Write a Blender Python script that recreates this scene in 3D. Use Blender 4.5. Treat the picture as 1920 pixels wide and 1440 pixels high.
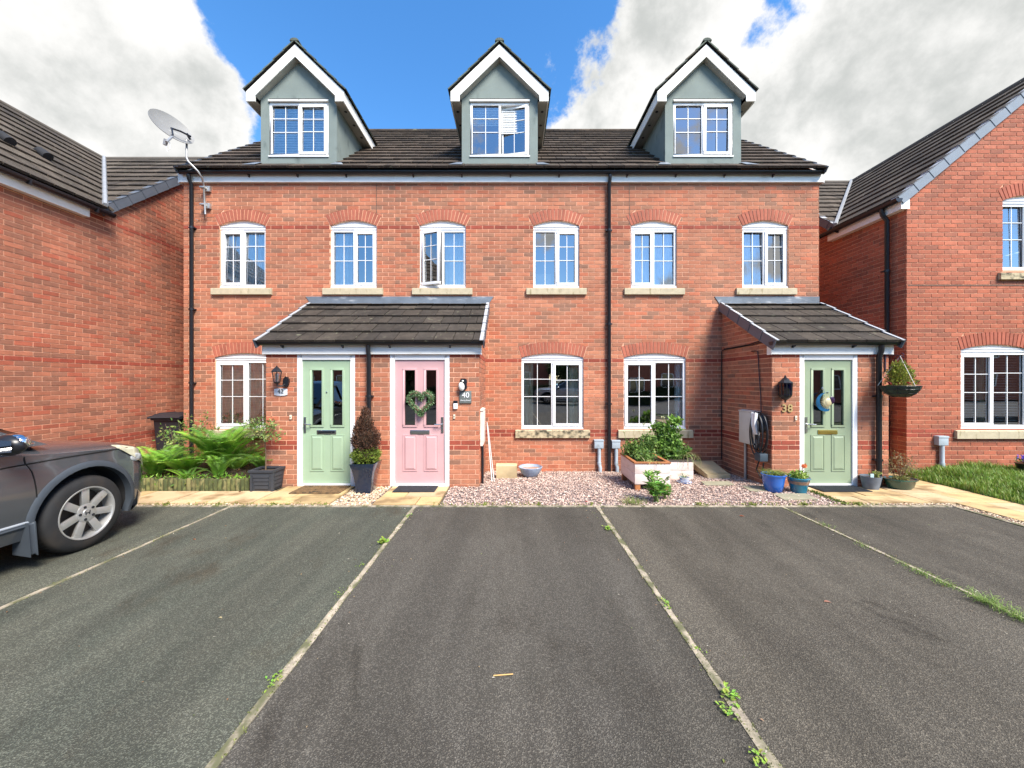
import bpy, bmesh, math, random
import numpy as np
from mathutils import Vector, Matrix

for o in list(bpy.data.objects): bpy.data.objects.remove(o)
SC = bpy.context.scene
COL = SC.collection
rad = math.radians
RN = random.Random(11)
NP = np.random.default_rng(5)

# ------------------------------------------------------------------ camera, sky, sun, exposure
F, HX, HY, CH = 720.0, 960.0, 716.0, 1.62
cam_d = bpy.data.cameras.new("camera"); cam = bpy.data.objects.new("camera", cam_d); COL.objects.link(cam)
cam_d.sensor_width = 36.0; cam_d.lens = 36.0 * F / 1920.0
cam_d.shift_y = (HY - 720.0) / 1920.0
cam_d.clip_start = 0.02; cam_d.clip_end = 2000
cam.location = (0, 0, CH); cam.rotation_euler = (rad(90), 0, 0)
SC.camera = cam

SUN_EL, SUN_AZ = 49.0, 143.0          # azimuth from +Y (north) clockwise: behind the camera, to the right
world = bpy.data.worlds.new("World"); SC.world = world; world.use_nodes = True
nt = world.node_tree; nt.nodes.clear()
def wn(t, **kw):
    n = nt.nodes.new(t)
    for k, v in kw.items(): setattr(n, k, v)
    return n
L = nt.links.new
def wmath(op, a, b=None, c=None, clamp=False):
    n = wn('ShaderNodeMath', operation=op); n.use_clamp = clamp
    for i, s in enumerate((a, b, c)):
        if s is None: continue
        if isinstance(s, (int, float)): n.inputs[i].default_value = s
        else: L(s, n.inputs[i])
    return n.outputs[0]
sky = wn('ShaderNodeTexSky', sky_type='NISHITA'); sky.sun_disc = False
sky.sun_elevation = rad(SUN_EL); sky.sun_rotation = rad(SUN_AZ); sky.air_density = 1.0; sky.dust_density = 0.3; sky.ozone_density = 2.5
hsv = wn('ShaderNodeHueSaturation'); hsv.inputs['Saturation'].default_value = 1.27; hsv.inputs['Value'].default_value = 1.95
L(sky.outputs[0], hsv.inputs['Color'])
tc = wn('ShaderNodeTexCoord'); D = tc.outputs['Generated']
def wnoise(scale, detail, rough=.55, dist=0.0, off=(0, 0, 0), sq=(1, 1, 1)):
    mp = wn('ShaderNodeMapping'); mp.inputs['Location'].default_value = off; mp.inputs['Scale'].default_value = sq
    L(D, mp.inputs['Vector'])
    n = wn('ShaderNodeTexNoise'); n.inputs['Scale'].default_value = scale; n.inputs['Detail'].default_value = detail
    n.inputs['Roughness'].default_value = rough; n.inputs['Distortion'].default_value = dist
    L(mp.outputs[0], n.inputs['Vector']); return n.outputs['Fac']
def pdir(px, py):
    return Vector(((px - HX) / F, 1.0, (HY - py) / F)).normalized()
BLOBS = [((70, 210), 19, .70), ((310, 250), 6.5, .40), ((10, 20), 13, .42), ((-350, 200), 30, .6), ((1780, 230), 26, .75), ((1900, 20), 22, .6), ((1260, 150), 10, .62), ((1330, 20), 7, .35), ((1520, 290), 13, .65), ((1180, 270), 6, .42), ((1090, 300), 5, .35), ((1600, 60), 9, .45),
         ((600, 60), 19, -.60), ((850, 110), 13, -.52), ((700, 240), 13, -.40), ((1020, 190), 4, .26), ((1005, 95), 3, .22), ((690, 5), 3, .42), ((480, 205), 4, .40), ((820, 235), 4, .35), ((1050, 60), 7, -.35), ((1448, 95), 4.6, -.95), ((1475, 30), 4.5, -.75), ((1405, 130), 3.5, -.5)]
dens = wmath('MULTIPLY_ADD', wnoise(6.5, 13, .62, .05, (1.3, .2, .4)), 3.0, -1.56)
dens = wmath('ADD', dens, wmath('MULTIPLY_ADD', wnoise(2.0, 3, .5, .0, (5, 5, 2)), 1.0, -.50))
for (p, r, a) in BLOBS:
    d = pdir(*p)
    vm = wn('ShaderNodeVectorMath', operation='DOT_PRODUCT'); L(D, vm.inputs[0]); vm.inputs[1].default_value = d
    mr = wn('ShaderNodeMapRange', interpolation_type='SMOOTHSTEP'); L(vm.outputs['Value'], mr.inputs[0])
    mr.inputs[1].default_value = math.cos(rad(r * 1.25)); mr.inputs[2].default_value = math.cos(rad(r * .35)); mr.inputs[4].default_value = a
    dens = wmath('ADD', dens, mr.outputs[0])
mask = wn('ShaderNodeMapRange', interpolation_type='SMOOTHSTEP'); L(dens, mask.inputs[0]); mask.inputs[1].default_value = .0; mask.inputs[2].default_value = .36
# cloud body: white rims, grey undersides, mottled by two sizes of noise
shade = wmath('ADD', wmath('MULTIPLY', wmath('MINIMUM', dens, 1.0), .30), wmath('MULTIPLY_ADD', wnoise(4.2, 10, .60, .05, (9, 4, 1)), 2.9, -1.50))
thick = wn('ShaderNodeMapRange', interpolation_type='SMOOTHSTEP'); L(shade, thick.inputs[0])
thick.inputs[1].default_value = .0; thick.inputs[2].default_value = .70
cc = wn('ShaderNodeMix', data_type='RGBA'); L(thick.outputs[0], cc.inputs[0])
cc.inputs[6].default_value = (6.2, 6.15, 6.0, 1); cc.inputs[7].default_value = (3.7, 3.82, 3.72, 1)
mx = wn('ShaderNodeMix', data_type='RGBA'); L(mask.outputs[0], mx.inputs[0]); L(hsv.outputs[0], mx.inputs[6]); L(cc.outputs[2], mx.inputs[7])
bg = wn('ShaderNodeBackground'); bg.inputs['Strength'].default_value = 0.082
L(mx.outputs[2], bg.inputs[0]); wo = wn('ShaderNodeOutputWorld'); L(bg.outputs[0], wo.inputs[0])

sd = bpy.data.lights.new("sun", 'SUN'); sd.energy = 4.3; sd.angle = rad(24); sd.color = (1.0, .93, .82)
sun = bpy.data.objects.new("sun", sd); COL.objects.link(sun)
sdir = Vector((math.sin(rad(SUN_AZ)) * math.cos(rad(SUN_EL)), math.cos(rad(SUN_AZ)) * math.cos(rad(SUN_EL)), math.sin(rad(SUN_EL))))
sun.rotation_euler = (-sdir).to_track_quat('-Z', 'Y').to_euler()
sun.location = sdir * 30
SC.view_settings.view_transform = 'Standard'; SC.view_settings.look = 'None'
SC.view_settings.exposure = 1.05; SC.view_settings.gamma = 1.0
SC.view_settings.use_curve_mapping = False
SC.render.engine = 'CYCLES'
SC.cycles.max_bounces = 7; SC.cycles.transparent_max_bounces = 12

def P(px, py, Y): return Vector(((px - HX) / F * Y, Y, CH - (py - HY) / F * Y))
def PX(px, Y): return (px - HX) / F * Y
def PZ(py, Y): return CH - (py - HY) / F * Y

# ------------------------------------------------------------------ materials
MATS = {}
def mat(name, col=(.5, .5, .5), rough=.7, metal=0.0, var=.12, scale=6.0, bump=0.0, bscale=60.0, tint=False,
        stain=None, sscale=(3, 3, 3), slo=.5, shi=.65, coat=0.0, spec=.5, fine=0.0, fscale=200.0, subs=0.0, broad=0.0, bsq=(.9, .9, .9)):
    if name in MATS: return MATS[name]
    m = bpy.data.materials.new(name); m.use_nodes = True; MATS[name] = m
    t = m.node_tree; N = t.nodes; K = t.links.new; b = N['Principled BSDF']
    geo = N.new('ShaderNodeNewGeometry').outputs['Position']
    def noise(sc, det=4, sq=None):
        n = N.new('ShaderNodeTexNoise'); n.inputs['Scale'].default_value = sc; n.inputs['Detail'].default_value = det
        if sq:
            mp = N.new('ShaderNodeMapping'); mp.inputs['Scale'].default_value = sq; K(geo, mp.inputs['Vector']); K(mp.outputs[0], n.inputs['Vector'])
        else: K(geo, n.inputs['Vector'])
        return n.outputs['Fac']
    if tint:
        a = N.new('ShaderNodeAttribute'); a.attribute_name = 'tint'; base = a.outputs['Color']
    else:
        r = N.new('ShaderNodeRGB'); r.outputs[0].default_value = (*col, 1); base = r.outputs[0]
    def scale_by(base, fac, lo, hi, f0=.25, f1=.75):
        mr = N.new('ShaderNodeMapRange'); K(fac, mr.inputs[0]); mr.inputs[1].default_value = f0; mr.inputs[2].default_value = f1
        mr.inputs[3].default_value = lo; mr.inputs[4].default_value = hi
        v = N.new('ShaderNodeVectorMath'); v.operation = 'SCALE'; K(base, v.inputs[0]); K(mr.outputs[0], v.inputs[3]); return v.outputs[0]
    if var: base = scale_by(base, noise(scale), 1 - var, 1 + var)
    if broad: base = scale_by(base, noise(1.0, 5, bsq), 1 - broad, 1 + broad, .35, .65)
    if fine: base = scale_by(base, noise(fscale, 2), 1 - fine, 1 + fine, .3, .7)
    if stain:
        mr = N.new('ShaderNodeMapRange'); mr.interpolation_type = 'SMOOTHSTEP'; K(noise(1.0, 6, sscale), mr.inputs[0]); mr.inputs[1].default_value = slo; mr.inputs[2].default_value = shi
        mxx = N.new('ShaderNodeMix'); mxx.data_type = 'RGBA'; K(mr.outputs[0], mxx.inputs[0]); K(base, mxx.inputs[6]); mxx.inputs[7].default_value = (*stain, 1); base = mxx.outputs[2]
    K(base, b.inputs['Base Color'])
    b.inputs['Roughness'].default_value = rough; b.inputs['Metallic'].default_value = metal
    b.inputs['Coat Weight'].default_value = coat; b.inputs['Coat Roughness'].default_value = .05
    b.inputs['Specular IOR Level'].default_value = spec
    if subs: b.inputs['Subsurface Weight'].default_value = subs
    if bump:
        bn = N.new('ShaderNodeBump'); bn.inputs['Strength'].default_value = min(1, bump); bn.inputs['Distance'].default_value = .004
        K(noise(bscale, 4), bn.inputs['Height']); K(bn.outputs[0], b.inputs['Normal'])
    return m

def glass_mat(name, refl=.34, tintc=(.85, .9, .9)):
    m = bpy.data.materials.new(name); m.use_nodes = True; MATS[name] = m
    t = m.node_tree; N = t.nodes; K = t.links.new; N.clear()
    g = N.new('ShaderNodeBsdfGlossy'); g.inputs['Roughness'].default_value = .008; g.inputs['Color'].default_value = (.95, .97, 1, 1)
    tr = N.new('ShaderNodeBsdfTransparent'); tr.inputs['Color'].default_value = (*tintc, 1)
    lw = N.new('ShaderNodeFresnel'); lw.inputs['IOR'].default_value = 1.5
    ad = N.new('ShaderNodeMath'); ad.operation = 'MULTIPLY_ADD'; ad.inputs[1].default_value = 1.3; ad.inputs[2].default_value = refl; ad.use_clamp = True; K(lw.outputs[0], ad.inputs[0])
    nz = N.new('ShaderNodeTexNoise'); nz.inputs['Scale'].default_value = 2.2; nz.inputs['Detail'].default_value = 1
    geo = N.new('ShaderNodeNewGeometry'); K(geo.outputs['Position'], nz.inputs['Vector'])
    bp = N.new('ShaderNodeBump'); bp.inputs['Strength'].default_value = .25; bp.inputs['Distance'].default_value = .004; K(nz.outputs['Fac'], bp.inputs['Height']); K(bp.outputs[0], g.inputs['Normal'])
    mxs = N.new('ShaderNodeMixShader'); K(ad.outputs[0], mxs.inputs[0]); K(tr.outputs[0], mxs.inputs[1]); K(g.outputs[0], mxs.inputs[2])
    o = N.new('ShaderNodeOutputMaterial'); K(mxs.outputs[0], o.inputs[0]); return m

M_BRICK = mat('brick_clay', tint=True, rough=.85, broad=.13, bsq=(1.1, 1.1, .8), var=.14, scale=14, bump=.5, bscale=90, fine=.16, fscale=120)
M_MORTAR = mat('mortar', (.68, .38, .245), broad=.12, bsq=(1.5, 1.5, .7), rough=.95, var=.14, scale=5, bump=.4)
M_MORTAR2 = mat('mortar_warm', (.60, .31, .19), rough=.95, var=.12, scale=5, bump=.4)
M_TILE = mat('roof_tile_concrete', tint=True, rough=.92, spec=.25, var=.28, scale=9, bump=.8, bscale=70, fine=.3, fscale=90, stain=(.13, .125, .085), sscale=(11, 11, 11), slo=.63, shi=.73, broad=.18, bsq=(.8, 1.5, 1.5))
M_UNDER = mat('roof_underlay', (.018, .016, .015), rough=.95)
M_WHITE = mat('white_plastic', (.80, .80, .80), rough=.32, var=.03)
M_WHITE_T = mat('white_timber_weathered', (.72, .71, .66), rough=.6, var=.08, stain=(.30, .30, .25), sscale=(6, 6, 6), slo=.64, shi=.78)
M_FASCIA = mat('white_fascia', (.83, .82, .78), rough=.5, var=.05, stain=(.55, .5, .42), sscale=(2, 2, 9), slo=.6, shi=.8)
M_BLACK = mat('black_plastic', (.012, .013, .017), rough=.33, var=.1)
M_BLACKM = mat('black_rubber', (.015, .015, .017), rough=.8, var=.2)
M_RENDER = mat('grey_green_render', (.18, .215, .200), rough=.9, var=.10, scale=3, bump=.4, bscale=120, stain=(.085, .11, .105), sscale=(5, 5, 2.5), slo=.56, shi=.82)
M_STONE = mat('sandstone_sill', (.46, .395, .27), rough=.9, var=.14, scale=10, bump=.5, stain=(.22, .18, .09), sscale=(18, 18, 6), slo=.56, shi=.78)
M_STONE_D = mat('sandstone_mossy', (.46, .38, .24), rough=.9, var=.2, scale=12, bump=.6, stain=(.06, .055, .035), sscale=(11, 11, 14), slo=.40, shi=.68)
M_STONE_L = mat('cut_sandstone', (.56, .44, .25), rough=.9, var=.15, scale=7, bump=.4, stain=(.33, .25, .13), sscale=(2, 2, 14), slo=.5, shi=.7)
M_LEAD = mat('lead_sheet', (.15, .175, .205), rough=.55, metal=.2, var=.25, scale=4, bump=.4, bscale=20, stain=(.42, .43, .44), sscale=(4, 4, 12), slo=.55, shi=.75)
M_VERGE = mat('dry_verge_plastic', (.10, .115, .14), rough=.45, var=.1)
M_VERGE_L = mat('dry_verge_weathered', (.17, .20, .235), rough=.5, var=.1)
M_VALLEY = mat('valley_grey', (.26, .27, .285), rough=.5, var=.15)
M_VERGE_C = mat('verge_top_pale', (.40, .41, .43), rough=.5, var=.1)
M_STEEL = mat('brushed_steel', (.55, .55, .54), rough=.28, metal=1, var=.05)
M_GALV = mat('galvanised_steel', (.45, .45, .44), rough=.45, metal=.7, var=.15)
M_GLASS = glass_mat('window_glass', .27)
M_GLASS_D = glass_mat('obscured_glass', .16, (.25, .3, .26))
M_ROOM = mat('room_paint', (.16, .155, .14), rough=.9, var=.05)
M_CURT = mat('cream_curtain', (.80, .72, .52), rough=.9, var=.15, scale=10)
M_NET = mat('white_net_curtain', (.85, .86, .85), rough=.9, var=.10, scale=8)

# ------------------------------------------------------------------ mesh helpers
def tag(o, label=None, cat=None, group=None, kind=None):
    if label: o['label'] = label
    if cat: o['category'] = cat
    if group: o['group'] = group
    if kind: o['kind'] = kind
    return o
def root(name, loc, label, cat, group=None, kind=None):
    o = bpy.data.objects.new(name, None); COL.objects.link(o); o.location = loc; o.empty_display_size = .1
    return tag(o, label, cat, group, kind)
def woff(o):
    v = Vector((0, 0, 0))
    while o: v = v + o.location; o = o.parent
    return v
class MB:
    def __init__(s, M=None): s.v = []; s.f = []; s.mi = []; s.t = []; s.M = M or Matrix()
    def poly(s, pts, mi=0, t=None):
        n = len(s.v); s.v += [s.M @ Vector(p) for p in pts]; s.f.append(list(range(n, n + len(pts)))); s.mi.append(mi); s.t.append(t)
    def mesh(s, vs, fs, mi=0, t=None):
        n = len(s.v); s.v += [s.M @ Vector(p) for p in vs]
        for f in fs: s.f.append([i + n for i in f]); s.mi.append(mi); s.t.append(t)
    def box(s, x0, x1, y0, y1, z0, z1, mi=0, t=None):
        vs = [(x0, y0, z0), (x1, y0, z0), (x1, y1, z0), (x0, y1, z0), (x0, y0, z1), (x1, y0, z1), (x1, y1, z1), (x0, y1, z1)]
        s.mesh(vs, [(0, 3, 2, 1), (4, 5, 6, 7), (0, 1, 5, 4), (1, 2, 6, 5), (2, 3, 7, 6), (3, 0, 4, 7)], mi, t)
    def prism(s, pts, d, mi=0, t=None):
        """planar polygon pts extruded by vector d"""
        d = Vector(d); n = len(pts); a = [Vector(p) for p in pts]; vs = a + [p + d for p in a]
        fs = [tuple(range(n)), tuple(range(2 * n - 1, n - 1, -1))] + [(i, (i + 1) % n, n + (i + 1) % n, n + i) for i in range(n)]
        s.mesh(vs, fs, mi, t)
    def tube(s, path, r, seg=8, mi=0, t=None, cap=True):
        path = [Vector(p) for p in path]; n = len(path); rr = r if isinstance(r, (list, tuple)) else [r] * n
        vs = []; fs = []; up = None
        for i, p in enumerate(path):
            d = (path[min(i + 1, n - 1)] - path[max(i - 1, 0)]).normalized()
            if up is None: up = Vector((0, 0, 1)) if abs(d.z) < .9 else Vector((1, 0, 0))
            a = d.cross(up).normalized(); b = a.cross(d).normalized(); up = b
            for k in range(seg):
                q = 2 * math.pi * k / seg; vs.append(p + (a * math.cos(q) + b * math.sin(q)) * rr[i])
        for i in range(n - 1):
            for k in range(seg):
                k2 = (k + 1) % seg; fs.append((i * seg + k, i * seg + k2, (i + 1) * seg + k2, (i + 1) * seg + k))
        if cap: fs.append(tuple(range(seg - 1, -1, -1))); fs.append(tuple((n - 1) * seg + k for k in range(seg)))
        s.mesh(vs, fs, mi, t)
    def lathe(s, prof, c=(0, 0, 0), seg=24, axis='Z', mi=0, t=None, sx=1, sy=1, cap=True):
        if len(prof) == 2 and (prof[0][0] < 1e-6 or prof[1][0] < 1e-6) and abs(prof[0][1] - prof[1][1]) < 1e-9: cap = False
        vs = []; fs = []; c = Vector(c); n = len(prof)
        for (r, h) in prof:
            for k in range(seg):
                q = 2 * math.pi * k / seg; x, y = r * math.cos(q) * sx, r * math.sin(q) * sy
                vs.append(c + (Vector((x, y, h)) if axis == 'Z' else Vector((x, h, y)) if axis == 'Y' else Vector((h, x, y))))
        for i in range(n - 1):
            for k in range(seg):
                k2 = (k + 1) % seg; fs.append((i * seg + k, i * seg + k2, (i + 1) * seg + k2, (i + 1) * seg + k))
        if cap and prof[0][0] > 1e-6: fs.append(tuple(range(seg - 1, -1, -1)))
        if cap and prof[-1][0] > 1e-6: fs.append(tuple((n - 1) * seg + k for k in range(seg)))
        s.mesh(vs, fs, mi, t)
    def blob(s, c, r, seg=10, rings=6, mi=0, t=None):
        c = Vector(c); r = r if isinstance(r, (tuple, list)) else (r, r, r)
        pr = [(math.sin(math.pi * i / rings), -math.cos(math.pi * i / rings)) for i in range(rings + 1)]
        vs = []; fs = []
        for (a, h) in pr:
            for k in range(seg):
                q = 2 * math.pi * k / seg; vs.append(c + Vector((a * math.cos(q) * r[0], a * math.sin(q) * r[1], h * r[2])))
        for i in range(rings):
            for k in range(seg):
                k2 = (k + 1) % seg; fs.append((i * seg + k, i * seg + k2, (i + 1) * seg + k2, (i + 1) * seg + k))
        s.mesh(vs, fs, mi, t)
    def build(s, name, mats, parent=None, smooth=None, bevel=0, local=False, **tg):
        if not s.v: s.v = [Vector((0, 0, 0))] * 3; s.f = [[0, 1, 2]]; s.mi = [0]; s.t = [None]
        mats = mats if isinstance(mats, (list, tuple)) else [mats]
        A = np.array([tuple(v) for v in s.v]); lo = A.min(0); hi = A.max(0)
        c = Vector(((lo[0] + hi[0]) / 2, (lo[1] + hi[1]) / 2, lo[2] if parent is None else (lo[2] + hi[2]) / 2))
        me = bpy.data.meshes.new(name); me.from_pydata([v - c for v in s.v], [], s.f)
        for m in mats: me.materials.append(m)
        if any(s.mi): me.polygons.foreach_set('material_index', s.mi)
        if any(t is not None for t in s.t):
            at = me.attributes.new('tint', 'FLOAT_COLOR', 'FACE')
            at.data.foreach_set('color', [x for t in s.t for x in ((*t, 1.0) if t is not None else (.5, .5, .5, 1.0))])
        if bevel:
            bm = bmesh.new(); bm.from_mesh(me); bmesh.ops.remove_doubles(bm, verts=bm.verts, dist=1e-5)
            es = [e for e in bm.edges if len(e.link_faces) == 2 and e.calc_face_angle(0) > .5]
            bmesh.ops.bevel(bm, geom=es, offset=bevel, segments=2, affect='EDGES', profile=.6, clamp_overlap=True); bm.to_mesh(me); bm.free()
            if smooth is None: smooth = 40
        if smooth:
            me.shade_smooth(); me.set_sharp_from_angle(angle=rad(smooth if smooth is not True else 40))
        me.update()
        o = bpy.data.objects.new(name, me); COL.objects.link(o)
        if parent is not None: o.parent = parent; o.location = c - woff(parent)
        else: o.location = c
        tag(o, **tg); return o

def copy_tree(o, parent=None):
    c = o.copy(); COL.objects.link(c)
    if parent is not None: c.parent = parent
    for ch in list(o.children): copy_tree(ch, c)
    return c

# ------------------------------------------------------------------ pieces (bricks, tiles): the largest in view as objects, the rest joined
class Pieces:
    cache = {}
    def __init__(s, name, material, parent, budget=290, rest=None, vis=None):
        s.name, s.m, s.parent, s.budget, s.rest = name, material, parent, budget, rest or name + '_field'; s.L = []; s.vis = vis
    def add(s, c8, t):
        s.L.append((c8, t))
    def score(s, c8):
        pr = []
        for p in c8[:4]:
            if p.y < .3: return 0
            pr.append((HX + p.x / p.y * F, HY - (p.z - CH) / p.y * F))
        cx = sum(a for a, b in pr) / 4; cy = sum(b for a, b in pr) / 4
        if not (0 < cx < 1920 and 0 < cy < 1440): return 0
        if s.vis and not s.vis(cx, cy): return 0
        ar = abs(sum(pr[i][0] * pr[(i + 1) % 4][1] - pr[(i + 1) % 4][0] * pr[i][1] for i in range(4))) / 2
        return ar
    FC = [(0, 1, 2, 3), (0, 4, 5, 1), (1, 5, 6, 2), (2, 6, 7, 3), (3, 7, 4, 0)]
    def finish(s):
        L = sorted(((s.score(c), i) for i, (c, t) in enumerate(s.L)), reverse=True)
        top = [i for sc, i in L[:s.budget] if sc > 0]; ts = set(top)
        off = woff(s.parent)
        for i in top:
            c8, t = s.L[i]; c = sum(c8, Vector()) / 8
            lv = [tuple(round(x, 3) for x in (p - c)) for p in c8]; key = (s.name, tuple(lv), tuple(round(x, 3) for x in t))
            me = Pieces.cache.get(key)
            if me is None:
                me = bpy.data.meshes.new(s.name); me.from_pydata(lv, [], s.FC); me.materials.append(s.m)
                at = me.attributes.new('tint', 'FLOAT_COLOR', 'FACE'); at.data.foreach_set('color', [x for _ in s.FC for x in (*t, 1.0)])
                Pieces.cache[key] = me
            o = bpy.data.objects.new(s.name, me); COL.objects.link(o); o.parent = s.parent; o.location = c - off
        mb = MB()
        for i, (c8, t) in enumerate(s.L):
            if i not in ts: mb.mesh(c8, s.FC, 0, t)
        if mb.v: mb.build(s.rest, s.m, s.parent, kind='stuff')

def subtract(iv, bl):
    out = [iv]
    for (a, b) in bl:
        nx = []
        for (p, q) in out:
            if b <= p or a >= q: nx.append((p, q)); continue
            if a > p: nx.append((p, a))
            if b < q: nx.append((b, q))
        out = nx
    return [(p, q) for p, q in out if q - p > 1e-4]

class Opening:
    """rect opening with optional segmental arch of brick on end over it"""
    def __init__(s, x0, x1, z0, z1, rise=0.0, ring=.215):
        s.x0, s.x1, s.z0, s.z1, s.rise, s.ring = x0, x1, z0, z1, rise, ring
        s.c = (x0 + x1) / 2; s.a = (x1 - x0) / 2
        if rise:
            s.R = (s.a ** 2 + rise ** 2) / (2 * rise); s.zc = z1 + rise - s.R; s.th = math.asin(s.a / s.R); s.Ro = s.R + ring
            s.ztop = s.zc + s.Ro; s.zsk = s.zc + s.Ro * math.cos(s.th); s.ao = s.Ro * math.sin(s.th)
    def hole(s, v):
        if v < s.z0 or v > s.z1 + s.rise: return None
        if v <= s.z1: return (s.x0, s.x1)
        h = math.sqrt(max(0, s.R ** 2 - (v - s.zc) ** 2)); return (s.c - h, s.c + h) if h > 0 else None
    def nobrick(s, v):
        if v < s.z0: return None
        if not s.rise: return (s.x0, s.x1) if v <= s.z1 else None
        if v <= s.z1: return (s.x0, s.x1)
        if v >= s.ztop: return None
        if v < s.zsk: h = s.a + (s.ao - s.a) * (v - s.z1) / (s.zsk - s.z1)
        else: h = math.sqrt(max(0, s.Ro ** 2 - (v - s.zc) ** 2))
        return (s.c - h - .008, s.c + h + .008)

PAL_A = [((.395, .142, .076), 6), ((.36, .140, .078), 5), ((.30, .132, .076), 3), ((.42, .165, .090), 3), ((.40, .122, .062), 2.5), ((.24, .116, .072), .9)]
PAL_N = [((.35, .098, .050), 5), ((.31, .088, .046), 4), ((.37, .112, .060), 3), ((.27, .088, .050), 2)]
PAL_L = [((.37, .128, .072), 5), ((.32, .120, .070), 4), ((.27, .108, .066), 3), ((.39, .145, .085), 2), ((.36, .095, .052), 2)]
BAND = (.28, .055, .03)
def pick(pal, r):
    tot = sum(w for _, w in pal); x = r.random() * tot
    for c, w in pal:
        x -= w
        if x <= 0: break
    k = (.9, .97, 1.04, 1.11)[r.randrange(4)]
    return tuple(min(1, a * k) for a in c)

def brick_face(f, u0, u1, z0, z1, zref, pieces, base, pal, bands=(), ops=(), ublk=None, clip=None, seed=1, off=0.0, bandset=(10, 11, 29, 63)):
    """f(u,v,w) -> world; courses counted from zref; ops openings; clip(v)->(lo,hi)"""
    r = random.Random(seed)
    def rng(v):
        lo, hi = u0, u1
        if clip:
            a, b = clip(v); lo, hi = max(lo, a), min(hi, b)
        return lo, hi
    def free(v, brick):
        lo, hi = rng(v)
        if hi - lo < 1e-3: return []
        bl = [x for x in ((o.nobrick(v) if brick else o.hole(v)) for o in ops) if x]
        if ublk: bl += ublk(v)
        return subtract((lo, hi), bl)
    # mortar backing in thin strips where openings or slopes demand, else by course
    k0 = int(math.floor((z0 - zref) / .075)); k1 = int(math.ceil((z1 - zref) / .075))
    for k in range(k0, k1):
        va, vb = max(z0, zref + k * .075), min(z1, zref + (k + 1) * .075)
        if vb - va < 1e-4: continue
        n = 3
        for j in range(n):
            a, b = va + (vb - va) * j / n, va + (vb - va) * (j + 1) / n
            fa, fb = free(a + 1e-5, False), free(b - 1e-5, False)
            if len(fa) != len(fb):
                m = free((a + b) / 2, False); fa = fb = m
            for (p, q), (s_, t_) in zip(fa, fb):
                base.poly([f(p, a, 0), f(q, a, 0), f(t_, b, 0), f(s_, b, 0)])
        ba, bb = va + .007, vb - .007
        if bb - ba < .012: continue
        fa, fb = free(ba, True), free(bb, True)
        if len(fa) != len(fb): fa = fb = free((ba + bb) / 2, True)
        o = off + (.1125 if k % 2 else 0.0)
        isb = k in bandset
        for (p, q), (s_, t_) in zip(fa, fb):
            n0 = int(math.floor((min(p, s_) - o) / .225)); n1 = int(math.ceil((max(q, t_) - o) / .225))
            for n_ in range(n0, n1 + 1):
                L0 = o + n_ * .225 + .006; R0 = L0 + .213
                lb, rb, lt, rt = max(L0, p), min(R0, q), max(L0, s_), min(R0, t_)
                if rb - lb < .012 and rt - lt < .012: continue
                rb = max(rb, lb + .002); rt = max(rt, lt + .002)
                w = .0045 + r.random() * .003; w = round(w, 3)
                col = BAND if isb else pick(pal, r)
                if isb: kk = .85 + .3 * r.random(); kk = round(kk * 8) / 8; col = tuple(c * kk for c in col)
                c8 = [f(lb, ba, w), f(rb, ba, w), f(rt, bb, w), f(lt, bb, w), f(lb, ba, -.004), f(rb, ba, -.004), f(rt, bb, -.004), f(lt, bb, -.004)]
                pieces.add(c8, col)

def arch_bricks(f, op, parent, pal=(.36, .105, .062), seed=1):
    r = random.Random(seed); n = int(round(2 * op.th * (op.R + op.Ro) / 2 / .072)); n += (n + 1) % 2
    off = woff(parent)
    for i in range(n):
        a0 = -op.th + 2 * op.th * i / n; a1 = -op.th + 2 * op.th * (i + 1) / n
        g = .0065 / op.R
        def pt(a, R, w): return f(op.c + R * math.sin(a), op.zc + R * math.cos(a), w)
        w = .009
        c8 = [pt(a0 + g, op.R + .003, w), pt(a1 - g, op.R + .003, w), pt(a1 - g, op.Ro, w), pt(a0 + g, op.Ro, w),
              pt(a0 + g, op.R + .003, -.004), pt(a1 - g, op.R + .003, -.004), pt(a1 - g, op.Ro, -.004), pt(a0 + g, op.Ro, -.004)]
        k = .88 + .24 * r.random(); mb = MB(); mb.mesh(c8, Pieces.FC, 0, tuple(c * k for c in pal)); mb.build('arch_brick', M_BRICK, parent)

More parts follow.
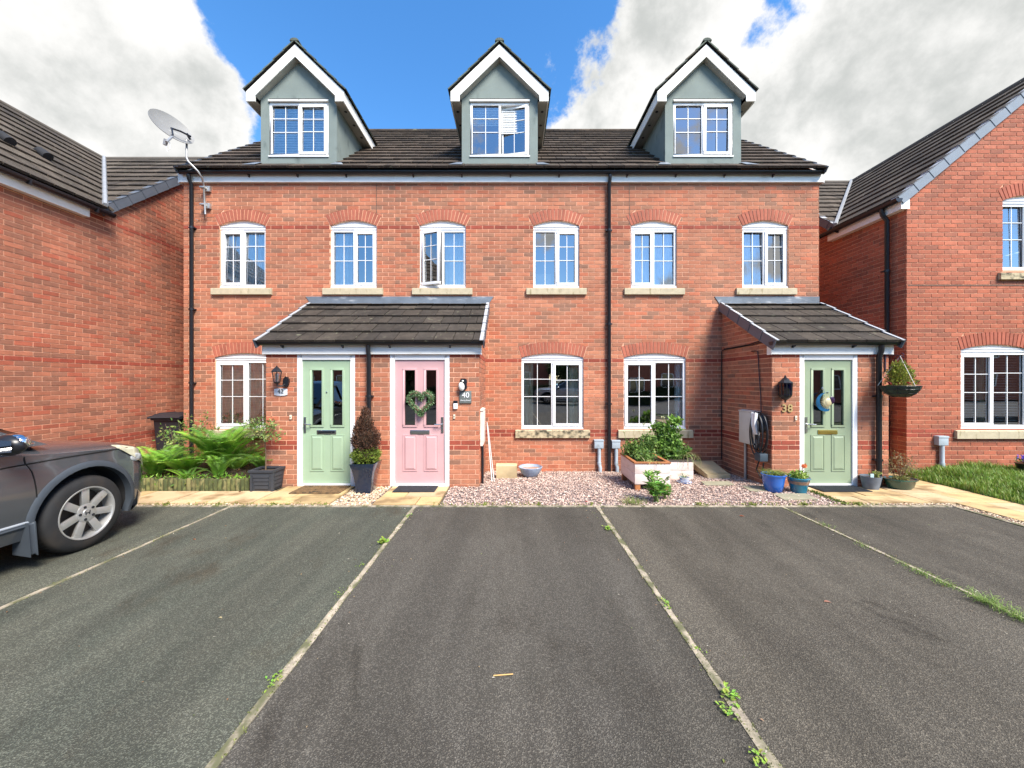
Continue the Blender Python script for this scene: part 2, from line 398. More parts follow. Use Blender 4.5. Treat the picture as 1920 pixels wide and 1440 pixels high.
# ------------------------------------------------------------------ roof tiles
PAL_T = [((.070, .052, .039), 4), ((.060, .045, .034), 4), ((.082, .062, .047), 2), ((.050, .039, .031), 2)]
PAL_TP = [((.048, .039, .031), 4), ((.041, .034, .028), 4), ((.058, .047, .037), 2)]
def tile_slope(f, rows, gauge, width, pieces, base, rng, ublk=None, pal=PAL_T, seed=1, thick=.036, jit=.004, over=.02, v00=0.0):
    """f(u,v,w): v up the slope, w out of it. rng(v)->(u0,u1)"""
    r = random.Random(seed)
    for k in range(rows):
        v0, v1 = v00 + k * gauge, v00 + (k + 1) * gauge
        def free(v):
            lo, hi = rng(v)
            if hi - lo < 1e-3: return []
            return subtract((lo, hi), ublk(v) if ublk else [])
        fa, fb = free(v0 + 1e-4), free(v1 - 1e-4)
        if len(fa) != len(fb): fa = fb = free((v0 + v1) / 2)
        for (p, q), (s_, t_) in zip(fa, fb):
            if base is not None: base.poly([f(p, v0, 0), f(q, v0, 0), f(t_, v1, 0), f(s_, v1, 0)])
            o = (width / 2 if k % 2 else 0)
            n0 = int(math.floor((min(p, s_) - o) / width)); n1 = int(math.ceil((max(q, t_) - o) / width))
            for n in range(n0, n1 + 1):
                L0 = o + n * width + .006; R0 = L0 + width - .012
                lb, rb, lt, rt = max(L0, p), min(R0, q), max(L0, s_), min(R0, t_)
                if rb - lb < .015 and rt - lt < .015: continue
                rb = max(rb, lb + .002); rt = max(rt, lt + .002)
                j = round(r.uniform(0, jit), 3); va = v0 - over + round(r.uniform(-.004, .004), 3)
                wl, wh = .016 + thick + j, .020 + j
                c8 = [f(lb, va, wl), f(rb, va, wl), f(rt, v1, wh), f(lt, v1, wh), f(lb, va, .012 + j), f(rb, va, .012 + j), f(rt, v1, .0), f(lt, v1, .0)]
                pieces.add(c8, pick(pal, r))

# ------------------------------------------------------------------ windows
def window(parent, x0, z0, w, h, Y, casement='L', open_ang=0.0, seed=0, glass=None, label=None, trim=True, flipX=1, tilt=(0, 0)):
    """uPVC two light window, frame front face at plane Y, 2x3 panes per light."""
    r = random.Random(seed); glass = glass or M_GLASS
    T = Matrix.Translation((x0, Y, z0))
    fw, d = .042, .065
    mb = MB(T)
    mid = w / 2
    mb.box(0, w, 0, d, 0, fw); mb.box(0, w, 0, d, h - fw, h); mb.box(0, fw, 0, d, fw, h - fw); mb.box(w - fw, w, 0, d, fw, h - fw)
    mb.box(mid - .022, mid + .022, .002, d - .002, fw, h - fw)
    mb.box(-.012, w + .012, -.03, .02, -.028, -.001)
    if trim:
        mb.box(-.01, w + .01, -.012, d, h + .003, h + .045)
        mb.box(-.016, w + .016, -.022, .02, h + .048, h + .062)
    win = mb.build('window', M_WHITE, parent, bevel=.004)
    if label: win['label'] = label
    for side in ('L', 'R'):
        lx0, lx1 = (fw, mid - .022) if side == 'L' else (mid + .022, w - fw)
        cas = casement == side
        y_g = .03
        Mx = T
        if cas and open_ang:
            hx = lx0 if side == 'L' else lx1
            Mx = T @ Matrix.Translation((hx, 0, 0)) @ Matrix.Rotation(rad(open_ang) * (-1 if side == 'L' else 1), 4, 'Z') @ Matrix.Translation((-hx, 0, 0))
        gx0, gx1, gz0, gz1 = lx0, lx1, fw, h - fw
        if cas:
            cw = .052; c = MB(Mx); a0, a1, b0, b1 = lx0 - .014, lx1 + .012, fw - .014, h - fw + .012
            yo = -.018
            c.box(a0, a1, yo, .04, b0, b0 + cw); c.box(a0, a1, yo, .04, b1 - cw, b1)
            c.box(a0, a0 + cw, yo, .04, b0 + cw, b1 - cw); c.box(a1 - cw, a1, yo, .04, b0 + cw, b1 - cw)
            c.build('casement', M_WHITE, win, bevel=.005)
            gx0, gx1, gz0, gz1 = a0 + cw, a1 - cw, b0 + cw, b1 - cw; y_g = .012
        gw, gh = gx1 - gx0, gz1 - gz0
        bars = MB(Mx); bw = .011
        zs = [gz0, gz0 + gh * .46, gz0 + gh * .74, gz1]
        xm = (gx0 + gx1) / 2
        bars.box(xm - bw / 2, xm + bw / 2, y_g - .006, y_g - .001, gz0, gz1)
        for z in zs[1:3]: bars.box(gx0, gx1, y_g - .0075, y_g - .0022, z - bw / 2, z + bw / 2)
        bars.build('glazing_bars', M_WHITE, win)
        # dark rubber gasket line round the glass
        gk = MB(Mx); e = .005
        gk.box(gx0, gx1, y_g - .004, y_g + .004, gz0, gz0 + e); gk.box(gx0, gx1, y_g - .004, y_g + .004, gz1 - e, gz1)
        gk.box(gx0, gx0 + e, y_g - .0035, y_g + .0035, gz0 + e, gz1 - e); gk.box(gx1 - e, gx1, y_g - .0035, y_g + .0035, gz0 + e, gz1 - e)
        gk.build('gasket', M_BLACKM, win)
        ta, tb = r.uniform(-.006, .006) + tilt[0], r.uniform(-.006, .006) + tilt[1]
        for ix in range(2):
            for iz in range(3):
                a, b = (gx0, xm) if ix == 0 else (xm, gx1); c_, d_ = zs[iz], zs[iz + 1]
                p = MB(Mx)
                yy = lambda X, Z: y_g + ta * (X - (gx0 if ta > 0 else gx1)) + tb * (Z - (gz0 if tb > 0 else gz1)) + .002
                p.poly([(a, yy(a, c_), c_), (b, yy(b, c_), c_), (b, yy(b, d_), d_), (a, yy(a, d_), d_)])
                p.build('pane', glass, win)
    return win

def arch_head(parent, op, Y):
    mb = MB(); n = 14
    pts = [(op.c + op.R * math.sin(-op.th + 2 * op.th * i / n), Y, op.zc + op.R * math.cos(-op.th + 2 * op.th * i / n)) for i in range(n + 1)]
    mb.prism(pts, (0, .04, 0)); mb.build('arch_panel', M_FASCIA, parent)

def sill(parent, c, w, z0, z1, Y, m, split=False, proud=.055):
    mb = MB()
    def one(a, b):
        # weathered top, drip front
        mb.prism([(a, Y + .06, z0), (a, Y - proud, z0), (a, Y - proud, z1 - .022), (a, Y - proud + .02, z1 - .012), (a, Y + .06, z1)], (b - a, 0, 0))
    if split: one(c - w / 2, c - .003); one(c + .003, c + w / 2)
    else: one(c - w / 2, c + w / 2)
    return mb.build('sill', m, parent)

def reveal(mb, f, op, d=.11):
    pts = [(op.x0, op.z0), (op.x1, op.z0), (op.x1, op.z1)]
    if op.rise:
        for i in range(1, 10):
            a = op.th - 2 * op.th * i / 10; pts.append((op.c + op.R * math.sin(a), op.zc + op.R * math.cos(a)))
    pts.append((op.x0, op.z1)); n = len(pts)
    for i in range(n):
        p, q = pts[i], pts[(i + 1) % n]
        mb.poly([f(p[0], p[1], 0), f(q[0], q[1], 0), f(q[0], q[1], -d), f(p[0], p[1], -d)])
# ================================================================== GROUND
def sheet(name, pts, z, m, **kw):
    mb = MB(); mb.poly([(x, y, z) for x, y in pts]); return mb.build(name, m, None, kind='structure', **kw)
def rect(x0, x1, y0, y1): return [(x0, y0), (x1, y0), (x1, y1), (x0, y1)]

def tarmac_mat(name, c1, c2, c3, seed):
    m = bpy.data.materials.new(name); m.use_nodes = True
    t = m.node_tree; N = t.nodes; K = t.links.new; b = N['Principled BSDF']
    geo = N.new('ShaderNodeNewGeometry').outputs['Position']
    def nz(sc, det, sq=(1, 1, 1), off=(0, 0, 0), rough=.55, dist=0):
        mp = N.new('ShaderNodeMapping'); mp.inputs['Scale'].default_value = sq; mp.inputs['Location'].default_value = off; K(geo, mp.inputs['Vector'])
        n = N.new('ShaderNodeTexNoise'); n.inputs['Scale'].default_value = sc; n.inputs['Detail'].default_value = det; n.inputs['Roughness'].default_value = rough; n.inputs['Distortion'].default_value = dist
        K(mp.outputs[0], n.inputs['Vector']); return n.outputs['Fac']
    def ramp(f, a, b_):
        r = N.new('ShaderNodeMapRange'); r.interpolation_type = 'SMOOTHSTEP'; K(f, r.inputs[0]); r.inputs[1].default_value = a; r.inputs[2].default_value = b_; return r.outputs[0]
    def mix(f, a, b_, mode='MIX'):
        x = N.new('ShaderNodeMix'); x.data_type = 'RGBA'; x.blend_type = mode
        if isinstance(f, float): x.inputs[0].default_value = f
        else: K(f, x.inputs[0])
        for i, s in ((6, a), (7, b_)):
            if isinstance(s, tuple): x.inputs[i].default_value = (*s, 1)
            else: K(s, x.inputs[i])
        return x.outputs[2]
    base = mix(ramp(nz(.9, 5, (1.6, .55, 1), (seed, 0, 0), .6, .6), .38, .62), c1, c2)
    base = mix(ramp(nz(1.3, 6, (1, .6, 1), (seed + 4, 2, 0), .65), .56, .72), base, c3)
    tr = ramp(nz(1.0, 4, (2.6, .22, 1), (seed + 9, 1, 0), .55, .2), .35, .68)       # wear along the wheel tracks
    gs = N.new('ShaderNodeVectorMath'); gs.operation = 'SCALE'; K(base, gs.inputs[0]); q1 = N.new('ShaderNodeMath'); q1.operation = 'MULTIPLY_ADD'; K(tr, q1.inputs[0]); q1.inputs[1].default_value = .30; q1.inputs[2].default_value = .82; K(q1.outputs[0], gs.inputs[3]); base = gs.outputs[0]
    damp = ramp(nz(.75, 7, (1.3, .7, 1), (seed + 14, 3, 0), .68, .4), .60, .70)
    base = mix(damp, base, tuple(v * .78 for v in c3))
    # aggregate: bright chips in dark binder
    v = N.new('ShaderNodeTexVoronoi'); v.inputs['Scale'].default_value = 190; K(geo, v.inputs['Vector'])
    sep = N.new('ShaderNodeSeparateColor'); K(v.outputs['Color'], sep.inputs[0])
    chip = ramp(sep.outputs[0], .55, 1.0)
    g = N.new('ShaderNodeVectorMath'); g.operation = 'SCALE'; K(base, g.inputs[0])
    mm = N.new('ShaderNodeMath'); mm.operation = 'MULTIPLY_ADD'; K(chip, mm.inputs[0]); mm.inputs[1].default_value = 1.0; mm.inputs[2].default_value = .68; K(mm.outputs[0], g.inputs[3])
    pale = ramp(nz(170, 2), .66, .74)
    out = mix(pale, g.outputs[0], (.30, .28, .25))
    K(out, b.inputs['Base Color']); b.inputs['Roughness'].default_value = .88; b.inputs['Specular IOR Level'].default_value = .35
    bn = N.new('ShaderNodeBump'); bn.inputs['Strength'].default_value = .7; bn.inputs['Distance'].default_value = .006
    ad = N.new('ShaderNodeMath'); ad.operation = 'ADD'; K(v.outputs['Distance'], ad.inputs[0]); K(nz(60, 4), ad.inputs[1]); K(ad.outputs[0], bn.inputs['Height']); K(bn.outputs[0], b.inputs['Normal'])
    return m
T_GREEN = tarmac_mat('tarmac_algae', (.074, .079, .060), (.101, .102, .077), (.064, .055, .036), 3)
T_BROWN = tarmac_mat('tarmac_brown', (.072, .065, .052), (.092, .084, .069), (.057, .050, .039), 11)
T_DARK = tarmac_mat('tarmac_dark', (.072, .063, .048), (.096, .085, .066), (.058, .050, .037), 23)
T_ROAD = tarmac_mat('tarmac_road', (.06, .06, .06), (.07, .07, .068), (.05, .05, .05), 31)

M_SOIL = mat('garden_soil', (.055, .038, .022), rough=1, var=.5, scale=20, bump=1, bscale=60)
M_EARTH = mat('bare_ground', (.10, .085, .06), rough=1, var=.3, scale=4)
M_GRAVB = mat('gravel_bedding', (.20, .16, .15), rough=1, var=.4, scale=50, bump=1, bscale=80)
M_SLAB = mat('sandstone_slab', tint=True, rough=.85, var=.18, scale=3.5, bump=.4, bscale=60, stain=(.25, .165, .075), sscale=(3, 3, 3), slo=.46, shi=.68, fine=.1, fscale=80)
M_KERB = mat('pin_kerb', (.33, .28, .21), rough=.95, var=.3, scale=14, bump=.6, stain=(.11, .11, .055), sscale=(9, 5, 9), slo=.44, shi=.62, broad=.2, fine=.25, fscale=120)

sheet('ground', [(-400, -400), (400, -400), (400, 400), (-400, 400)], -.30, M_EARTH)
EDGE = 4.965
def slabbox(name, x0, x1, y0, y1, m, z1=0.0, z0=-.29):
    mb = MB(); mb.box(x0, x1, y0, y1, z0, z1); return mb.build(name, m, None, kind='structure')
KX = [-6.02, -3.655, -1.262, 1.108, 3.50]
hw = .019
slabbox('driveway', -9.0, KX[0] - hw, -4, EDGE, T_GREEN); slabbox('driveway', KX[0] + hw, KX[1] - hw, -4, EDGE, T_GREEN)
slabbox('driveway', KX[1] + hw, KX[2] - hw, -4, EDGE, T_GREEN)
slabbox('driveway', KX[2] + hw, KX[3] - hw, -4, EDGE, T_BROWN)
slabbox('driveway', KX[3] + hw, KX[4] - hw, -4, EDGE, T_DARK); slabbox('driveway', KX[4] + hw, 5.70, -4, EDGE, T_DARK)
for i, x in enumerate(KX):
    mb = MB(); r = random.Random(i); n = 60; ys = [-4 + (EDGE + 4) * k / n for k in range(n + 1)]
    for k in range(n):
        w0 = hw + r.uniform(-.004, .006) + (.003 if i in (2, 3) else -.004)
        mb.box(x - w0, x + w0, ys[k] + .002, ys[k + 1], -.1, .004 + r.uniform(0, .002))
    mb.build('kerb_strip', M_KERB, None, kind='structure')
mb = MB(); r = random.Random(4); x = -9.0
while x < 5.7:
    x2 = min(5.7, x + .914); mb.box(x + .003, x2 - .003, EDGE, EDGE + .045, -.1, .008 + r.uniform(0, .003)); x = x2
mb.build('kerb_strip', M_KERB, None, kind='structure')
mb = MB(); y = -4.0
while y < EDGE:
    y2 = min(EDGE, y + .914); mb.box(5.70, 5.75, y + .003, y2 - .003, -.1, .010); y = y2
mb.build('kerb_strip', M_KERB, None, kind='structure')
slabbox('road', -60, 60, -16, -4.01, T_ROAD, -.04)

# path base with slabs as pieces
def paving(x0, x1, y0, y1, xs, ys, parent, seed, pal=((.50, .35, .165), (.54, .40, .21), (.45, .31, .15), (.52, .38, .22))):
    r = random.Random(seed)
    for i in range(len(xs) - 1):
        for j in range(len(ys) - 1):
            a, b, c, d = xs[i], xs[i + 1], ys[j], ys[j + 1]
            k = .88 + .24 * r.random(); col = tuple(v * k for v in pal[r.randrange(len(pal))])
            mb = MB(); tl = r.uniform(-.003, .003); z = .012 + r.uniform(-.003, .003); g = .0045
            vs = [(a + g, c + g, -.04), (b - g, c + g, -.04), (b - g, d - g, -.04), (a + g, d - g, -.04),
                  (a + g + .003, c + g + .003, z), (b - g - .003, c + g + .003, z + tl), (b - g - .003, d - g - .003, z + tl), (a + g + .003, d - g - .003, z)]
            mb.mesh(vs, [(0, 3, 2, 1), (4, 5, 6, 7), (0, 1, 5, 4), (1, 2, 6, 5), (2, 3, 7, 6), (3, 0, 4, 7)], 0, col)
            mb.build('paving_slab', M_SLAB, parent)
M_JOINT = mat('paving_joint', (.10, .08, .045), rough=1, var=.3)
pl = slabbox('path', -9.0, -2.40, 5.05, 5.93, M_JOINT, -.006)
xs = [-9.0 + .63 * i for i in range(9)] + [-3.46]
paving(0, 0, 0, 0, xs, [5.085, 5.66], pl, 1)
paving(0, 0, 0, 0, [-3.46, -2.93, -2.42], [5.085, 5.36], pl, 2)
paving(0, 0, 0, 0, [-3.46, -3.06, -2.42], [5.36, 5.66], pl, 3)
paving(0, 0, 0, 0, [-3.46, -2.42], [5.66, 5.92], pl, 4)
pp = slabbox('path', -1.85, -.955, 5.02, 5.93, M_JOINT, -.006)
paving(0, 0, 0, 0, [-1.84, -1.27, -.965], [5.03, 5.37], pp, 5); paving(0, 0, 0, 0, [-1.84, -1.5, -.965], [5.37, 5.66], pp, 6); paving(0, 0, 0, 0, [-1.84, -.965], [5.66, 5.92], pp, 7)
# right path runs in front of the door, then towards the camera beside the lawn
pr_ = MB(); pr_.box(4.40, 6.70, 5.10, 6.6, -.2, -.006); pr_.box(5.87, 6.70, 6.6, 9.5, -.2, -.0055); pr_.box(5.88, 6.70, -4, 5.10, -.2, -.0052); pr_ = pr_.build('path', M_JOINT, None, kind='structure')
paving(0, 0, 0, 0, [4.42, 4.78, 5.24], [5.12, 5.42], pr_, 8); paving(0, 0, 0, 0, [4.42, 5.0, 5.60], [5.42, 5.72], pr_, 9); paving(0, 0, 0, 0, [4.42, 5.0], [5.72, 5.92], pr_, 10)
paving(0, 0, 0, 0, [5.0, 5.60], [5.72, 5.92], pr_, 12); paving(0, 0, 0, 0, [5.24, 5.60], [5.12, 5.42], pr_, 13)
paving(0, 0, 0, 0, [5.60, 6.12, 6.69], [5.12, 5.57, 6.02, 6.5], pr_, 11)
paving(0, 0, 0, 0, [5.90, 6.29, 6.69], [-1 + .612 * i for i in range(11)], pr_, 14)
paving(0, 0, 0, 0, [5.90, 6.32, 6.72], [6.5 + .6 * i for i in range(4)], pr_, 15)

# bare bedding under loose stone
slabbox('gravel_bed', -.95, 4.40, EDGE + .045, 5.93, M_GRAVB, -.012, -.29)
mb = MB(); mb.mesh([(-.52, 5.93, -.012), (4.40, 5.93, -.012), (4.40, 7.37, -.105), (-.52, 7.37, -.105)], [(0, 1, 2, 3)]); mb.build('gravel_bed', M_GRAVB, None, kind='structure')
slabbox('gravel_bed', -2.40, -1.85, EDGE + .045, 5.93, M_GRAVB, -.012, -.29)
slabbox('gravel_bed', -9, -2.4, EDGE + .045, 5.05, M_GRAVB, -.012, -.29)
slabbox('gravel_bed', 4.4, 5.88, EDGE + .045, 5.10, M_GRAVB, -.012, -.29)
slabbox('gravel_bed', 5.75, 5.88, -4, EDGE + .045, M_GRAVB, -.0125, -.29)
slabbox('flower_bed', -9, -3.80, 5.72, 7.35, M_SOIL, .10, -.29)
slabbox('passage_ground', -7.3, -6.28, 7.36, 14, M_SOIL, .02, -.29)

def stones(name, polys, n, size, pal, zf, label, seed=1):
    r = np.random.default_rng(seed); pts = []
    areas = [(b - a) * (d - c) for a, b, c, d in polys]; tot = sum(areas)
    base = np.array([[1, 0, 0], [0, 1, 0], [-1, 0, 0], [0, -1, 0], [0, 0, 1], [0, 0, -.6]])
    F8 = np.array([[0, 1, 4], [1, 2, 4], [2, 3, 4], [3, 0, 4], [1, 0, 5], [2, 1, 5], [3, 2, 5], [0, 3, 5]])
    V = []; Fs = []; T = []; k = 0
    pal = np.array(pal)
    for (a, b, c, d), ar in zip(polys, areas):
        m = int(n * ar / tot)
        x = r.uniform(a, b, m); y = r.uniform(c, d, m); s = size * r.uniform(.55, 1.35, m); th = r.uniform(0, 6.28, m)
        for i in range(m):
            v = base * (1 + r.uniform(-.3, .3, (6, 3))) * [s[i], s[i] * .75, s[i] * .55]
            ct, st = math.cos(th[i]), math.sin(th[i]); tl = r.uniform(-.5, .5)
            R3 = np.array([[ct, -st, 0], [st, ct, 0], [0, 0, 1]]) @ np.array([[1, 0, 0], [0, math.cos(tl), -math.sin(tl)], [0, math.sin(tl), math.cos(tl)]])
            v = v @ R3.T + [x[i], y[i], zf(x[i], y[i]) + r.uniform(.0, .012)]
            V.append(v); Fs.append(F8 + k); k += 6; T += [pal[r.integers(len(pal))] * r.uniform(.75, 1.2)] * 8
    V = np.concatenate(V); Fs = np.concatenate(Fs)
    me = bpy.data.meshes.new(name); me.from_pydata(V.tolist(), [], Fs.tolist()); me.materials.append(mat('loose_stone', tint=True, rough=.85, var=.15, scale=40))
    at = me.attributes.new('tint', 'FLOAT_COLOR', 'FACE'); at.data.foreach_set('color', np.concatenate([np.array(T), np.ones((len(T), 1))], 1).ravel())
    o = bpy.data.objects.new(name, me); COL.objects.link(o); return tag(o, label, 'gravel', None, 'stuff')
zg = lambda x, y: -.002 if y < 5.93 else -.002 - .0655 * (y - 5.93)
PINK = [(.54, .40, .32), (.44, .30, .24), (.30, .185, .15), (.66, .54, .46), (.19, .125, .11), (.38, .26, .21), (.60, .45, .37)]
CREAM = [(.60, .48, .32), (.50, .36, .22), (.66, .58, .44), (.34, .20, .13), (.55, .42, .28), (.28, .20, .15)]
stones('pink_gravel', [(-.94, 4.40, 5.02, 5.93), (-.50, 4.02, 5.93, 7.34)], 24000, .0135, PINK, zg, 'pinkish grey gravel spread below the ground floor windows of numbers 40 and 38', 2)
stones('cream_pebbles', [(-2.39, -1.86, 5.02, 5.92)], 1500, .017, CREAM, zg, 'cream and brown pebbles around the tall dark pot', 3)
stones('edge_pebbles', [(-6.5, -2.4, 5.015, 5.075), (4.4, 5.88, 5.015, 5.11), (5.76, 5.89, 3.2, 5.02)], 1700, .013, CREAM, zg, 'narrow line of cream pebbles between the tarmac and the yellow slabs', 4)

# ================================================================== TERRACE OF THREE HOUSES
YW, YP, YD = 7.35, 5.94, 7.38
ZREF = -.183
PT = .822; PA = math.atan(PT); cA, sA = math.cos(PA), math.sin(PA)
RY, RZ = 7.16, 5.60
f_roof = lambda u, v, w: Vector((u, RY + v * cA - w * sA, RZ + v * sA + w * cA))
f_main = lambda u, v, w: Vector((u, YW - w, v))
f_porch = lambda u, v, w: Vector((u, YP - w, v))
QA = math.atan(.578); cQ, sQ = math.cos(QA), math.sin(QA)
f_proof = lambda u, v, w: Vector((u, 5.80 + v * cQ - w * sQ, 2.215 + v * sQ + w * cQ))

def ffo(px): x0 = PX(px, YW); return Opening(x0 - .003, x0 + .881, 3.420, 4.605, .105)
def gfo(px): x0 = PX(px, YW); return Opening(x0 - .003, x0 + 1.188, .715, 2.085, .085)

def tube_pipe(parent, pts, r, name='downpipe', m=None, seg=10, brackets=()):
    mb = MB(); mb.tube(pts, r, seg)
    for (x, y, z) in brackets:
        mb.box(x - r - .022, x + r + .022, y - .006, y + r + .03, z - .012, z + .012)
        mb.lathe([(r + .006, -.02), (r + .006, .02)], (x, y, z), 12)
    return mb.build(name, m or M_BLACK, parent, smooth=45)

def gutter(parent, x0, x1, y, z, r=.055, cap0=False, cap1=False, along='X'):
    mb = MB(); n = 8
    prof = [(-math.cos(math.pi * i / n) * r, -math.sin(math.pi * i / n) * r) for i in range(n + 1)]
    prof = [(-r, .008)] + prof + [(r, .008)]; inner = [(a * .9, b * .9 + .001) for a, b in reversed(prof)]
    pr = prof + inner
    def at(t, a, b): return (t, y + a, z + b) if along == 'X' else (y + a, t, z + b)
    vs = [at(x0, a, b) for a, b in pr] + [at(x1, a, b) for a, b in pr]; m = len(pr)
    fs = [(i, (i + 1) % m, m + (i + 1) % m, m + i) for i in range(m)] + [tuple(range(m)), tuple(range(2 * m - 1, m - 1, -1))]
    mb.mesh(vs, fs)
    for c, t in ((cap0, x0), (cap1, x1)):
        if c:
            e = .008; q = [at(t - e, a, b) for a, b in prof] + [at(t + e, a, b) for a, b in prof]; k = len(prof)
            mb.mesh(q, [tuple(range(k)), tuple(range(2 * k - 1, k - 1, -1))] + [(i, (i + 1) % k, k + (i + 1) % k, k + i) for i in range(k)])
    # brackets
    t = x0 + .35
    while t < x1 - .1:
        pts = [at(t, r + .004, -.01), at(t, r + .004, .0), at(t, -r * .2, -r - .012), at(t, r + .0, -r - .03)]
        d = (.022, 0, 0) if along == 'X' else (0, .022, 0)
        mb.prism([at(t, r, .0), at(t, r, -r - .035), at(t, -r * .3, -r - .006)], d); t += .92
    return mb.build('gutter', M_BLACK, parent, smooth=50)

def verge(parent, A, B, inward, n, side_h=.115, m_side=None, m_top=None, flange=.11, name='verge_tile'):
    A, B = Vector(A), Vector(B); d = (B - A) / n; u = d.normalized(); inw = Vector(inward)
    up = inw.cross(u); up = up if up.z > 0 else -up
    for i in range(n):
        a = A + d * i - u * .018; L_ = d.length + .014
        mb = MB()
        def q(s, h, k): return a + u * s + up * h - inw * k
        # side plate (slightly tapering so each one overlaps the next)
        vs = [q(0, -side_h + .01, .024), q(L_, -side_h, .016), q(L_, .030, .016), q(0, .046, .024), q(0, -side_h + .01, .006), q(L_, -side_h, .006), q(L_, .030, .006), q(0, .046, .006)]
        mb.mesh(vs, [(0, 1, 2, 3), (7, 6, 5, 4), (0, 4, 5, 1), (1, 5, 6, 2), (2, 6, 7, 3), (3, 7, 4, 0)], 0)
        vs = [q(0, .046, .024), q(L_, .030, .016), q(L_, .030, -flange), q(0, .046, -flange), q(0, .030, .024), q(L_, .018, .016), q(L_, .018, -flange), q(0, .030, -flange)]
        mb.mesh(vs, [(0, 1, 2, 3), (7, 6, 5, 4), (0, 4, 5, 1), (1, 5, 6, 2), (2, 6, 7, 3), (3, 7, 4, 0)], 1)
        mb.build(name, [m_side or M_VERGE, m_top or M_VERGE_C], parent)

def door(parent, px0, px1, col, leafx, hinge, Y, name_col, letter, wreath=None):
    fx0, fx1 = PX(px0, Y), PX(px1, Y); zt = 2.035
    m = mat('door_paint_' + name_col, col, rough=.42, var=.04, bump=.12, bscale=180)
    mb = MB(); fw = .075
    mb.box(fx0, fx0 + fw, Y + .0, Y + .08, 0, zt); mb.box(fx1 - fw, fx1, Y + .0, Y + .08, 0, zt); mb.box(fx0 + fw, fx1 - fw, Y + .0, Y + .08, zt - fw, zt)
    mb.build('door_frame', M_WHITE, parent, bevel=.006)
    mb = MB(); mb.box(fx0 + fw, fx1 - fw, Y - .02, Y + .08, .002, .045); mb.build('threshold', M_WHITE, parent, bevel=.004)
    x0, x1, z0, z1 = fx0 + fw + .004, fx1 - fw - .004, .05, zt - fw - .005
    W, H = x1 - x0, z1 - z0; yf = Y + .022
    # leaf with two glazed slots cut out: build as rails and stiles of one skin
    def U(t): return x0 + W * t
    def Zt(t): return z1 - H * t
    g = [(U(.19), U(.405)), (U(.62), U(.835))]; gz1, gz0 = Zt(.078), Zt(.53)
    mb = MB()
    mb.box(x0, g[0][0], yf, yf + .044, z0, z1); mb.box(g[1][1], x1, yf, yf + .044, z0, z1); mb.box(g[0][1], g[1][0], yf, yf + .044, z0, z1)
    for a, b in g: mb.box(a, b, yf, yf + .044, z0, gz0); mb.box(a, b, yf, yf + .044, gz1, z1)
    leaf = mb.build('door', m, parent)
    for a, b in g:
        # glazing cassette moulding
        mm = MB(); e = .028
        for (p, q_, r_, s_) in ((a - e, b + e, gz0 - e, gz0 + .004), (a - e, b + e, gz1 - .004, gz1 + e), (a - e, a + .004, gz0 + .004, gz1 - .004), (b - .004, b + e, gz0 + .004, gz1 - .004)):
            mm.box(p, q_, yf - .012, yf + .001, r_, s_)
        mm.build('moulding', m, leaf, bevel=.004)
        p = MB(); p.poly([(a, yf + .014, gz0), (b, yf + .014, gz0), (b, yf + .014, gz1), (a, yf + .014, gz1)]); p.build('pane', M_GLASS_D, leaf)
    for a, b in g:
        pz1, pz0 = Zt(.615), Zt(.895); e = .016; mm = MB()
        aa, bb = a - .012, b + .012
        for (p, q_, r_, s_) in ((aa - e, bb + e, pz0 - e, pz0), (aa - e, bb + e, pz1, pz1 + e), (aa - e, aa, pz0, pz1), (bb, bb + e, pz0, pz1)): mm.box(p, q_, yf - .008, yf + .001, r_, s_)
        i = .030   # fielded panel
        vs = [(aa, yf - .0006, pz0), (bb, yf - .0006, pz0), (bb, yf - .0006, pz1), (aa, yf - .0006, pz1), (aa + i, yf - .013, pz0 + i), (bb - i, yf - .013, pz0 + i), (bb - i, yf - .013, pz1 - i), (aa + i, yf - .013, pz1 - i)]
        mm.mesh(vs, [(4, 5, 6, 7), (0, 1, 5, 4), (1, 2, 6, 5), (2, 3, 7, 6), (3, 0, 4, 7)])
        mm.build('raised_panel', m, leaf)
    lz = Zt(.585); lm = {'gold': mat('brass_flap', (.55, .42, .12), rough=.35, metal=1, var=.1), 'steel': M_STEEL, 'dark': M_STEEL}[letter]
    mb = MB(); cx = (x0 + x1) / 2; mb.box(cx - .15, cx + .15, yf - .012, yf + .001, lz - .033, lz + .033); lb = mb.build('letter_box', lm, leaf, bevel=.004)
    mb = MB(); mb.box(cx - .128, cx + .128, yf - .018, yf - .0125, lz - .018, lz + .018); mb.build('flap', lm if letter != 'dark' else M_BLACK, leaf)
    mb = MB(); mb.lathe([(.012, 0), (.012, -.008), (0, -.01)], (cx, yf, Zt(.26)), 12, 'Y'); mb.build('spyhole', M_STEEL, leaf)
    hx = x0 + .035 if hinge == 'L' else x1 - .035; s = 1 if hinge == 'L' else -1; hz = Zt(.525)
    mb = MB(); mb.box(hx - .017, hx + .017, yf - .014, yf + .001, hz - .12, hz + .12)
    mb.tube([(hx, yf - .012, hz + .01), (hx, yf - .05, hz + .01), (hx + s * .03, yf - .058, hz + .01), (hx + s * .115, yf - .056, hz + .008)], .0095, 8)
    mb.lathe([(.012, 0), (.012, -.006)], (hx, yf - .013, hz - .06), 10, 'Y')
    mb.build('handle', M_STEEL, leaf, smooth=40)
    # dark hall behind
    return leaf

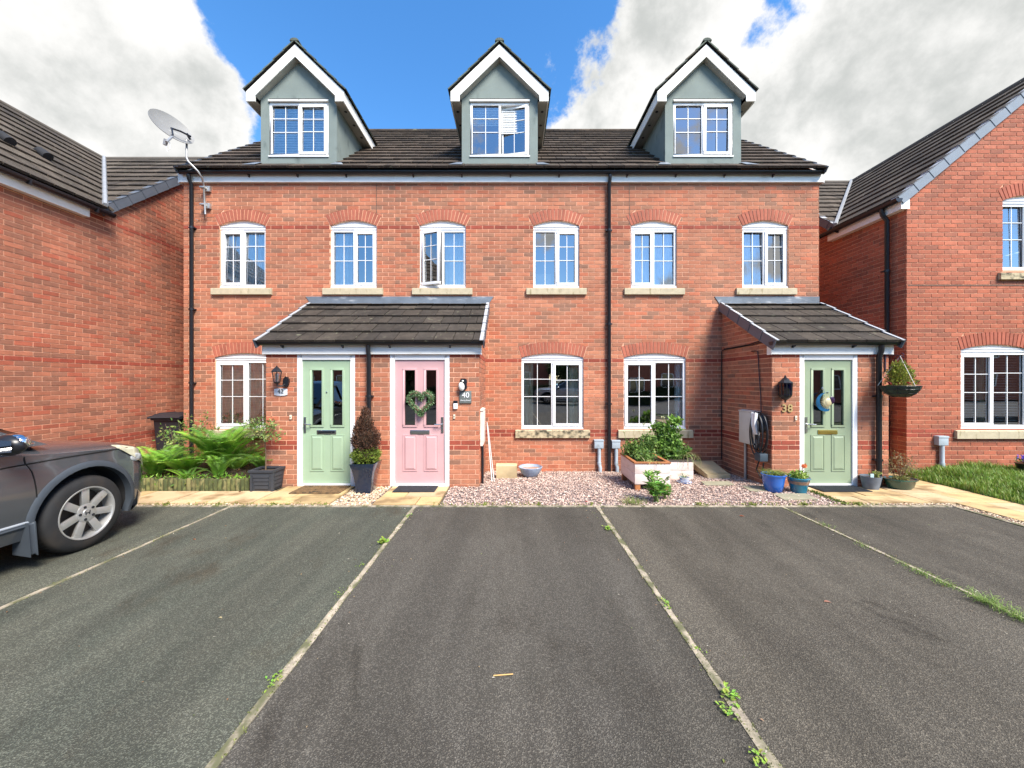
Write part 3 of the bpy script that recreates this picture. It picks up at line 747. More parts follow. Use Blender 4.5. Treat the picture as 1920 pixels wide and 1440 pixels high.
DORM = {0: (-4.10, 'R', 0), 1: (-.235, 'R', -11), 2: (3.675, 'R', 0)}
XB = [-6.28, -2.23, 1.82, 5.87]
HL = ['left end terraced brick house with mint green door and closed dormer blinds',
      'middle terraced brick house with pale pink door and two windows ajar',
      'right end terraced brick house with sage green door in its own porch']
FFW = [[(412, 'L', 0), (620, 'R', 0)], [(787, 'L', 21), (1000, 'R', 0)], [(1183, 'L', 0), (1392, 'R', 0)]]
GFW = [[(403, 'L')], [(978, 'R')], [(1170, 'L')]]
houses = []
for hi in range(3):
    X0, X1 = XB[hi], XB[hi + 1]
    H = root('terraced_house', ((X0 + X1) / 2, YW, 0), HL[hi], 'house', 'three brick houses of the terrace'); houses.append(H)
    occl = None
    # ---- openings
    ops = [ffo(px) for px, c, a in FFW[hi]] + [gfo(px) for px, c in GFW[hi]]
    # porch footprint on the main wall (no bricks behind the porch)
    if hi == 0: pu = (-3.74, -2.23)
    elif hi == 1: pu = (-2.23, -.57)
    else: pu = (4.08, 5.80)
    ublk = lambda v, pu=pu: [pu] if v < 2.95 else []
    base = MB(); B = Pieces('brick', M_BRICK, H, 290, 'brickwork')
    brick_face(f_main, X0, X1, ZREF, 5.44, ZREF, B, base, PAL_A, ops=ops, ublk=ublk, seed=20 + hi)
    for o in ops: reveal(base, f_main, o)
    # flank walls at the row ends
    if hi in (0, 2):
        sx = -1 if hi == 0 else 1; XF = X0 if hi == 0 else X1
        ff = lambda u, v, w, XF=XF, sx=sx: Vector((XF + sx * w, u, v))
        cl = lambda v: (YW, 15.1) if v < 5.6 else (7.3 + (v - 5.6) / PT, 15.1 - (v - 5.6) / PT)
        brick_face(ff, YW, 15.1, ZREF, 8.8, ZREF, B, base, PAL_A, clip=cl, seed=31 + hi)
    # ---- porch walls
    if hi == 0: pu0, pu1, dr = -3.80, -2.23, (557, 666)
    elif hi == 1: pu0, pu1, dr = -2.23, -.51, (731, 843)
    else: pu0, pu1, dr = 4.02, 5.82, (1499, 1608)
    dop = Opening(PX(dr[0], YP), PX(dr[1], YP), -.2, 2.037)
    brick_face(f_porch, pu0, pu1, ZREF, 2.10, ZREF, B, base, PAL_A, ops=[dop], seed=40 + hi, bandset=(10, 11, 29))
    top = lambda u: 2.19 + .578 * (u - 5.80)
    def clp(v): return (YP, YW) if v < 2.18 else (5.80 + (v - 2.19) / .578, YW)
    for (XS, sx) in ([(-3.80, -1)] if hi == 0 else [(-.51, 1)] if hi == 1 else [(4.02, -1), (5.82, 1)]):
        fs = lambda u, v, w, XS=XS, sx=sx: Vector((XS + sx * w, u, v))
        brick_face(fs, YP, YW, ZREF, 3.05, ZREF, B, base, PAL_A, clip=clp, seed=50 + hi, bandset=(10, 11, 29), off=.06)
    # jamb returns of the doorway
    base.box(dop.x0 - .02, dop.x0 + .001, YP + .001, YP + .1, -.15, 2.03); base.box(dop.x1 - .001, dop.x1 + .02, YP + .001, YP + .1, -.15, 2.03)
    base.build('wall', M_MORTAR, H)
    B.finish()
    for i, o in enumerate(ops): arch_bricks(f_main, o, H, seed=i); arch_head(H, o, YW + .035)
    # movement joint
    if hi in (0, 2):
        xj = -2.59 if hi == 0 else 2.245
        mb = MB(); mb.box(xj - .004, xj + .004, YW - .0105, YW - .001, 4.62 if hi == 2 else 4.85, 5.44); mb.build('movement_joint', mat('brown_sealant', (.12, .07, .05)), H)
    # ---- interior
    R = MB(); a, b = X0 + .06, X1 - .06
    R.box(a, b, YW + .12, 10.6, 2.52, 2.72); R.box(a, b, YW + .12, 10.6, 5.22, 5.40); R.box(a, b, YW + .12, 10.6, -.05, .02)
    R.box(X0 + .01, a, YW + .115, 11.0, -.05, 5.41); R.box(b, X1 - .01, YW + .115, 11.0, -.05, 5.41); R.box(a, b, 10.6, 10.7, -.05, 5.4)
    for (p, q) in [((X0 + X1) / 2 - .04, (X0 + X1) / 2 + .04)]: R.box(p, q, YW + .12, 10.6, 2.72, 5.22)
    # porch hall lining
    R.box(dop.x0, dop.x1, YP + .55, YP + .60, 0, 2.1); R.box(dop.x0, dop.x1, YP + .1, YP + .55, 2.06, 2.1)
    # loft room behind the dormer
    dx, dc, da = DORM[hi]
    R.box(dx - 1.1, dx + 1.1, 9.6, 9.66, 5.41, 7.1)
    R.build('room_shell', M_ROOM, H)
    # ---- windows
    for i, (px, cs, ang) in enumerate(FFW[hi]):
        window(H, PX(px, YW), 3.447, .878, 1.093, YW + .035, cs, ang, seed=hi * 10 + i, tilt=((.012, .03), (-.004, -.02), (.0, .012))[hi] if i == 0 else ((-.01, .0), (.006, -.015), (.015, .02))[hi])
        sill(H, PX(px, YW) + .439, 1.145, 3.285, 3.418, YW, M_STONE)
    for i, (px, cs) in enumerate(GFW[hi]):
        window(H, PX(px, YW), .742, 1.185, 1.285, YW + .035, cs, 0, seed=hi * 10 + 5 + i)
        sill(H, PX(px, YW) + .592, 1.42, .555, .712, YW, M_STONE_D if hi == 1 else M_STONE, split=True)
    # ---- eaves: fascia, soffit, gutter
    mb = MB(); e0 = X0 - (.045 if hi == 0 else 0); e1 = X1 + (.045 if hi == 2 else 0)
    mb.box(e0 + .001, e1 - .001, 7.29, 7.315, 5.415, 5.60); mb.box(e0 + .001, e1 - .001, 7.316, 7.345, 5.415, 5.43)
    if hi == 0: mb.box(e0 - .012, e0, 7.285, 7.42, 5.40, 5.60)
    if hi == 2: mb.box(e1, e1 + .012, 7.285, 7.42, 5.40, 5.60)
    mb.build('fascia', M_FASCIA, H)
    gutter(H, X0 + (.02 if hi == 0 else 0), X1 + (.0 if hi == 2 else 0), 7.235, 5.58, .048, hi == 0, hi == 2)
    # ---- main roof
    rb = MB(); Tt = Pieces('roof_tile', M_TILE, H, 290, 'roof_tiling')
    ue0, ue1 = X0 + (.03 if hi == 0 else 0), X1 - (.03 if hi == 2 else 0)
    def dblk(v, dx=dx):
        y = RY + v * cA
        if v < .2: return []
        if y < 8.80: h = .715
        elif y < 10.1: h = .70 * (10.1 - y) / 1.3
        else: return []
        return [(dx - h, dx + h)]
    tile_slope(f_roof, 15, .3527, .298, Tt, rb, lambda v: (ue0, ue1), dblk, seed=60 + hi)
    Tt.finish()
    back = lambda u, v: Vector((u, 11.25 + v * cA, 9.0 - v * sA))
    yr = RY + 15 * .3527 * cA; zr = RZ + 15 * .3527 * sA
    rb.poly([(ue0, yr, zr), (ue1, yr, zr), (ue1, yr + 4.2, zr - 4.2 * PT), (ue0, yr + 4.2, zr - 4.2 * PT)])
    rb.build('roof', M_UNDER, H)
    # ridge tiles
    x = ue0; k = 0
    while x < ue1 - .01:
        x2 = min(ue1, x + .45); mb = MB(); n = 8; Rr = .10
        pr = [(yr + Rr * math.cos(math.pi * i / n), zr - .03 + Rr * .8 * math.sin(math.pi * i / n)) for i in range(n + 1)]
        mb.prism([(x + .004, p, q) for p, q in pr], (x2 - x - .008, 0, 0), 0, pick(PAL_T, RN)); mb.build('ridge_tile', M_TILE, H); x = x2
    # roof verge at the row ends: tile ends bedded
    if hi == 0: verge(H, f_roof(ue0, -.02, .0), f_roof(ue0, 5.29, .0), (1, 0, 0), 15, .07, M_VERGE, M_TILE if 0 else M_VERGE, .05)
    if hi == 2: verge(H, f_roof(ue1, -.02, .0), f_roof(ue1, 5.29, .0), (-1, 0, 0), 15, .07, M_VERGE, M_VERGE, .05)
    # ---- dormer
    YF = 7.385; dh = .73; ew = .925; ze, zp = 7.13, 8.03
    s45 = (zp - ze) / ew
    wop = Opening(dx - .572, dx + .572, 5.965, 7.055)
    db = MB(); nst = 60
    fd = lambda u, v, w: Vector((u, YF - w, v))
    def dcl(v): return (dx - dh, dx + dh) if v < 7.02 else (dx - max(0.001, (7.92 - v) / s45 * .98 + 0), dx + max(0.001, (7.92 - v) / s45 * .98))
    vs_ = [5.64 + (7.90 - 5.64) * i / nst for i in range(nst + 1)]
    for i in range(nst):
        a, b = vs_[i], vs_[i + 1]
        def fr(v):
            lo, hi_ = dcl(v); lo = max(lo, dx - dh); hi_ = min(hi_, dx + dh); h = wop.hole(v); return subtract((lo, hi_), [h] if h else [])
        fa, fb = fr(a + 1e-4), fr(b - 1e-4)
        if len(fa) != len(fb): fa = fb = fr((a + b) / 2)
        for (p, q), (s_, t_) in zip(fa, fb): db.poly([fd(p, a, 0), fd(q, a, 0), fd(t_, b, 0), fd(s_, b, 0)])
    reveal(db, fd, wop, .07)
    # rounded render stop at the foot
    db.prism([(dx - dh + .05, YF - .02, 5.66), (dx - dh, YF - .001, 5.74), (dx - dh, YF - .001, 5.64), (dx + dh, YF - .001, 5.64), (dx + dh, YF - .001, 5.74), (dx + dh - .05, YF - .02, 5.66)], (0, -.001, 0))
    for s in (-1, 1):
        xc = dx + s * dh
        yb = RY + (6.97 - RZ) / PT
        db.poly([(xc, YF, 5.66), (xc, YF, 6.97), (xc, yb + .05, 6.97), (xc, RY + (5.80 - RZ) / PT, 5.74)])
        db.poly([(xc - s * .04, YF, 5.66), (xc - s * .04, YF, 7.0), (xc - s * .04, yb + .05, 7.0), (xc - s * .04, RY + (5.80 - RZ) / PT, 5.74)])
    db.build('dormer_wall', M_RENDER, H)
    if hi == 0:
        window(H, dx - .567, 5.968, 1.134, 1.02, YF + .01, dc, da, seed=hi + 70, trim=False, tilt=(0, .02))
    else: window(H, dx - .567, 5.968, 1.134, 1.02, YF + .01, dc, da, seed=hi + 70, trim=False, tilt=(0, -.01))
    mb = MB(); mb.box(dx - .575, dx + .575, YF - .03, YF + .02, 7.0, 7.035); mb.box(dx - .575, dx + .575, YF - .012, YF + .02, 7.036, 7.05); mb.build('head_trim', M_WHITE_T, H)
    # bargeboards
    YB = 7.255
    outer = [(-ew, ze - .02), (0, zp - .03), (ew, ze - .02), (ew, 6.925), (.755, 6.925), (.755, 7.055), (0, 7.055 + .755 * s45), (-.755, 7.055), (-.755, 6.925), (-ew, 6.925)]
    for s in (-1, 1):
        pts = [(0, zp - .03), (ew, ze - .02), (ew, 6.925), (.755, 6.925), (.755, 7.035), (0, 7.035 + .755 * s45)]
        mb = MB(); mb.prism([(dx + s * p, YB, q) for p, q in pts], (0, .022, 0)); mb.build('barge_board', M_WHITE_T, H)
        # sloping soffit behind the board and the level box soffit down the side
        yb = RY + (6.925 - RZ) / PT
        mb = MB()
        mb.poly([(dx, YB + .022, 7.02 + .755 * s45 + .01), (dx + s * .755, YB + .022, 7.03), (dx + s * .755, YF + .001, 7.03), (dx, YF + .001, 7.02 + .755 * s45 + .01)])
        mb.poly([(dx + s * .73, YB + .022, 6.93), (dx + s * ew, YB + .022, 6.93), (dx + s * ew, yb + .15, 6.93), (dx + s * .73, yb + .15, 6.93)])
        mb.build('soffit', mat('grey_soffit', (.36, .35, .31), rough=.7, var=.15), H)  # soffit in a greyer tone than the boards
        mb = MB(); mb.box(*(sorted((dx + s * (ew - .02), dx + s * ew))), YB + .023, yb + .2, 6.915, ze - .02); mb.build('fascia', M_FASCIA, H)
        for yv in (7.55, 7.95, 8.35):
            mb = MB(); mb.lathe([(.028, 0), (.028, -.004), (.018, -.006)], (dx + s * .83, yv, 6.929), 12); mb.build('soffit_vent', M_BLACK, H)
    # dormer roof: two slopes with tile courses
    dt = Pieces('dormer_tile', M_TILE, H, 0, 'dormer_tiling'); drb = MB()
    LS = math.hypot(ew + .01, zp - ze); ca, sa = ew / math.hypot(ew, zp - ze), (zp - ze) / math.hypot(ew, zp - ze)
    for s in (-1, 1):
        fdr = lambda u, v, w, s=s: Vector((dx + s * (ew + .012 - v * ca) + s * w * sa, u, ze + v * sa + w * ca))
        def rg(v):
            z = ze + v * sa; return (YB - .03, RY + (z - RZ) / PT + .12)
        tile_slope(fdr, 5, LS / 5 + .004, .298, dt, drb, rg, pal=[((.10, .12, .095), 3), ((.075, .085, .07), 2), ((.085, .075, .055), 1)], seed=80 + hi, thick=.02)
    dt.finish()
    drb.build('dormer_roof', M_UNDER, H)
    yE = RY + (zp - RZ) / PT; y = YB - .035; mb = MB()
    while y < yE:
        y2 = min(yE, y + .45)
        pr = [(math.cos(math.pi * i / 6) * .085, math.sin(math.pi * i / 6) * .055) for i in range(7)]
        mb.prism([(dx + p, y, zp + .012 + q) for p, q in pr], (0, y2 - y - .008, 0), 0, (.085, .10, .085)); y = y2
    mb.build('dormer_ridge', M_TILE, H)
    # lead soakers at the dormer foot
    mb = MB()
    for s in (-1, 1):
        p0, p1, p2, p3 = f_roof(dx + s * .70, .05, .062), f_roof(dx + s * .95, .05, .062), f_roof(dx + s * .82, .32, .05), f_roof(dx + s * .70, .32, .05)
        mb.poly([p0, p1, p2, p3])
    mb.build('lead_flashing', M_LEAD, H)
    # ---- porch roof
    if hi == 0: pr0, pr1 = -3.85, -2.23
    elif hi == 1: pr0, pr1 = -2.23, -.44
    else: pr0, pr1 = 3.96, 5.86
    prb = MB(); pt = Pieces('porch_tile', M_TILE, H, 200, 'porch_tiling')
    tile_slope(f_proof, 5, .352, .296, pt, prb, lambda v: (pr0, pr1), pal=PAL_TP, seed=90 + hi, thick=.034, jit=.007); pt.finish()
    prb.build('porch_roof', M_UNDER, H)
    mb = MB(); a = pr0 - (.09 if hi != 1 else 0); b = pr1 + (.09 if hi != 0 else 0); b = min(b, 5.87)
    for_tri = .10
    al = (a, a + .10) if hi != 1 else (a, a)
    bl = (b, b - .10) if hi == 1 else (b, b)
    zt_, zb_ = 3.25, 3.10
    mb.prism([(al[0], YW - .018, zt_), (bl[0], YW - .018, zt_), (bl[1], YW - .018, zb_), (al[1], YW - .018, zb_)], (0, .014, 0))
    q0 = f_proof(0, 1.70, .075); q1 = f_proof(0, 1.50, .075)
    mb.mesh([(al[1], YW - .018, zb_ + .005), (bl[1], YW - .018, zb_ + .005), (min(pr1, bl[1]), q1.y + .06, q1.z + .035), (max(pr0, al[1]), q1.y + .06, q1.z + .035)], [(0, 1, 2, 3)])
    mb.build('lead_flashing', M_LEAD, H)
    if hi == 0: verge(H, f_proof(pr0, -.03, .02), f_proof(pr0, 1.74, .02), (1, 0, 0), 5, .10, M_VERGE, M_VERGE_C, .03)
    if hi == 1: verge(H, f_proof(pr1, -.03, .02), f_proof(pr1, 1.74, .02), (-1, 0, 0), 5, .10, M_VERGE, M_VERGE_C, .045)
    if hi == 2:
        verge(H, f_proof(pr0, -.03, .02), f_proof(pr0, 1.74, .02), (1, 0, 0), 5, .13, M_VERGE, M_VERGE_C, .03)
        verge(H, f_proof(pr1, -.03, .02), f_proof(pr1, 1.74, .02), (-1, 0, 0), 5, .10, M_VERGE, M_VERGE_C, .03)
    mb = MB(); a = pu0 - (.03 if hi != 1 else 0); b = pu1 + (.0 if hi == 0 else .03)
    mb.box(a + .001, b - .001, 5.895, 5.915, 2.045, 2.215); mb.box(a + .001, b - .001, 5.9155, 5.938, 2.045, 2.06)
    if hi != 1: mb.box(a - .008, a, 5.893, 6.0, 2.04, 2.215)
    if hi != 0: mb.box(b, b + .008, 5.893, 6.0, 2.04, 2.215)
    mb.build('porch_fascia', M_FASCIA, H)
    gutter(H, pr0 - (.02 if hi != 1 else 0), pr1 + (.02 if hi != 0 else 0), 5.835, 2.225, .052, hi != 1, hi != 0)
    # ---- doors
    if hi == 0: door(H, 557, 666, (.32, .43, .29), None, 'L', YP, 'mint', 'dark')
    if hi == 1: door(H, 731, 843, (.56, .335, .34), None, 'R', YP, 'pink', 'steel')
    if hi == 2: door(H, 1499, 1608, (.27, .335, .22), None, 'L', YP, 'sage', 'gold')
    # ---- rainwater pipes
    if hi == 0:
        tube_pipe(H, [(-6.085, 7.225, 5.52), (-6.085, 7.235, 5.44), (-6.085, 7.29, 5.36), (-6.085, 7.29, .1)], .034, brackets=[(-6.085, 7.29, z) for z in (4.55, 3.0, 1.6)])
        tube_pipe(H, [(-2.19, 5.835, 2.18), (-2.19, 5.845, 2.08), (-2.19, 5.88, 2.0), (-2.19, 5.88, .02)], .034, brackets=[(-2.19, 5.88, z) for z in (1.4, .45)])
    if hi == 2:
        tube_pipe(H, [(1.845, 7.225, 5.52), (1.845, 7.235, 5.44), (1.845, 7.29, 5.36), (1.845, 7.29, -.08)], .034, brackets=[(1.845, 7.29, z) for z in (4.5, 2.72, 1.2)])
        tube_pipe(H, [(5.62, 5.835, 2.18), (5.62, 5.845, 2.08), (5.62, 5.88, 2.0), (5.62, 5.88, .02)], .036, brackets=[(5.62, 5.88, z) for z in (1.4, .42)])

# ================================================================== NEIGHBOUR ON THE LEFT
XL = -7.30
NL = root('detached_house', (XL - 2, 8, 0), 'brick house on the left whose long side wall runs back beside the parked car', 'house', 'brick houses either side of the terrace')
base = MB(); B = Pieces('brick', M_BRICK, NL, 290, 'brickwork', vis=lambda x, y: x < 343)
fl = lambda u, v, w: Vector((XL + w, u, v))
EL, TL = 4.66, .82
def cll(v):
    if v < 4.60: return (1.6, 12.6)
    return (6.80 + (v - 4.66) / .84, 12.4 - (v - 4.66) / .84)
ZL = .58 - 11 * .075
brick_face(fl, 1.6, 12.6, ZL, 7.05, ZL, B, base, PAL_L, clip=cll, seed=5)
# street gable of the front wing, out of frame
base.poly([(XL, 1.6, -.2), (-13.1, 1.6, -.2), (-13.1, 1.6, 4.6), (-10.2, 1.6, 7.0), (XL, 1.6, 4.6)])
base.build('wall', M_MORTAR, NL); B.finish()
XE = -7.15; XR = -10.2; ZR = EL + TL * (XE - XR); aL = math.atan(TL)
fw_ = lambda u, v, w: Vector((XE - v * math.cos(aL) + w * math.sin(aL), u, EL + v * math.sin(aL) + w * math.cos(aL)))
YRL = 9.6; YEL = 6.75
rb = MB(); tL = Pieces('roof_tile', M_TILE, NL, 290, 'roof_tiling', vis=lambda x, y: x < 470)
SL = (XE - XR) / math.cos(aL)
def rg1(v):
    z = EL + v * math.sin(aL); return (1.5, YEL + (z - EL) / (ZR - EL) * (YRL - YEL))
PAL_TL = [((.080, .064, .050), 4), ((.068, .055, .043), 4), ((.095, .078, .061), 2), ((.055, .045, .037), 2)]
tile_slope(fw_, 11, SL / 11, .298, tL, rb, rg1, pal=PAL_TL, seed=7)
# rear wing slope facing the camera
aB = math.atan((ZR - EL) / (YRL - YEL)); SB = (YRL - YEL) / math.cos(aB)
fb_ = lambda u, v, w: Vector((u, YEL + v * math.cos(aB) - w * math.sin(aB), EL + v * math.sin(aB) + w * math.cos(aB)))
def rg2(v):
    t = v / SB; return (XE + (XR - XE) * t, -7.24)
tile_slope(fb_, 11, SB / 11, .298, tL, rb, rg2, pal=PAL_TL, seed=8)
rb.poly([(XR, YRL, ZR), (-7.24, YRL, ZR), (-7.24, 12.5, EL), (XR - 3, 12.5, EL), (XR - 3, YRL, ZR)])
rb.poly([(XR, 1.5, ZR), (XR, YRL, ZR), (-13.2, YRL, EL), (-13.2, 1.5, EL)])
rb.poly([(XR, YRL + .1, ZR), (-14, YRL + .1, ZR), (-14, YEL, EL), (-13.2, YEL, EL)])
tL.finish(); rb.build('roof', M_UNDER, NL)
verge(NL, fb_(-7.24, -.02, 0) + Vector((0, 0, .0)), fb_(-7.24, SB, 0), (-1, 0, 0), 11, .12, M_VERGE, M_VERGE)
mb = MB(); va, vb = Vector((XE, YEL, EL + .07)), Vector((XR, YRL, ZR + .08)); mb.tube([va, vb], .04, 6); mb.build('valley_strip', M_VALLEY, NL)
mb = MB(); mb.tube([(XR, 1.5, ZR + .02), (XR, YRL, ZR + .02)], .06, 8); mb.tube([(XR, YRL, ZR + .02), (-7.24, YRL, ZR + .02)], .06, 8); mb.build('ridge', mat('ridge_concrete', (.10, .085, .07), rough=.9), NL, smooth=60)
mb = MB(); mb.box(-7.21, -7.185, 1.6, 6.52, 4.42, 4.60); mb.box(-7.30, -7.185, 6.52, 6.535, 4.42, 4.61); mb.box(-7.29, -7.21, 1.6, 6.52, 4.42, 4.43); mb.build('fascia', M_FASCIA, NL)
gutter(NL, 1.6, 6.85, -7.12, 4.60, .058, False, True, along='Y')
for (px, py) in ((78, 296), (6, 268)):
    # solve point on the front wing roof plane
    dx_, dz_ = (px - HX) / F, (HY - py) / F
    y = (EL + TL * XE - CH) / (dz_ + TL * dx_); c = Vector((dx_ * y, y, CH + dz_ * y))
    n = Vector((math.sin(aL), 0, math.cos(aL)))
    mb = MB(); s = Vector((math.cos(aL), 0, -math.sin(aL)))
    mb.tube([c - s * .16 + n * .0, c - s * .10 + n * .075, c + s * .08 + n * .085], [.05, .07, .075], 12); mb.build('roof_vent', M_BLACKM, NL, smooth=40)

# ================================================================== NEIGHBOUR ON THE RIGHT
XRW, YR_ = 6.78, 6.60
NR = root('detached_house', (9.5, YR_, 0), 'gabled brick house on the right with lawn in front and slatted blinds downstairs', 'house', 'brick houses either side of the terrace')
base = MB(); B = Pieces('brick', M_BRICK, NR, 290, 'brickwork', vis=lambda x, y: x > 1540)
ff_ = lambda u, v, w: Vector((u, YR_ - w, v))
XC = 9.5; ER = 4.80; TR = .84
def clr(v):
    if v < 4.68: return (XRW, 2 * XC - XRW)
    d = (v - 4.72) / TR; return (6.65 + d, 2 * XC - 6.65 - d)
go = Opening(7.71 - .003, 7.71 + 1.19, .81, 2.17, .09); fo = Opening(8.43 - .003, 8.43 + .885, 3.535, 4.73, .10)
ZN = .74 - 11 * .075
brick_face(ff_, XRW, 2 * XC - XRW, ZN, 7.05, ZN, B, base, PAL_N, ops=[go, fo], clip=clr, seed=9, bandset=(10, 11))
reveal(base, ff_, go); reveal(base, ff_, fo)
fsr = lambda u, v, w: Vector((XRW - w, u, v))
YER, YRR = 7.90, 10.75
def cls(v):
    if v < 4.68: return (YR_, 13.5)
    return (YER + (v - 4.72) / TR, 13.6 - (v - 4.72) / TR)
brick_face(fsr, YR_, 13.5, ZN, 7.0, ZN, B, base, PAL_N, clip=cls, seed=10, bandset=(10, 11), off=.1125)
base.build('wall', M_MORTAR2, NR); B.finish()
for i, o in enumerate((go, fo)): arch_bricks(ff_, o, NR, seed=30 + i, pal=(.34, .092, .052)); arch_head(NR, o, YR_ + .035)
window(NR, 7.71, .835, 1.185, 1.295, YR_ + .035, 'L', 0, seed=91); window(NR, 8.43, 3.56, .878, 1.13, YR_ + .035, 'R', 0, seed=92, tilt=(.01, .01))
sill(NR, 7.71 + .592, 1.42, .650, .80, YR_, M_STONE, split=True); sill(NR, 8.43 + .44, 1.06, 3.37, 3.50, YR_, M_STONE_D)
R = MB(); R.box(6.9, 12.1, YR_ + .12, 9.6, 2.55, 2.75); R.box(7.4, 11.6, YR_ + .12, 9.6, 5.2, 5.3); R.box(6.9, 12.1, 9.6, 9.7, -.1, 4.7); R.box(7.4, 11.6, 9.6, 9.7, 4.7, 5.3); R.box(6.84, 6.9, YR_ + .12, 9.7, -.1, 4.7); R.box(12.1, 12.2, YR_ + .12, 9.7, -.1, 4.7); R.box(6.9, 12.1, YR_ + .12, 9.6, -.1, .02)
R.build('room_shell', M_ROOM, NR)
XER = 6.65; aR = math.atan(TR); ZRR = ER + TR * (XC - XER)
fr1 = lambda u, v, w: Vector((XER + v * math.cos(aR) - w * math.sin(aR), u, ER - .02 + v * math.sin(aR) + w * math.cos(aR)))
SR = (XC - XER) / math.cos(aR)
rb = MB(); tR = Pieces('roof_tile', M_TILE, NR, 290, 'roof_tiling', vis=lambda x, y: x > 1535)
def rg3(v): return (YR_ - .03, YER + v / SR * (YRR - YER))
tile_slope(fr1, 11, SR / 11, .298, tR, rb, rg3, pal=PAL_TL, seed=17)
fr2 = lambda u, v, w: Vector((u, YER + v * math.cos(aR) - w * math.sin(aR), ER - .02 + v * math.sin(aR) + w * math.cos(aR)))
def rg4(v): return (XRW - .06, XER + (XC - XER) * v / SR)
def rg4s(v):
    a, b = rg4(v); return (a, max(a, b))
tile_slope(fr2, 11, SR / 11, .298, tR, rb, rg4s, pal=PAL_TL, seed=18)
rb.poly([(XC, YR_, ZRR), (XC, 13.6, ZRR), (12.4, 13.6, ER), (12.4, YR_, ER)])
rb.poly([(XRW - .06, YRR, ZRR - .03), (XC, YRR, ZRR - .03), (XC, 13.7, ER), (XRW - .06, 13.7, ER)])
tR.finish(); rb.build('roof', M_UNDER, NR)
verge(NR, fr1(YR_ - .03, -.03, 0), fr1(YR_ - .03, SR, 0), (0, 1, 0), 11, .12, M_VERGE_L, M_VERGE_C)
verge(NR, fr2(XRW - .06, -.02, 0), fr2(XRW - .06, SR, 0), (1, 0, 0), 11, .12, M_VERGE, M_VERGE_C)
mb = MB(); mb.tube([(XER, YER, ER + .06), (XC, YRR, ZRR + .07)], .036, 6); mb.build('valley_strip', M_VALLEY, NR)
mb = MB(); mb.tube([(XC, YR_ - .03, ZRR), (XC, YRR, ZRR)], .07, 8); mb.tube([(XC, YRR, ZRR), (XRW - .06, YRR, ZRR)], .06, 8); mb.build('ridge', MATS['ridge_concrete'], NR, smooth=60)
mb = MB(); mb.box(6.655, 6.68, YR_ - .02, 8.1, 4.58, 4.76); mb.box(6.655, 6.80, YR_ - .035, YR_ - .02, 4.58, 4.77); mb.box(6.68, 6.77, YR_ - .02, 8.1, 4.58, 4.59); mb.build('fascia', M_FASCIA, NR)
gutter(NR, YR_ - .05, 8.25, 6.60, 4.745, .058, True, True, along='Y')
tube_pipe(NR, [(6.60, 6.86, 4.70), (6.615, 6.86, 4.60), (6.70, 6.86, 4.50), (6.70, 6.86, .02)], .036, brackets=[(6.70, 6.86, z) for z in (2.35, .9, 3.6)])
mb = MB(); mb.box(XRW + .02, 12.2, YR_ - .012, YR_ - .009, 3.27, 3.282); mb.build('movement_joint', MATS['brown_sealant'], NR)
# ================================================================== FOLIAGE TOOLS
def leaf_mat():
    m = bpy.data.materials.new('leaf'); m.use_nodes = True; t = m.node_tree; N = t.nodes; K = t.links.new; b = N['Principled BSDF']
    a = N.new('ShaderNodeAttribute'); a.attribute_name = 'tint'; K(a.outputs['Color'], b.inputs['Base Color']); b.inputs['Roughness'].default_value = .55
    tr = N.new('ShaderNodeBsdfTranslucent'); K(a.outputs['Color'], tr.inputs['Color'])
    x = N.new('ShaderNodeMixShader'); x.inputs[0].default_value = .35; K(b.outputs[0], x.inputs[1]); K(tr.outputs[0], x.inputs[2]); K(x.outputs[0], N['Material Output'].inputs[0]); return m
M_LEAF = leaf_mat()
M_BARK = mat('bark', (.13, .085, .05), rough=.9, var=.3, scale=30)
class Leaves:
    def __init__(s): s.V = []; s.F = []; s.T = []; s.n = 0
    def leaf(s, p, d, nrm, L_, W, t, fold=.15):
        p = np.asarray(p, float); d = np.asarray(d, float); d = d / (np.linalg.norm(d) + 1e-9); nrm = np.asarray(nrm, float)
        side = np.cross(d, nrm); side /= (np.linalg.norm(side) + 1e-9); up = np.cross(side, d)
        m = p + d * L_ * .45; s.V += [p, m + side * W / 2 + up * W * fold, p + d * L_ - up * L_ * .12, m - side * W / 2 + up * W * fold]
        s.F.append([s.n, s.n + 1, s.n + 2, s.n + 3]); s.n += 4; s.T.append(tuple(t))
    def cloud(s, pts, size, pal, r, aspect=.55, updir=.3, out=None):
        for p in pts:
            d = r.normal(size=3); d[2] += updir
            if out is not None: o_ = np.asarray(p) - np.asarray(out); d = d * .6 + o_ / (np.linalg.norm(o_) + 1e-6) * 1.2
            k = pal[r.integers(len(pal))]; q = r.uniform(.75, 1.25); sz = size * r.uniform(.7, 1.3)
            s.leaf(p, d, r.normal(size=3), sz, sz * aspect, [c * q for c in k])
    def build(s, name, parent=None, **tg):
        A = np.array(s.V); lo, hi = A.min(0), A.max(0); c = Vector(((lo[0] + hi[0]) / 2, (lo[1] + hi[1]) / 2, lo[2]))
        me = bpy.data.meshes.new(name); me.from_pydata((A - np.array(c)).tolist(), [], s.F); me.materials.append(M_LEAF)
        at = me.attributes.new('tint', 'FLOAT_COLOR', 'FACE'); at.data.foreach_set('color', [x for t in s.T for x in (*t, 1.0)])
        o = bpy.data.objects.new(name, me); COL.objects.link(o)
        if parent is not None: o.parent = parent; o.location = c - woff(parent)
        else: o.location = c
        return tag(o, **tg)
def ell_pts(c, r3, n, r, shell=.45):
    d = r.normal(size=(n, 3)); d /= np.linalg.norm(d, axis=1)[:, None]; q = r.uniform(shell, 1, n)[:, None] * r.uniform(.85, 1.08, n)[:, None]
    return np.array(c) + d * q * np.array(r3)
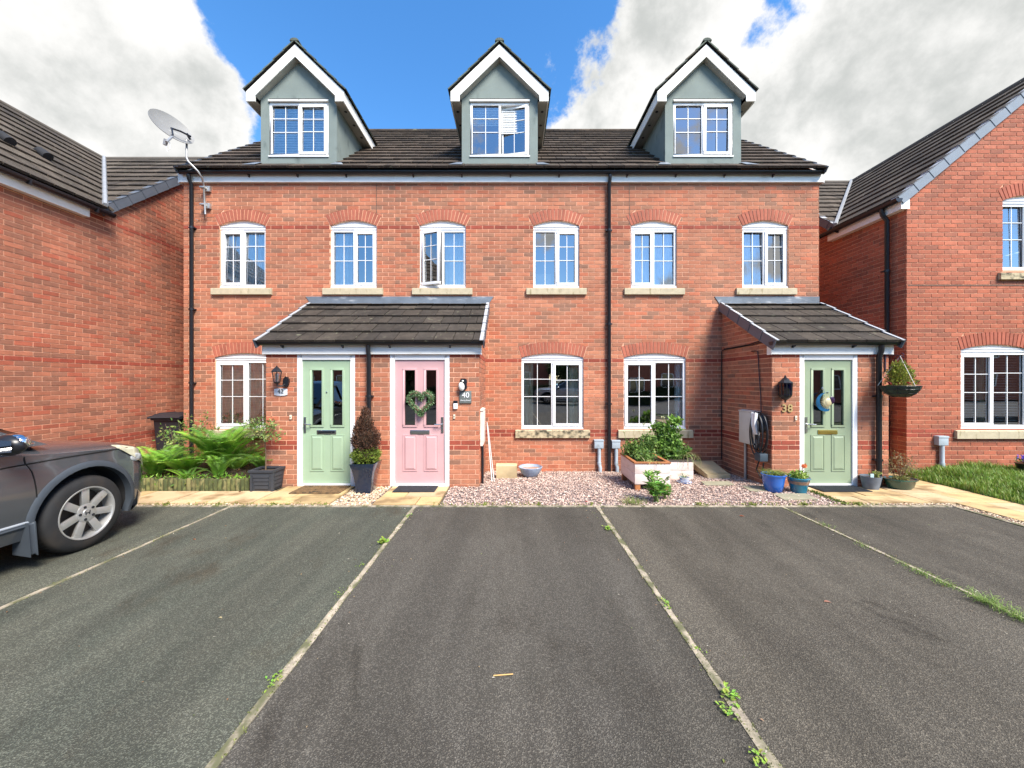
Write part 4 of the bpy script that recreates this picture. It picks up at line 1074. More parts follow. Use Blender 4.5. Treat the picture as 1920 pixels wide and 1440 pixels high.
GR = [(.11, .21, .035), (.08, .16, .03), (.15, .27, .05), (.06, .12, .025)]
FERN = [(.18, .38, .035), (.13, .30, .03), (.26, .46, .05), (.09, .21, .025)]

# ================================================================== FLOWER BED
def fern(x, y, z, n, Lf, label, seed, group='ferns in the flower bed', up=.75, az=None):
    r = np.random.default_rng(seed); R0 = root('fern', (x, y, z), label, 'fern', group)
    for i in range(n):
        a = (az if az is not None else 0) + (2 * math.pi * i / n + r.uniform(-.3, .3)) * (1 if az is None else .5)
        Lx = Lf * r.uniform(.75, 1.1); lv = Leaves(); st = r.uniform(up * .75, up * 1.15)
        d = np.array([math.cos(a), math.sin(a), 0]); pts = []; p = np.array([x, y, z]) + d * .02; el = st * 1.5
        m = 15
        for k in range(m + 1):
            pts.append(p.copy()); el -= (st * 1.75) / m * (.5 + k / m); p = p + (d * math.cos(el) + np.array([0, 0, math.sin(el)])) * Lx / m
        side = np.array([-d[1], d[0], 0]); col = FERN[r.integers(4)]; q0 = r.uniform(.8, 1.2)
        for k in range(2, m):
            t = k / m; w = Lx * .26 * math.sin(math.pi * min(1, (t - .05) * .92 + .12)) ** .8 * (1 - t * .35); tg_ = pts[k] - pts[k - 1]; tg_ /= np.linalg.norm(tg_)
            nn = np.cross(side, tg_)
            for s in (-1, 1):
                for e in (0, .33, .66):
                    pp = pts[k - 1] + (pts[k] - pts[k - 1]) * e
                    lv.leaf(pp, side * s + tg_ * .55 + np.array([0, 0, -.12]), nn, w * r.uniform(.9, 1.1), Lx / m * .26, [c * q0 * r.uniform(.85, 1.15) for c in col], .05)
        # midrib
        for k in range(m): lv.leaf(pts[k], pts[k + 1] - pts[k], side, Lx / m * 1.05, .008, (.14, .20, .05), 0)
        lv.build('frond', R0)
    return R0
fern(-5.05, 6.65, .10, 24, 1.14, 'tallest bright green fern standing in the middle of the flower bed', 1, up=.95)
fern(-5.35, 6.30, .10, 20, .76, 'broad fern in front of the tallest one spreading towards the car', 2, up=.7)
fern(-5.70, 6.15, .10, 19, .76, 'fern nearest the car bonnet at the left end of the bed', 3, up=.85)
fern(-4.62, 6.05, .10, 10, .52, 'small upright fern at the front of the bed by the log edging', 4, up=1.0)
fern(-4.20, 6.75, .10, 12, .58, 'low fern against the brickwork under the ground floor window', 5, up=.6)
fern(-3.98, 6.25, .10, 13, .62, 'fern at the right end of the bed behind the square black planter', 6, up=.8)
fern(-6.15, 6.75, .10, 15, .60, 'fern in front of the black wheelie bin', 7, up=.8)
fern(-4.75, 6.62, .10, 14, .74, 'fern leaning right from the foot of the tallest fern', 8, up=.7)
fern(-5.05, 5.98, .10, 7, .36, 'little fern low down at the front middle of the bed', 9, up=.6)
r = np.random.default_rng(40); lv = Leaves()
for (x, y, n) in ((-5.9, 6.0, 120), (-4.4, 5.95, 120), (-4.9, 5.9, 140), (-5.4, 5.85, 120), (-4.1, 6.0, 90)):
    pts = np.column_stack([r.normal(x, .22, n), r.normal(y, .10, n), r.uniform(.10, .17, n)]); lv.cloud(pts, .05, FERN + [(.20, .22, .05)], r, .4)
lv.build('ground_plants', None, kind='stuff', label='low weeds and seedlings growing along the front of the flower bed', cat='weeds')
lv = Leaves(); n = 900
pts = np.column_stack([r.uniform(-6.2, -3.85, n), r.uniform(5.76, 7.2, n), r.uniform(.10, .12, n)]); lv.cloud(pts, .035, [(.10, .06, .03), (.16, .09, .04), (.06, .04, .02), (.20, .10, .04)], r, .6)
lv.build('leaf_litter', None, kind='stuff', label='brown dead leaves lying on the soil under the ferns', cat='leaves')

# variegated shrub beside the bin
def twiggy(name, base, tips, pal, size, nleaf, label, cat, seed, group=None, sp=.09, stem=.008, trunk=None):
    r = np.random.default_rng(seed); R0 = root(name, base, label, cat, group); mb = MB(); lv = Leaves()
    b = Vector(base)
    st = Vector(trunk) if trunk else b
    if trunk: mb.tube([b, b * .5 + st * .5 + Vector((.012, 0, 0)), st], [stem * 1.8, stem * 1.5, stem * 1.3], 6)
    for t in tips:
        t = Vector(t); m = st * .45 + t * .55 + Vector((r.normal() * .05, r.normal() * .05, r.normal() * .04))
        mb.tube([st, m, t], [stem, stem * .7, stem * .35], 5)
        for k in range(nleaf):
            u = r.uniform(.45, 1.05); q = (m * (1 - (u - .45) / .6) + t * ((u - .45) / .6)) if u < 1.05 else t
            p = np.array(q) + r.normal(size=3) * sp * np.array([1, 1, .55]); d = r.normal(size=3); c = pal[r.integers(len(pal))]; s = size * r.uniform(.7, 1.25)
            lv.leaf(p, d, r.normal(size=3), s, s * .5, [x * r.uniform(.8, 1.2) for x in c])
    mb.build('stem', M_BARK, R0, smooth=True); lv.build('foliage', R0); return R0
VAR = [(.17, .26, .06), (.32, .36, .12), (.10, .18, .04), (.22, .30, .08)]
twiggy('shrub', (-5.95, 6.85, .10), [P(300, 812, 6.8), P(318, 800, 6.8), P(335, 790, 6.9), P(355, 778, 6.9), P(390, 785, 7.0), P(405, 800, 7.0), P(388, 772, 7.1), P(325, 826, 6.7), P(345, 808, 6.8), P(310, 795, 6.9)],
       VAR, .06, 40, 'loose variegated shrub rising between the bin and the drainpipe', 'shrub', 12, sp=.055)

# log roll edging
LE = root('log_edging', (-5.1, 5.72, 0), 'low mossy log roll edging along the front of the fern bed', 'edging'); rr = random.Random(3)
ML = mat('mossy_log', tint=True, stain=(.05, .06, .02), sscale=(20, 20, 8), slo=.48, shi=.6, rough=.95, var=.3, scale=20, bump=.6)
x = -6.35
while x < -3.88:
    w = rr.uniform(.030, .036); h = rr.uniform(.165, .195); mb = MB(); k = rr.uniform(.8, 1.2); c = rr.choice([(.12, .12, .04), (.15, .135, .055), (.085, .095, .03)])
    mb.lathe([(w, -.05), (w, h - .01), (w * .8, h), (0, h)], (x, 5.715 + rr.uniform(-.004, .004), 0), 8, t=tuple(v * k for v in c)); mb.build('log', ML, LE, smooth=50); x += w * 2 + .001
# wheelie bin
BN = root('wheelie_bin', (-6.80, 7.8, .02), 'black wheelie bin in the passage behind the ferns', 'bin')
MBN = mat('bin_plastic', (.018, .02, .026), rough=.5, var=.1)
mb = MB(); a = [(-7.06, 7.55), (-6.54, 7.55), (-6.54, 8.1), (-7.06, 8.1)]; b = [(-7.02, 7.60), (-6.58, 7.60), (-6.58, 8.04), (-7.02, 8.04)]
mb.mesh([(x, y, .06) for x, y in b] + [(x, y, .90) for x, y in a], [(0, 1, 2, 3), (7, 6, 5, 4)] + [(i, (i + 1) % 4, 4 + (i + 1) % 4, 4 + i) for i in range(4)])
mb.box(-7.09, -6.51, 7.52, 8.12, .86, .90); mb.build('body', MBN, BN, bevel=.015)
mb = MB(); mb.prism([(-7.11, 7.49, .905), (-7.11, 7.49, .925), (-7.11, 7.75, .985), (-7.11, 8.12, .985), (-7.11, 8.16, .905)], (.62, 0, 0)); mb.build('lid', MBN, BN, bevel=.012)
for xx in (-7.03, -6.57):
    mb = MB(); mb.lathe([(.09, -.025), (.09, .025)], (xx, 8.02, .11), 14, 'X'); mb.build('wheel', M_BLACKM, BN, smooth=40)

# square planter with standard tree
PB = root('planter', (-3.67, 5.79, .0), 'square slate grey planter at the corner of the porch by the green door', 'planter'); MPB = mat('slate_plastic', (.035, .04, .05), rough=.6, var=.15)
mb = MB(); e = .02; x0, x1, y0, y1 = -3.84, -3.50, 5.61, 5.91
mb.mesh([(x0 + .03, y0 + .03, .01), (x1 - .03, y0 + .03, .01), (x1 - .03, y1 - .02, .01), (x0 + .03, y1 - .02, .01), (x0, y0, .30), (x1, y0, .30), (x1, y1, .30), (x0, y1, .30)], [(0, 1, 2, 3)] + [(i, (i + 1) % 4, 4 + (i + 1) % 4, 4 + i) for i in range(4)])
mb.build('box', MPB, PB)
for k in range(4):
    z = .05 + k * .056; t = (z - .01) / .29; o = .03 * (1 - t); mb = MB(); mb.box(x0 + o + .045, x1 - o - .045, y0 + o - .012, y0 + o + .01, z, z + .046); mb.build('slat', MPB, PB)
    mb = MB(); mb.box(x1 - o - .01, x1 - o + .010, y0 + o + .045, y1 - .06, z, z + .046); mb.build('slat', MPB, PB)
mb = MB(); 
for xx, yy in ((x0, y0), (x1 - .04, y0)): mb.box(xx + .012, xx + .05 - .012 * (xx < -3.6), yy, yy + .03, 0, .30)
mb.box(x0 - .012, x1 + .012, y0 - .012, y0 + .02, .295, .325); mb.box(x0 - .012, x1 + .012, y1 - .02, y1 + .006, .295, .325); mb.box(x0 - .012, x0 + .02, y0 + .02, y1 - .02, .295, .325); mb.box(x1 - .02, x1 + .012, y0 + .02, y1 - .02, .295, .325); mb.build('rim', MPB, PB)
mb = MB(); mb.poly([(x0 + .01, y0 + .01, .28), (x1 - .01, y0 + .01, .28), (x1 - .01, y1 - .01, .28), (x0 + .01, y1 - .01, .28)]); mb.build('soil', M_SOIL, PB)
tb = (-3.70, 5.77, .28)
twiggy('small_tree', tb, [P(462, 790, 5.7), P(475, 788, 5.75), P(490, 783, 5.8), P(505, 786, 5.75), P(520, 793, 5.7), P(480, 816, 5.65), P(495, 820, 5.7), P(512, 815, 5.7), P(528, 820, 5.7), P(470, 798, 5.7), P(500, 806, 5.75)],
       VAR, .05, 34, 'thin stemmed little tree growing in the square slate grey planter', 'tree', 15, sp=.045, stem=.006, trunk=(-3.72, 5.77, .78))

# tall pot with two part topiary
TP = root('plant_pot', (-2.14, 5.62, 0), 'tall glossy dark blue tapered pot between the green and pink doors', 'plant pot'); MTP = mat('blue_black_glaze', (.012, .022, .045), rough=.22, var=.2, coat=.6)
mb = MB(); prof = [(.105, 0), (.11, .08), (.125, .20), (.145, .32), (.178, .44)]; cx, cy = -2.15, 5.66
vs = []; 
for (h, z) in prof: vs += [(cx - h, cy - h, z), (cx + h, cy - h, z), (cx + h, cy + h, z), (cx - h, cy + h, z)]
fs = [(0, 3, 2, 1)]
for i in range(len(prof) - 1): fs += [(i * 4 + k, i * 4 + (k + 1) % 4, i * 4 + 4 + (k + 1) % 4, i * 4 + 4 + k) for k in range(4)]
n0 = len(vs); h = .155; vs += [(cx - h, cy - h, .44), (cx + h, cy - h, .44), (cx + h, cy + h, .44), (cx - h, cy + h, .44), (cx - h, cy - h, .40), (cx + h, cy - h, .40), (cx + h, cy + h, .40), (cx - h, cy + h, .40)]
m4 = (len(prof) - 1) * 4; fs += [(m4 + k, m4 + (k + 1) % 4, n0 + (k + 1) % 4, n0 + k) for k in range(4)] + [(n0 + k, n0 + (k + 1) % 4, n0 + 4 + (k + 1) % 4, n0 + 4 + k) for k in range(4)]
mb.mesh(vs, fs); mb.build('pot', MTP, TP, bevel=.006); mb = MB(); mb.box(cx - .15, cx + .15, cy - .15, cy + .15, .38, .405); mb.build('soil', M_SOIL, TP)
r = np.random.default_rng(21); TPt = root('conifer', (cx, cy, .405), 'clipped conifer with dead brown top and green base in the tall dark pot', 'conifer')
mb = MB(); mb.tube([(cx, cy, .40), (cx, cy, 1.05)], [.02, .008], 6); mb.build('trunk', M_BARK, TPt)
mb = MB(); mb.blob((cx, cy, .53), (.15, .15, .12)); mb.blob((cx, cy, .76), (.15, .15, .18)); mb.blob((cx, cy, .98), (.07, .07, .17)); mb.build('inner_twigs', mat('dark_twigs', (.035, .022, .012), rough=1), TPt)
lv = Leaves(); p = ell_pts((cx, cy, .54), (.205, .205, .145), 2400, r, .7); lv.cloud(p, .036, [(.17, .25, .03), (.11, .17, .025), (.24, .30, .05)], r, .4, out=(cx, cy, .5)); lv.build('green_foliage', TPt)
lv = Leaves(); p = np.concatenate([ell_pts((cx, cy, .77), (.205, .20, .20), 3000, r, .7), ell_pts((cx - .02, cy, .98), (.13, .13, .17), 1300, r, .6), ell_pts((cx - .01, cy, 1.13), (.065, .065, .12), 500, r, .5), ell_pts((cx - .10, cy, .90), (.09, .09, .10), 400, r, .5)])
lv.cloud(p, .034, [(.13, .060, .035), (.085, .038, .022), (.19, .095, .055), (.055, .03, .02)], r, .38, out=(cx, cy, .7)); lv.build('brown_foliage', TPt)

# door mats
def doormat(x0, x1, y0, y1, m, label, cat='doormat', ridges=True, border=None):
    R0 = root('doormat', ((x0 + x1) / 2, (y0 + y1) / 2, .016), label, cat)
    mb = MB(); mb.box(x0, x1, y0, y1, .0175, .026); mb.build('backing', m, R0)
    mb = MB(); n = 26
    for i in range(n):
        xx = x0 + .02 + (x1 - x0 - .04) * i / n
        mb.box(xx, xx + (x1 - x0) / n * .55, y0 + .015, y1 - .015, .026, .031)
    mb.build('ribs', border or m, R0)
doormat(-3.20, -2.48, 5.50, 5.915, mat('coir', (.17, .10, .045), rough=1, var=.4, scale=25, bump=.8, stain=(.05, .035, .02), sscale=(14, 14, 14)), 'worn brown coir mat on the step of the green door')
doormat(-1.74, -1.13, 5.58, 5.90, mat('rubber_mat', (.022, .024, .03), rough=.85, var=.3, scale=20), 'dark grey mat in front of the pink door')
doormat(4.55, 5.26, 5.60, 5.915, mat('ribbed_mat', (.018, .022, .03), rough=.6, var=.2), 'ribbed black mat in front of the sage door on the right')

# ================================================================== WALL FIXTURES
def text_mesh(parent, name, s, x, y, z, size, m, ext=.003, font_off=0, bold=0):
    cu = bpy.data.curves.new('txt', 'FONT'); cu.body = s; cu.size = size; cu.extrude = ext; cu.align_x = 'CENTER'; cu.align_y = 'CENTER'; cu.offset = bold
    o = bpy.data.objects.new('txt', cu); COL.objects.link(o)
    me = bpy.data.meshes.new_from_object(o.evaluated_get(bpy.context.evaluated_depsgraph_get())); bpy.data.objects.remove(o); bpy.data.curves.remove(cu)
    me.materials.clear(); me.materials.append(m)
    q = bpy.data.objects.new(name, me); COL.objects.link(q); q.rotation_euler = (rad(90), 0, 0)
    q.location = Vector((x, y, z)) - (woff(parent) if parent else Vector()); q.parent = parent; return q
M_DKTXT = mat('dark_lettering', (.02, .03, .04), rough=.5); M_WHTXT = mat('white_lettering', (.8, .8, .8), rough=.5)
YPF = YP - .012
# coach lamp 42
WL = root('wall_lamp', (-3.60, YPF, 1.56), 'black coach lantern on the brick beside the green door', 'lamp')
x, y = PX(519, 5.80), 5.80; mb = MB(); mb.lathe([(.0, .335), (.012, .33), (.012, .315), (.03, .305), (.062, .275), (.082, .245), (.078, .238)], (x, y, 1.53), 6); mb.build('lamp_cap', mat('aged_black_metal', (.03, .03, .035), rough=.45, metal=.5), WL)
mb = MB()
for k in range(6):
    q = math.pi / 3 * k; mb.tube([(x + .07 * math.cos(q), y + .07 * math.sin(q), 1.77), (x + .045 * math.cos(q), y + .045 * math.sin(q), 1.62)], .006, 5)
mb.lathe([(.05, 0), (.045, -.015), (.02, -.03)], (x, y, 1.62), 6)
mb.tube([(x, y, 1.60), (x + .01, y, 1.56), (x + .055, y + .05, 1.555), (x + .07, y + .12, 1.60)], .012, 6); mb.build('lamp_frame', MATS['aged_black_metal'], WL)
mb = MB(); mb.lathe([(.042, 0), (.064, .145)], (x, y, 1.622), 6); g_ = glass_mat('lantern_glass', .08, (.95, .93, .9)); mb.build('glass', g_, WL)
mb = MB(); mb.lathe([(.0, 0), (.018, .0), (.018, .05), (.024, .07), (.02, .12), (0, .13)], (x, y, 1.625), 10); mb.build('bulb', mat('lamp_bulb', (.75, .75, .7), rough=.3), WL, smooth=50)
mb = MB(); mb.prism([(x + .04, YPF + .01, 1.57), (x + .075, YPF + .01, 1.545), (x + .11, YPF + .01, 1.57), (x + .12, YPF + .01, 1.66), (x + .08, YPF + .01, 1.70), (x + .045, YPF + .01, 1.66)], (0, -.05, 0)); mb.build('mounting', M_BLACK, WL, bevel=.006)
# plate 42
NP_ = root('house_number', (PX(527.5, YP), YPF, 1.395), 'white oval ended ceramic plate with a dark 42', 'number plate'); x = PX(527.5, YP); z = 1.465
mb = MB(); mb.prism([(x - .10, YPF + .006, z - .045), (x - .06, YPF + .006, z - .056), (x, YPF + .006, z - .060), (x + .06, YPF + .006, z - .056), (x + .10, YPF + .006, z - .045), (x + .10, YPF + .006, z - .008), (x + .093, YPF + .006, z), (x + .10, YPF + .006, z + .008), (x + .10, YPF + .006, z + .045), (x + .06, YPF + .006, z + .052), (x, YPF + .006, z + .055), (x - .06, YPF + .006, z + .052), (x - .10, YPF + .006, z + .045), (x - .10, YPF + .006, z + .008), (x - .093, YPF + .006, z), (x - .10, YPF + .006, z - .008)], (0, -.012, 0)); mb.build('plate', mat('ceramic', (.62, .66, .70), rough=.25), NP_)
text_mesh(NP_, 'numerals', '42', x, YPF - .0085, z + .006, .095, M_DKTXT)
# bell pushes
for (px, py, lab) in ((546, 782, 'small cream bell push between the lantern and the green door'), (852, 781, 'small cream bell push below the video doorbell'), (1491, 783.5, 'small cream bell push next to the brass 38')):
    x, z = PX(px, YP), PZ(py, YP); R0 = root('bell_push', (x, YPF, z), lab, 'doorbell')
    mb = MB(); mb.box(x - .016, x + .016, YPF - .012, YPF + .006, z - .034, z + .034); mb.build('body', mat('cream_plastic', (.70, .62, .48), rough=.4), R0, bevel=.006)
    mb = MB(); mb.lathe([(.008, 0), (.007, -.004), (0, -.005)], (x, YPF - .012, z), 10, 'Y'); mb.build('button', M_BLACK, R0)
# video doorbell
x, z = PX(854.5, YP), PZ(759, YP); R0 = root('video_doorbell', (x, YPF, z - .07), 'video doorbell with black top and white lower half beside the 40 plate', 'doorbell')
mb = MB(); mb.box(x - .032, x + .032, YPF - .026, YPF + .006, z + .025, z + .066); mb.build('camera_half', M_BLACK, R0, bevel=.005); mb = MB(); mb.box(x - .032, x + .032, YPF - .024, YPF + .006, z - .062, z + .024); mb.build('button_half', M_WHITE, R0, bevel=.005)
mb = MB(); mb.lathe([(.013, 0), (.013, -.002), (.009, -.002)], (x, YPF - .0245, z - .022), 14, 'Y'); mb.build('button_ring', mat('pale_ring', (.45, .55, .62)), R0)
# slate plate 40
x, z = PX(873, YP), PZ(744.5, YP); R0 = root('house_number', (x, YPF, z - .09), 'square grey slate plate reading 40 in white', 'number plate')
mb = MB(); mb.box(x - .092, x + .092, YPF - .014, YPF + .006, z - .095, z + .095); mb.build('plate', mat('slate', (.13, .145, .135), rough=.6, var=.2, scale=20), R0, bevel=.003)
text_mesh(R0, 'numerals', '40', x + .004, YPF - .0165, z + .028, .115, M_WHTXT); text_mesh(R0, 'lettering', 'Henry Road', x, YPF - .0165, z - .05, .032, M_WHTXT, .0015)
# security light
x, z = PX(868.5, YP), PZ(722, YP); R0 = root('security_light', (x, YPF, z - .1), 'black security light with white egg shaped lamp above the 40 plate', 'lamp')
mb = MB(); mb.prism([(x - .045, YPF + .01, z - .02), (x + .0, YPF + .01, z - .09), (x + .055, YPF + .01, z - .05), (x + .055, YPF + .01, z + .08), (x + .03, YPF + .01, z + .092), (x - .02, YPF + .01, z + .092), (x - .035, YPF + .01, z + .075)], (0, -.05, 0)); mb.build('body', M_BLACK, R0, bevel=.008)
mb = MB(); mb.blob((0, 0, 0), (.046, .04, .068), 16, 10); mb.M = Matrix(); 
mm = Matrix.Translation((x - .018, YPF - .055, z - .022)) @ Matrix.Rotation(rad(-10), 4, 'Y'); mb.v = [mm @ v for v in mb.v]; mb.build('lamp_cover', mat('opal', (.75, .74, .68), rough=.25), R0, smooth=60)
mb = MB(); mb.blob((x + .0, YPF - .045, z + .062), (.017, .014, .014), 10, 6); mb.build('sensor', mat('opal', ()), R0, smooth=60)
# lantern 38
x = PX(1474, 5.82); yc = 5.84; R0 = root('wall_lamp', (x, YPF, 1.33), 'black pointed lantern with yellow tube above the brass 38', 'lamp')
mb = MB(); mb.lathe([(0, .40), (.014, .385), (.014, .365), (.03, .355), (.065, .315), (.098, .285), (.10, .278), (.092, .275)], (x, yc, 1.325), 8); mb.build('lamp_cap', M_BLACK, R0, smooth=30)
mb = MB(); mb.lathe([(.0, -.035), (.012, -.03), (.012, .0), (.05, .03), (.082, .065), (.088, .09), (.084, .092)], (x, yc, 1.335), 8); mb.build('lamp_base', M_BLACK, R0, smooth=30)
mb = MB()
for k in range(8): q = math.pi / 4 * (k + .5); mb.tube([(x + .086 * math.cos(q), yc + .086 * math.sin(q), 1.42), (x + .092 * math.cos(q), yc + .092 * math.sin(q), 1.605)], .006, 5)
mb.box(x - .03, x + .03, yc + .07, YPF + .01, 1.42, 1.56); mb.build('lamp_frame', M_BLACK, R0)
mb = MB(); mb.lathe([(.084, 0), (.09, .18)], (x, yc, 1.425), 8); mb.build('glass', glass_mat('navy_glass', .04, (.12, .16, .42)), R0)
mb = MB(); mb.lathe([(.034, 0), (.034, .085), (0, .09)], (x - .005, yc - .045, 1.435), 8); mb.build('tube', mat('yellow_tube', (.75, .62, .02), rough=.4), R0)
mb = MB(); mb.lathe([(.03, 0), (.03, .08), (0, .085)], (x - .005, yc - .03, 1.53), 8); mb.build('upper_tube', mat('green_tube', (.02, .22, .14), rough=.4), R0)
# numerals 38
x, z = PX(1474.5, YP), PZ(766, YP); R0 = root('house_number', (x, YPF, z - .07), 'brass number 38 screwed to the brick under the lantern', 'number plate'); MBR = mat('dull_brass', (.50, .37, .17), rough=.5, metal=.5, var=.1)
text_mesh(R0, 'numeral', '3', x - .045, YPF - .004, z, .165, MBR, .006, bold=.003); text_mesh(R0, 'numeral', '8', x + .045, YPF - .004, z, .165, MBR, .006, bold=.003)
# heart wreath
r = np.random.default_rng(33); cx, cz, yy = PX(788, 5.90), PZ(756, 5.90), 5.90
R0 = root('wreath', (cx, yy, cz - .2), 'green leafy heart shaped wreath hanging on the pink door', 'wreath')
lv = Leaves(); hp = []
for i in range(60):
    t = 2 * math.pi * i / 60; hp.append((cx + .0122 * 16 * math.sin(t) ** 3 * .88, yy, cz + .0112 * (13 * math.cos(t) - 5 * math.cos(2 * t) - 2 * math.cos(3 * t) - math.cos(4 * t)) + .02))
mb = MB(); mb.tube(hp + [hp[0]], .016, 6); mb.build('ring', M_BARK, R0)
for p in hp:
    q = ell_pts(p, (.036, .030, .036), 26, r, .4); lv.cloud(q, .030, [(.13, .25, .10), (.20, .34, .15), (.08, .17, .06), (.30, .42, .24)], r, .5, out=p)
lv.build('leaves', R0); 
# sun and moon disc
cx, cz, yy = PX(1549, 5.90), PZ(754, 5.90), 5.915; Rr = .145
R0 = root('door_ornament', (cx, yy, cz - .15), 'round metal sun and crescent moon hanging on the sage door', 'ornament')
def disc_poly(mb, pts, y, d=.006): mb.prism([(a, y, b) for a, b in pts], (0, -d, 0))
mb = MB(); o_ = [(cx + Rr * math.cos(math.radians(a)), cz + Rr * math.sin(math.radians(a))) for a in range(70, 300, 10)]; i_ = [(cx + .035 + Rr * .86 * math.cos(math.radians(a)), cz + .02 + Rr * .86 * math.sin(math.radians(a))) for a in range(285, 85, -10)]
disc_poly(mb, o_ + i_, yy); mb.build('crescent_moon', mat('blue_enamel', (.015, .10, .22), rough=.3, metal=.3, var=.6, scale=9), R0)
for k in range(14):
    a = rad(85 + k * 14.5); mb = MB(); c0 = (cx + .04, cz + .005); p1 = (c0[0] + .05 * math.cos(a - .13), c0[1] + .05 * math.sin(a - .13)); p2 = (c0[0] + .05 * math.cos(a + .13), c0[1] + .05 * math.sin(a + .13)); p3 = (c0[0] + .125 * math.cos(a + .1), c0[1] + .125 * math.sin(a + .1)); disc_poly(mb, [p1, p3, p2], yy - .004, .004); mb.build('ray', mat('pale_gold', (.60, .52, .32), rough=.4, metal=.4, var=.2), R0)
mb = MB(); mb.blob((cx + .045, yy - .004, cz + .0), (.055, .014, .062), 16, 8); mb.build('sun_face', mat('pale_gold', ()), R0, smooth=60)
mb = MB(); mb.blob((cx + .10, yy - .006, cz + .03), (.042, .012, .06), 16, 8); mb.build('dark_moon', mat('plum_enamel', (.03, .012, .04), rough=.25), R0, smooth=60)
mb = MB(); mb.lathe([(.028, 0), (.022, -.006), (0, -.008)], (cx + .005, 5.958, cz + .21), 12, 'Y'); mb.tube([(cx, 5.945, cz + .20), (cx, 5.925, cz + .14)], .003, 5); mb.build('hook', M_STEEL, R0)

# meter boxes
def meterbox(xw, s, y0, y1, z0, z1, label, pipe, dep=.07):
    R0 = root('meter_box', (xw + s * dep / 2, (y0 + y1) / 2, z0), label, 'meter box', 'white meter boxes on porch walls')
    mw = mat('grubby_white_plastic', (.66, .64, .57), rough=.5, var=.08, stain=(.45, .40, .28), sscale=(3, 3, 8), slo=.58, shi=.8)
    a, b = sorted((xw - s * .01, xw + s * dep)); mb = MB(); mb.box(a, b, y0, y1, z0, z1); mb.prism([(a, y0 - .012, z1), (b + (s > 0) * .012, y0 - .012, z1), (b + (s > 0) * .012, y0 - .012, z1 + .012), (a, y0 - .012, z1 + .03)] if s > 0 else [(b, y0 - .012, z1), (a - .012, y0 - .012, z1), (a - .012, y0 - .012, z1 + .012), (b, y0 - .012, z1 + .03)], (0, y1 - y0 + .024, 0)); mb.build('case', mw, R0)
    xx = xw + s * dep; a, b = sorted((xx, xx + s * .012)); mb = MB(); mb.box(a, b, y0 + .018, y1 - .018, z0 + .02, z1 - .02); mb.build('door', mw, R0, bevel=.006)
    mb = MB(); mb.tube([(xw + s * .035, pipe, z0), (xw + s * .035, pipe, -.05)], .022, 10); mb.build('pipe', M_GALV if s < 0 else M_BLACK, R0, smooth=50)
meterbox(4.02, -1, 6.22, 6.68, .58, 1.12, 'white meter box behind the black charging cable', 6.56)
meterbox(-.51, 1, 6.10, 6.55, .60, 1.16, 'white meter box on the side wall of the pink door porch', 6.17, .045)
# charger
R0 = root('car_charger', (3.93, 6.1, .8), 'wall mounted car charger with thick black cable coiled round it', 'car charger')
mb = MB(); mb.prism([(3.86, 6.13, 1.12), (3.83, 6.13, 1.13), (3.82, 6.13, .95), (3.86, 6.13, .79), (3.89, 6.13, .78), (3.85, 6.13, .95)], (0, -.09, 0)); mb.build('front_cover', M_WHITE, R0, bevel=.008)
mb = MB(); mb.blob((3.95, 6.07, .97), (.075, .10, .155), 16, 10); mb.build('body', M_BLACK, R0, smooth=60)
for k, (dy, dz, ry, rz, tw) in enumerate([(0, 0, .20, .335, 0), (.015, .0, .165, .31, .03), (-.03, .005, .14, .28, -.03), (.03, -.01, .19, .35, .02), (-.01, .0, .11, .25, .05)]):
    pts = [(3.93 - .012 * k + tw * math.sin(2 * math.pi * i / 28), 6.10 + dy + ry * math.sin(2 * math.pi * i / 28), .80 + dz + rz * math.cos(2 * math.pi * i / 28)) for i in range(29)]
    mb = MB(); mb.tube(pts, .0105, 7); mb.build('cable', M_BLACK, R0, smooth=60)
mb = MB(); mb.tube([(3.88, 6.10, .80), (3.90, 6.08, .62), (3.92, 6.03, .50)], .0105, 7); mb.tube([(3.89, 6.02, .80), (3.91, 6.06, .62), (3.92, 6.07, .50)], .0105, 7); mb.tube([(3.92, 6.08, .40), (3.92, 6.16, .22), (3.93, 6.05, .10), (3.92, 5.98, .36)], .0105, 7); mb.build('cable', M_BLACK, R0, smooth=60)
mb = MB(); mb.box(3.86, 3.99, 5.975, 6.12, .375, .50); mb.build('plug_holder', mat('blue_grey_plastic', (.045, .065, .085), rough=.5), R0, bevel=.015)
# thin cables on the wall
mb = MB(); mb.tube([(4.003, 5.98, 2.27), (4.003, 6.4, 2.235), (4.003, 7.26, 2.225), (4.0, 7.325, 2.20), (3.995, 7.325, 1.4), (4.0, 7.325, .15)], .009, 6); mb.tube([(4.003, 6.05, 2.30), (4.003, 6.5, 2.25), (4.003, 7.24, 2.24)], .008, 6)
mb.build('wall_cable', M_BLACK, None, smooth=60, label='long black cable running along the porch side and down the corner', cat='cable')
mb = MB(); mb.tube([(4.004, 6.42, 2.13), (4.004, 6.30, 2.13), (4.0, 6.25, 2.11), (4.0, 6.17, 1.3), (3.97, 6.12, 1.08)], .008, 6); mb.build('wall_cable', M_BLACK, None, smooth=60, label='short black cable dropping straight down to the car charger', cat='cable')
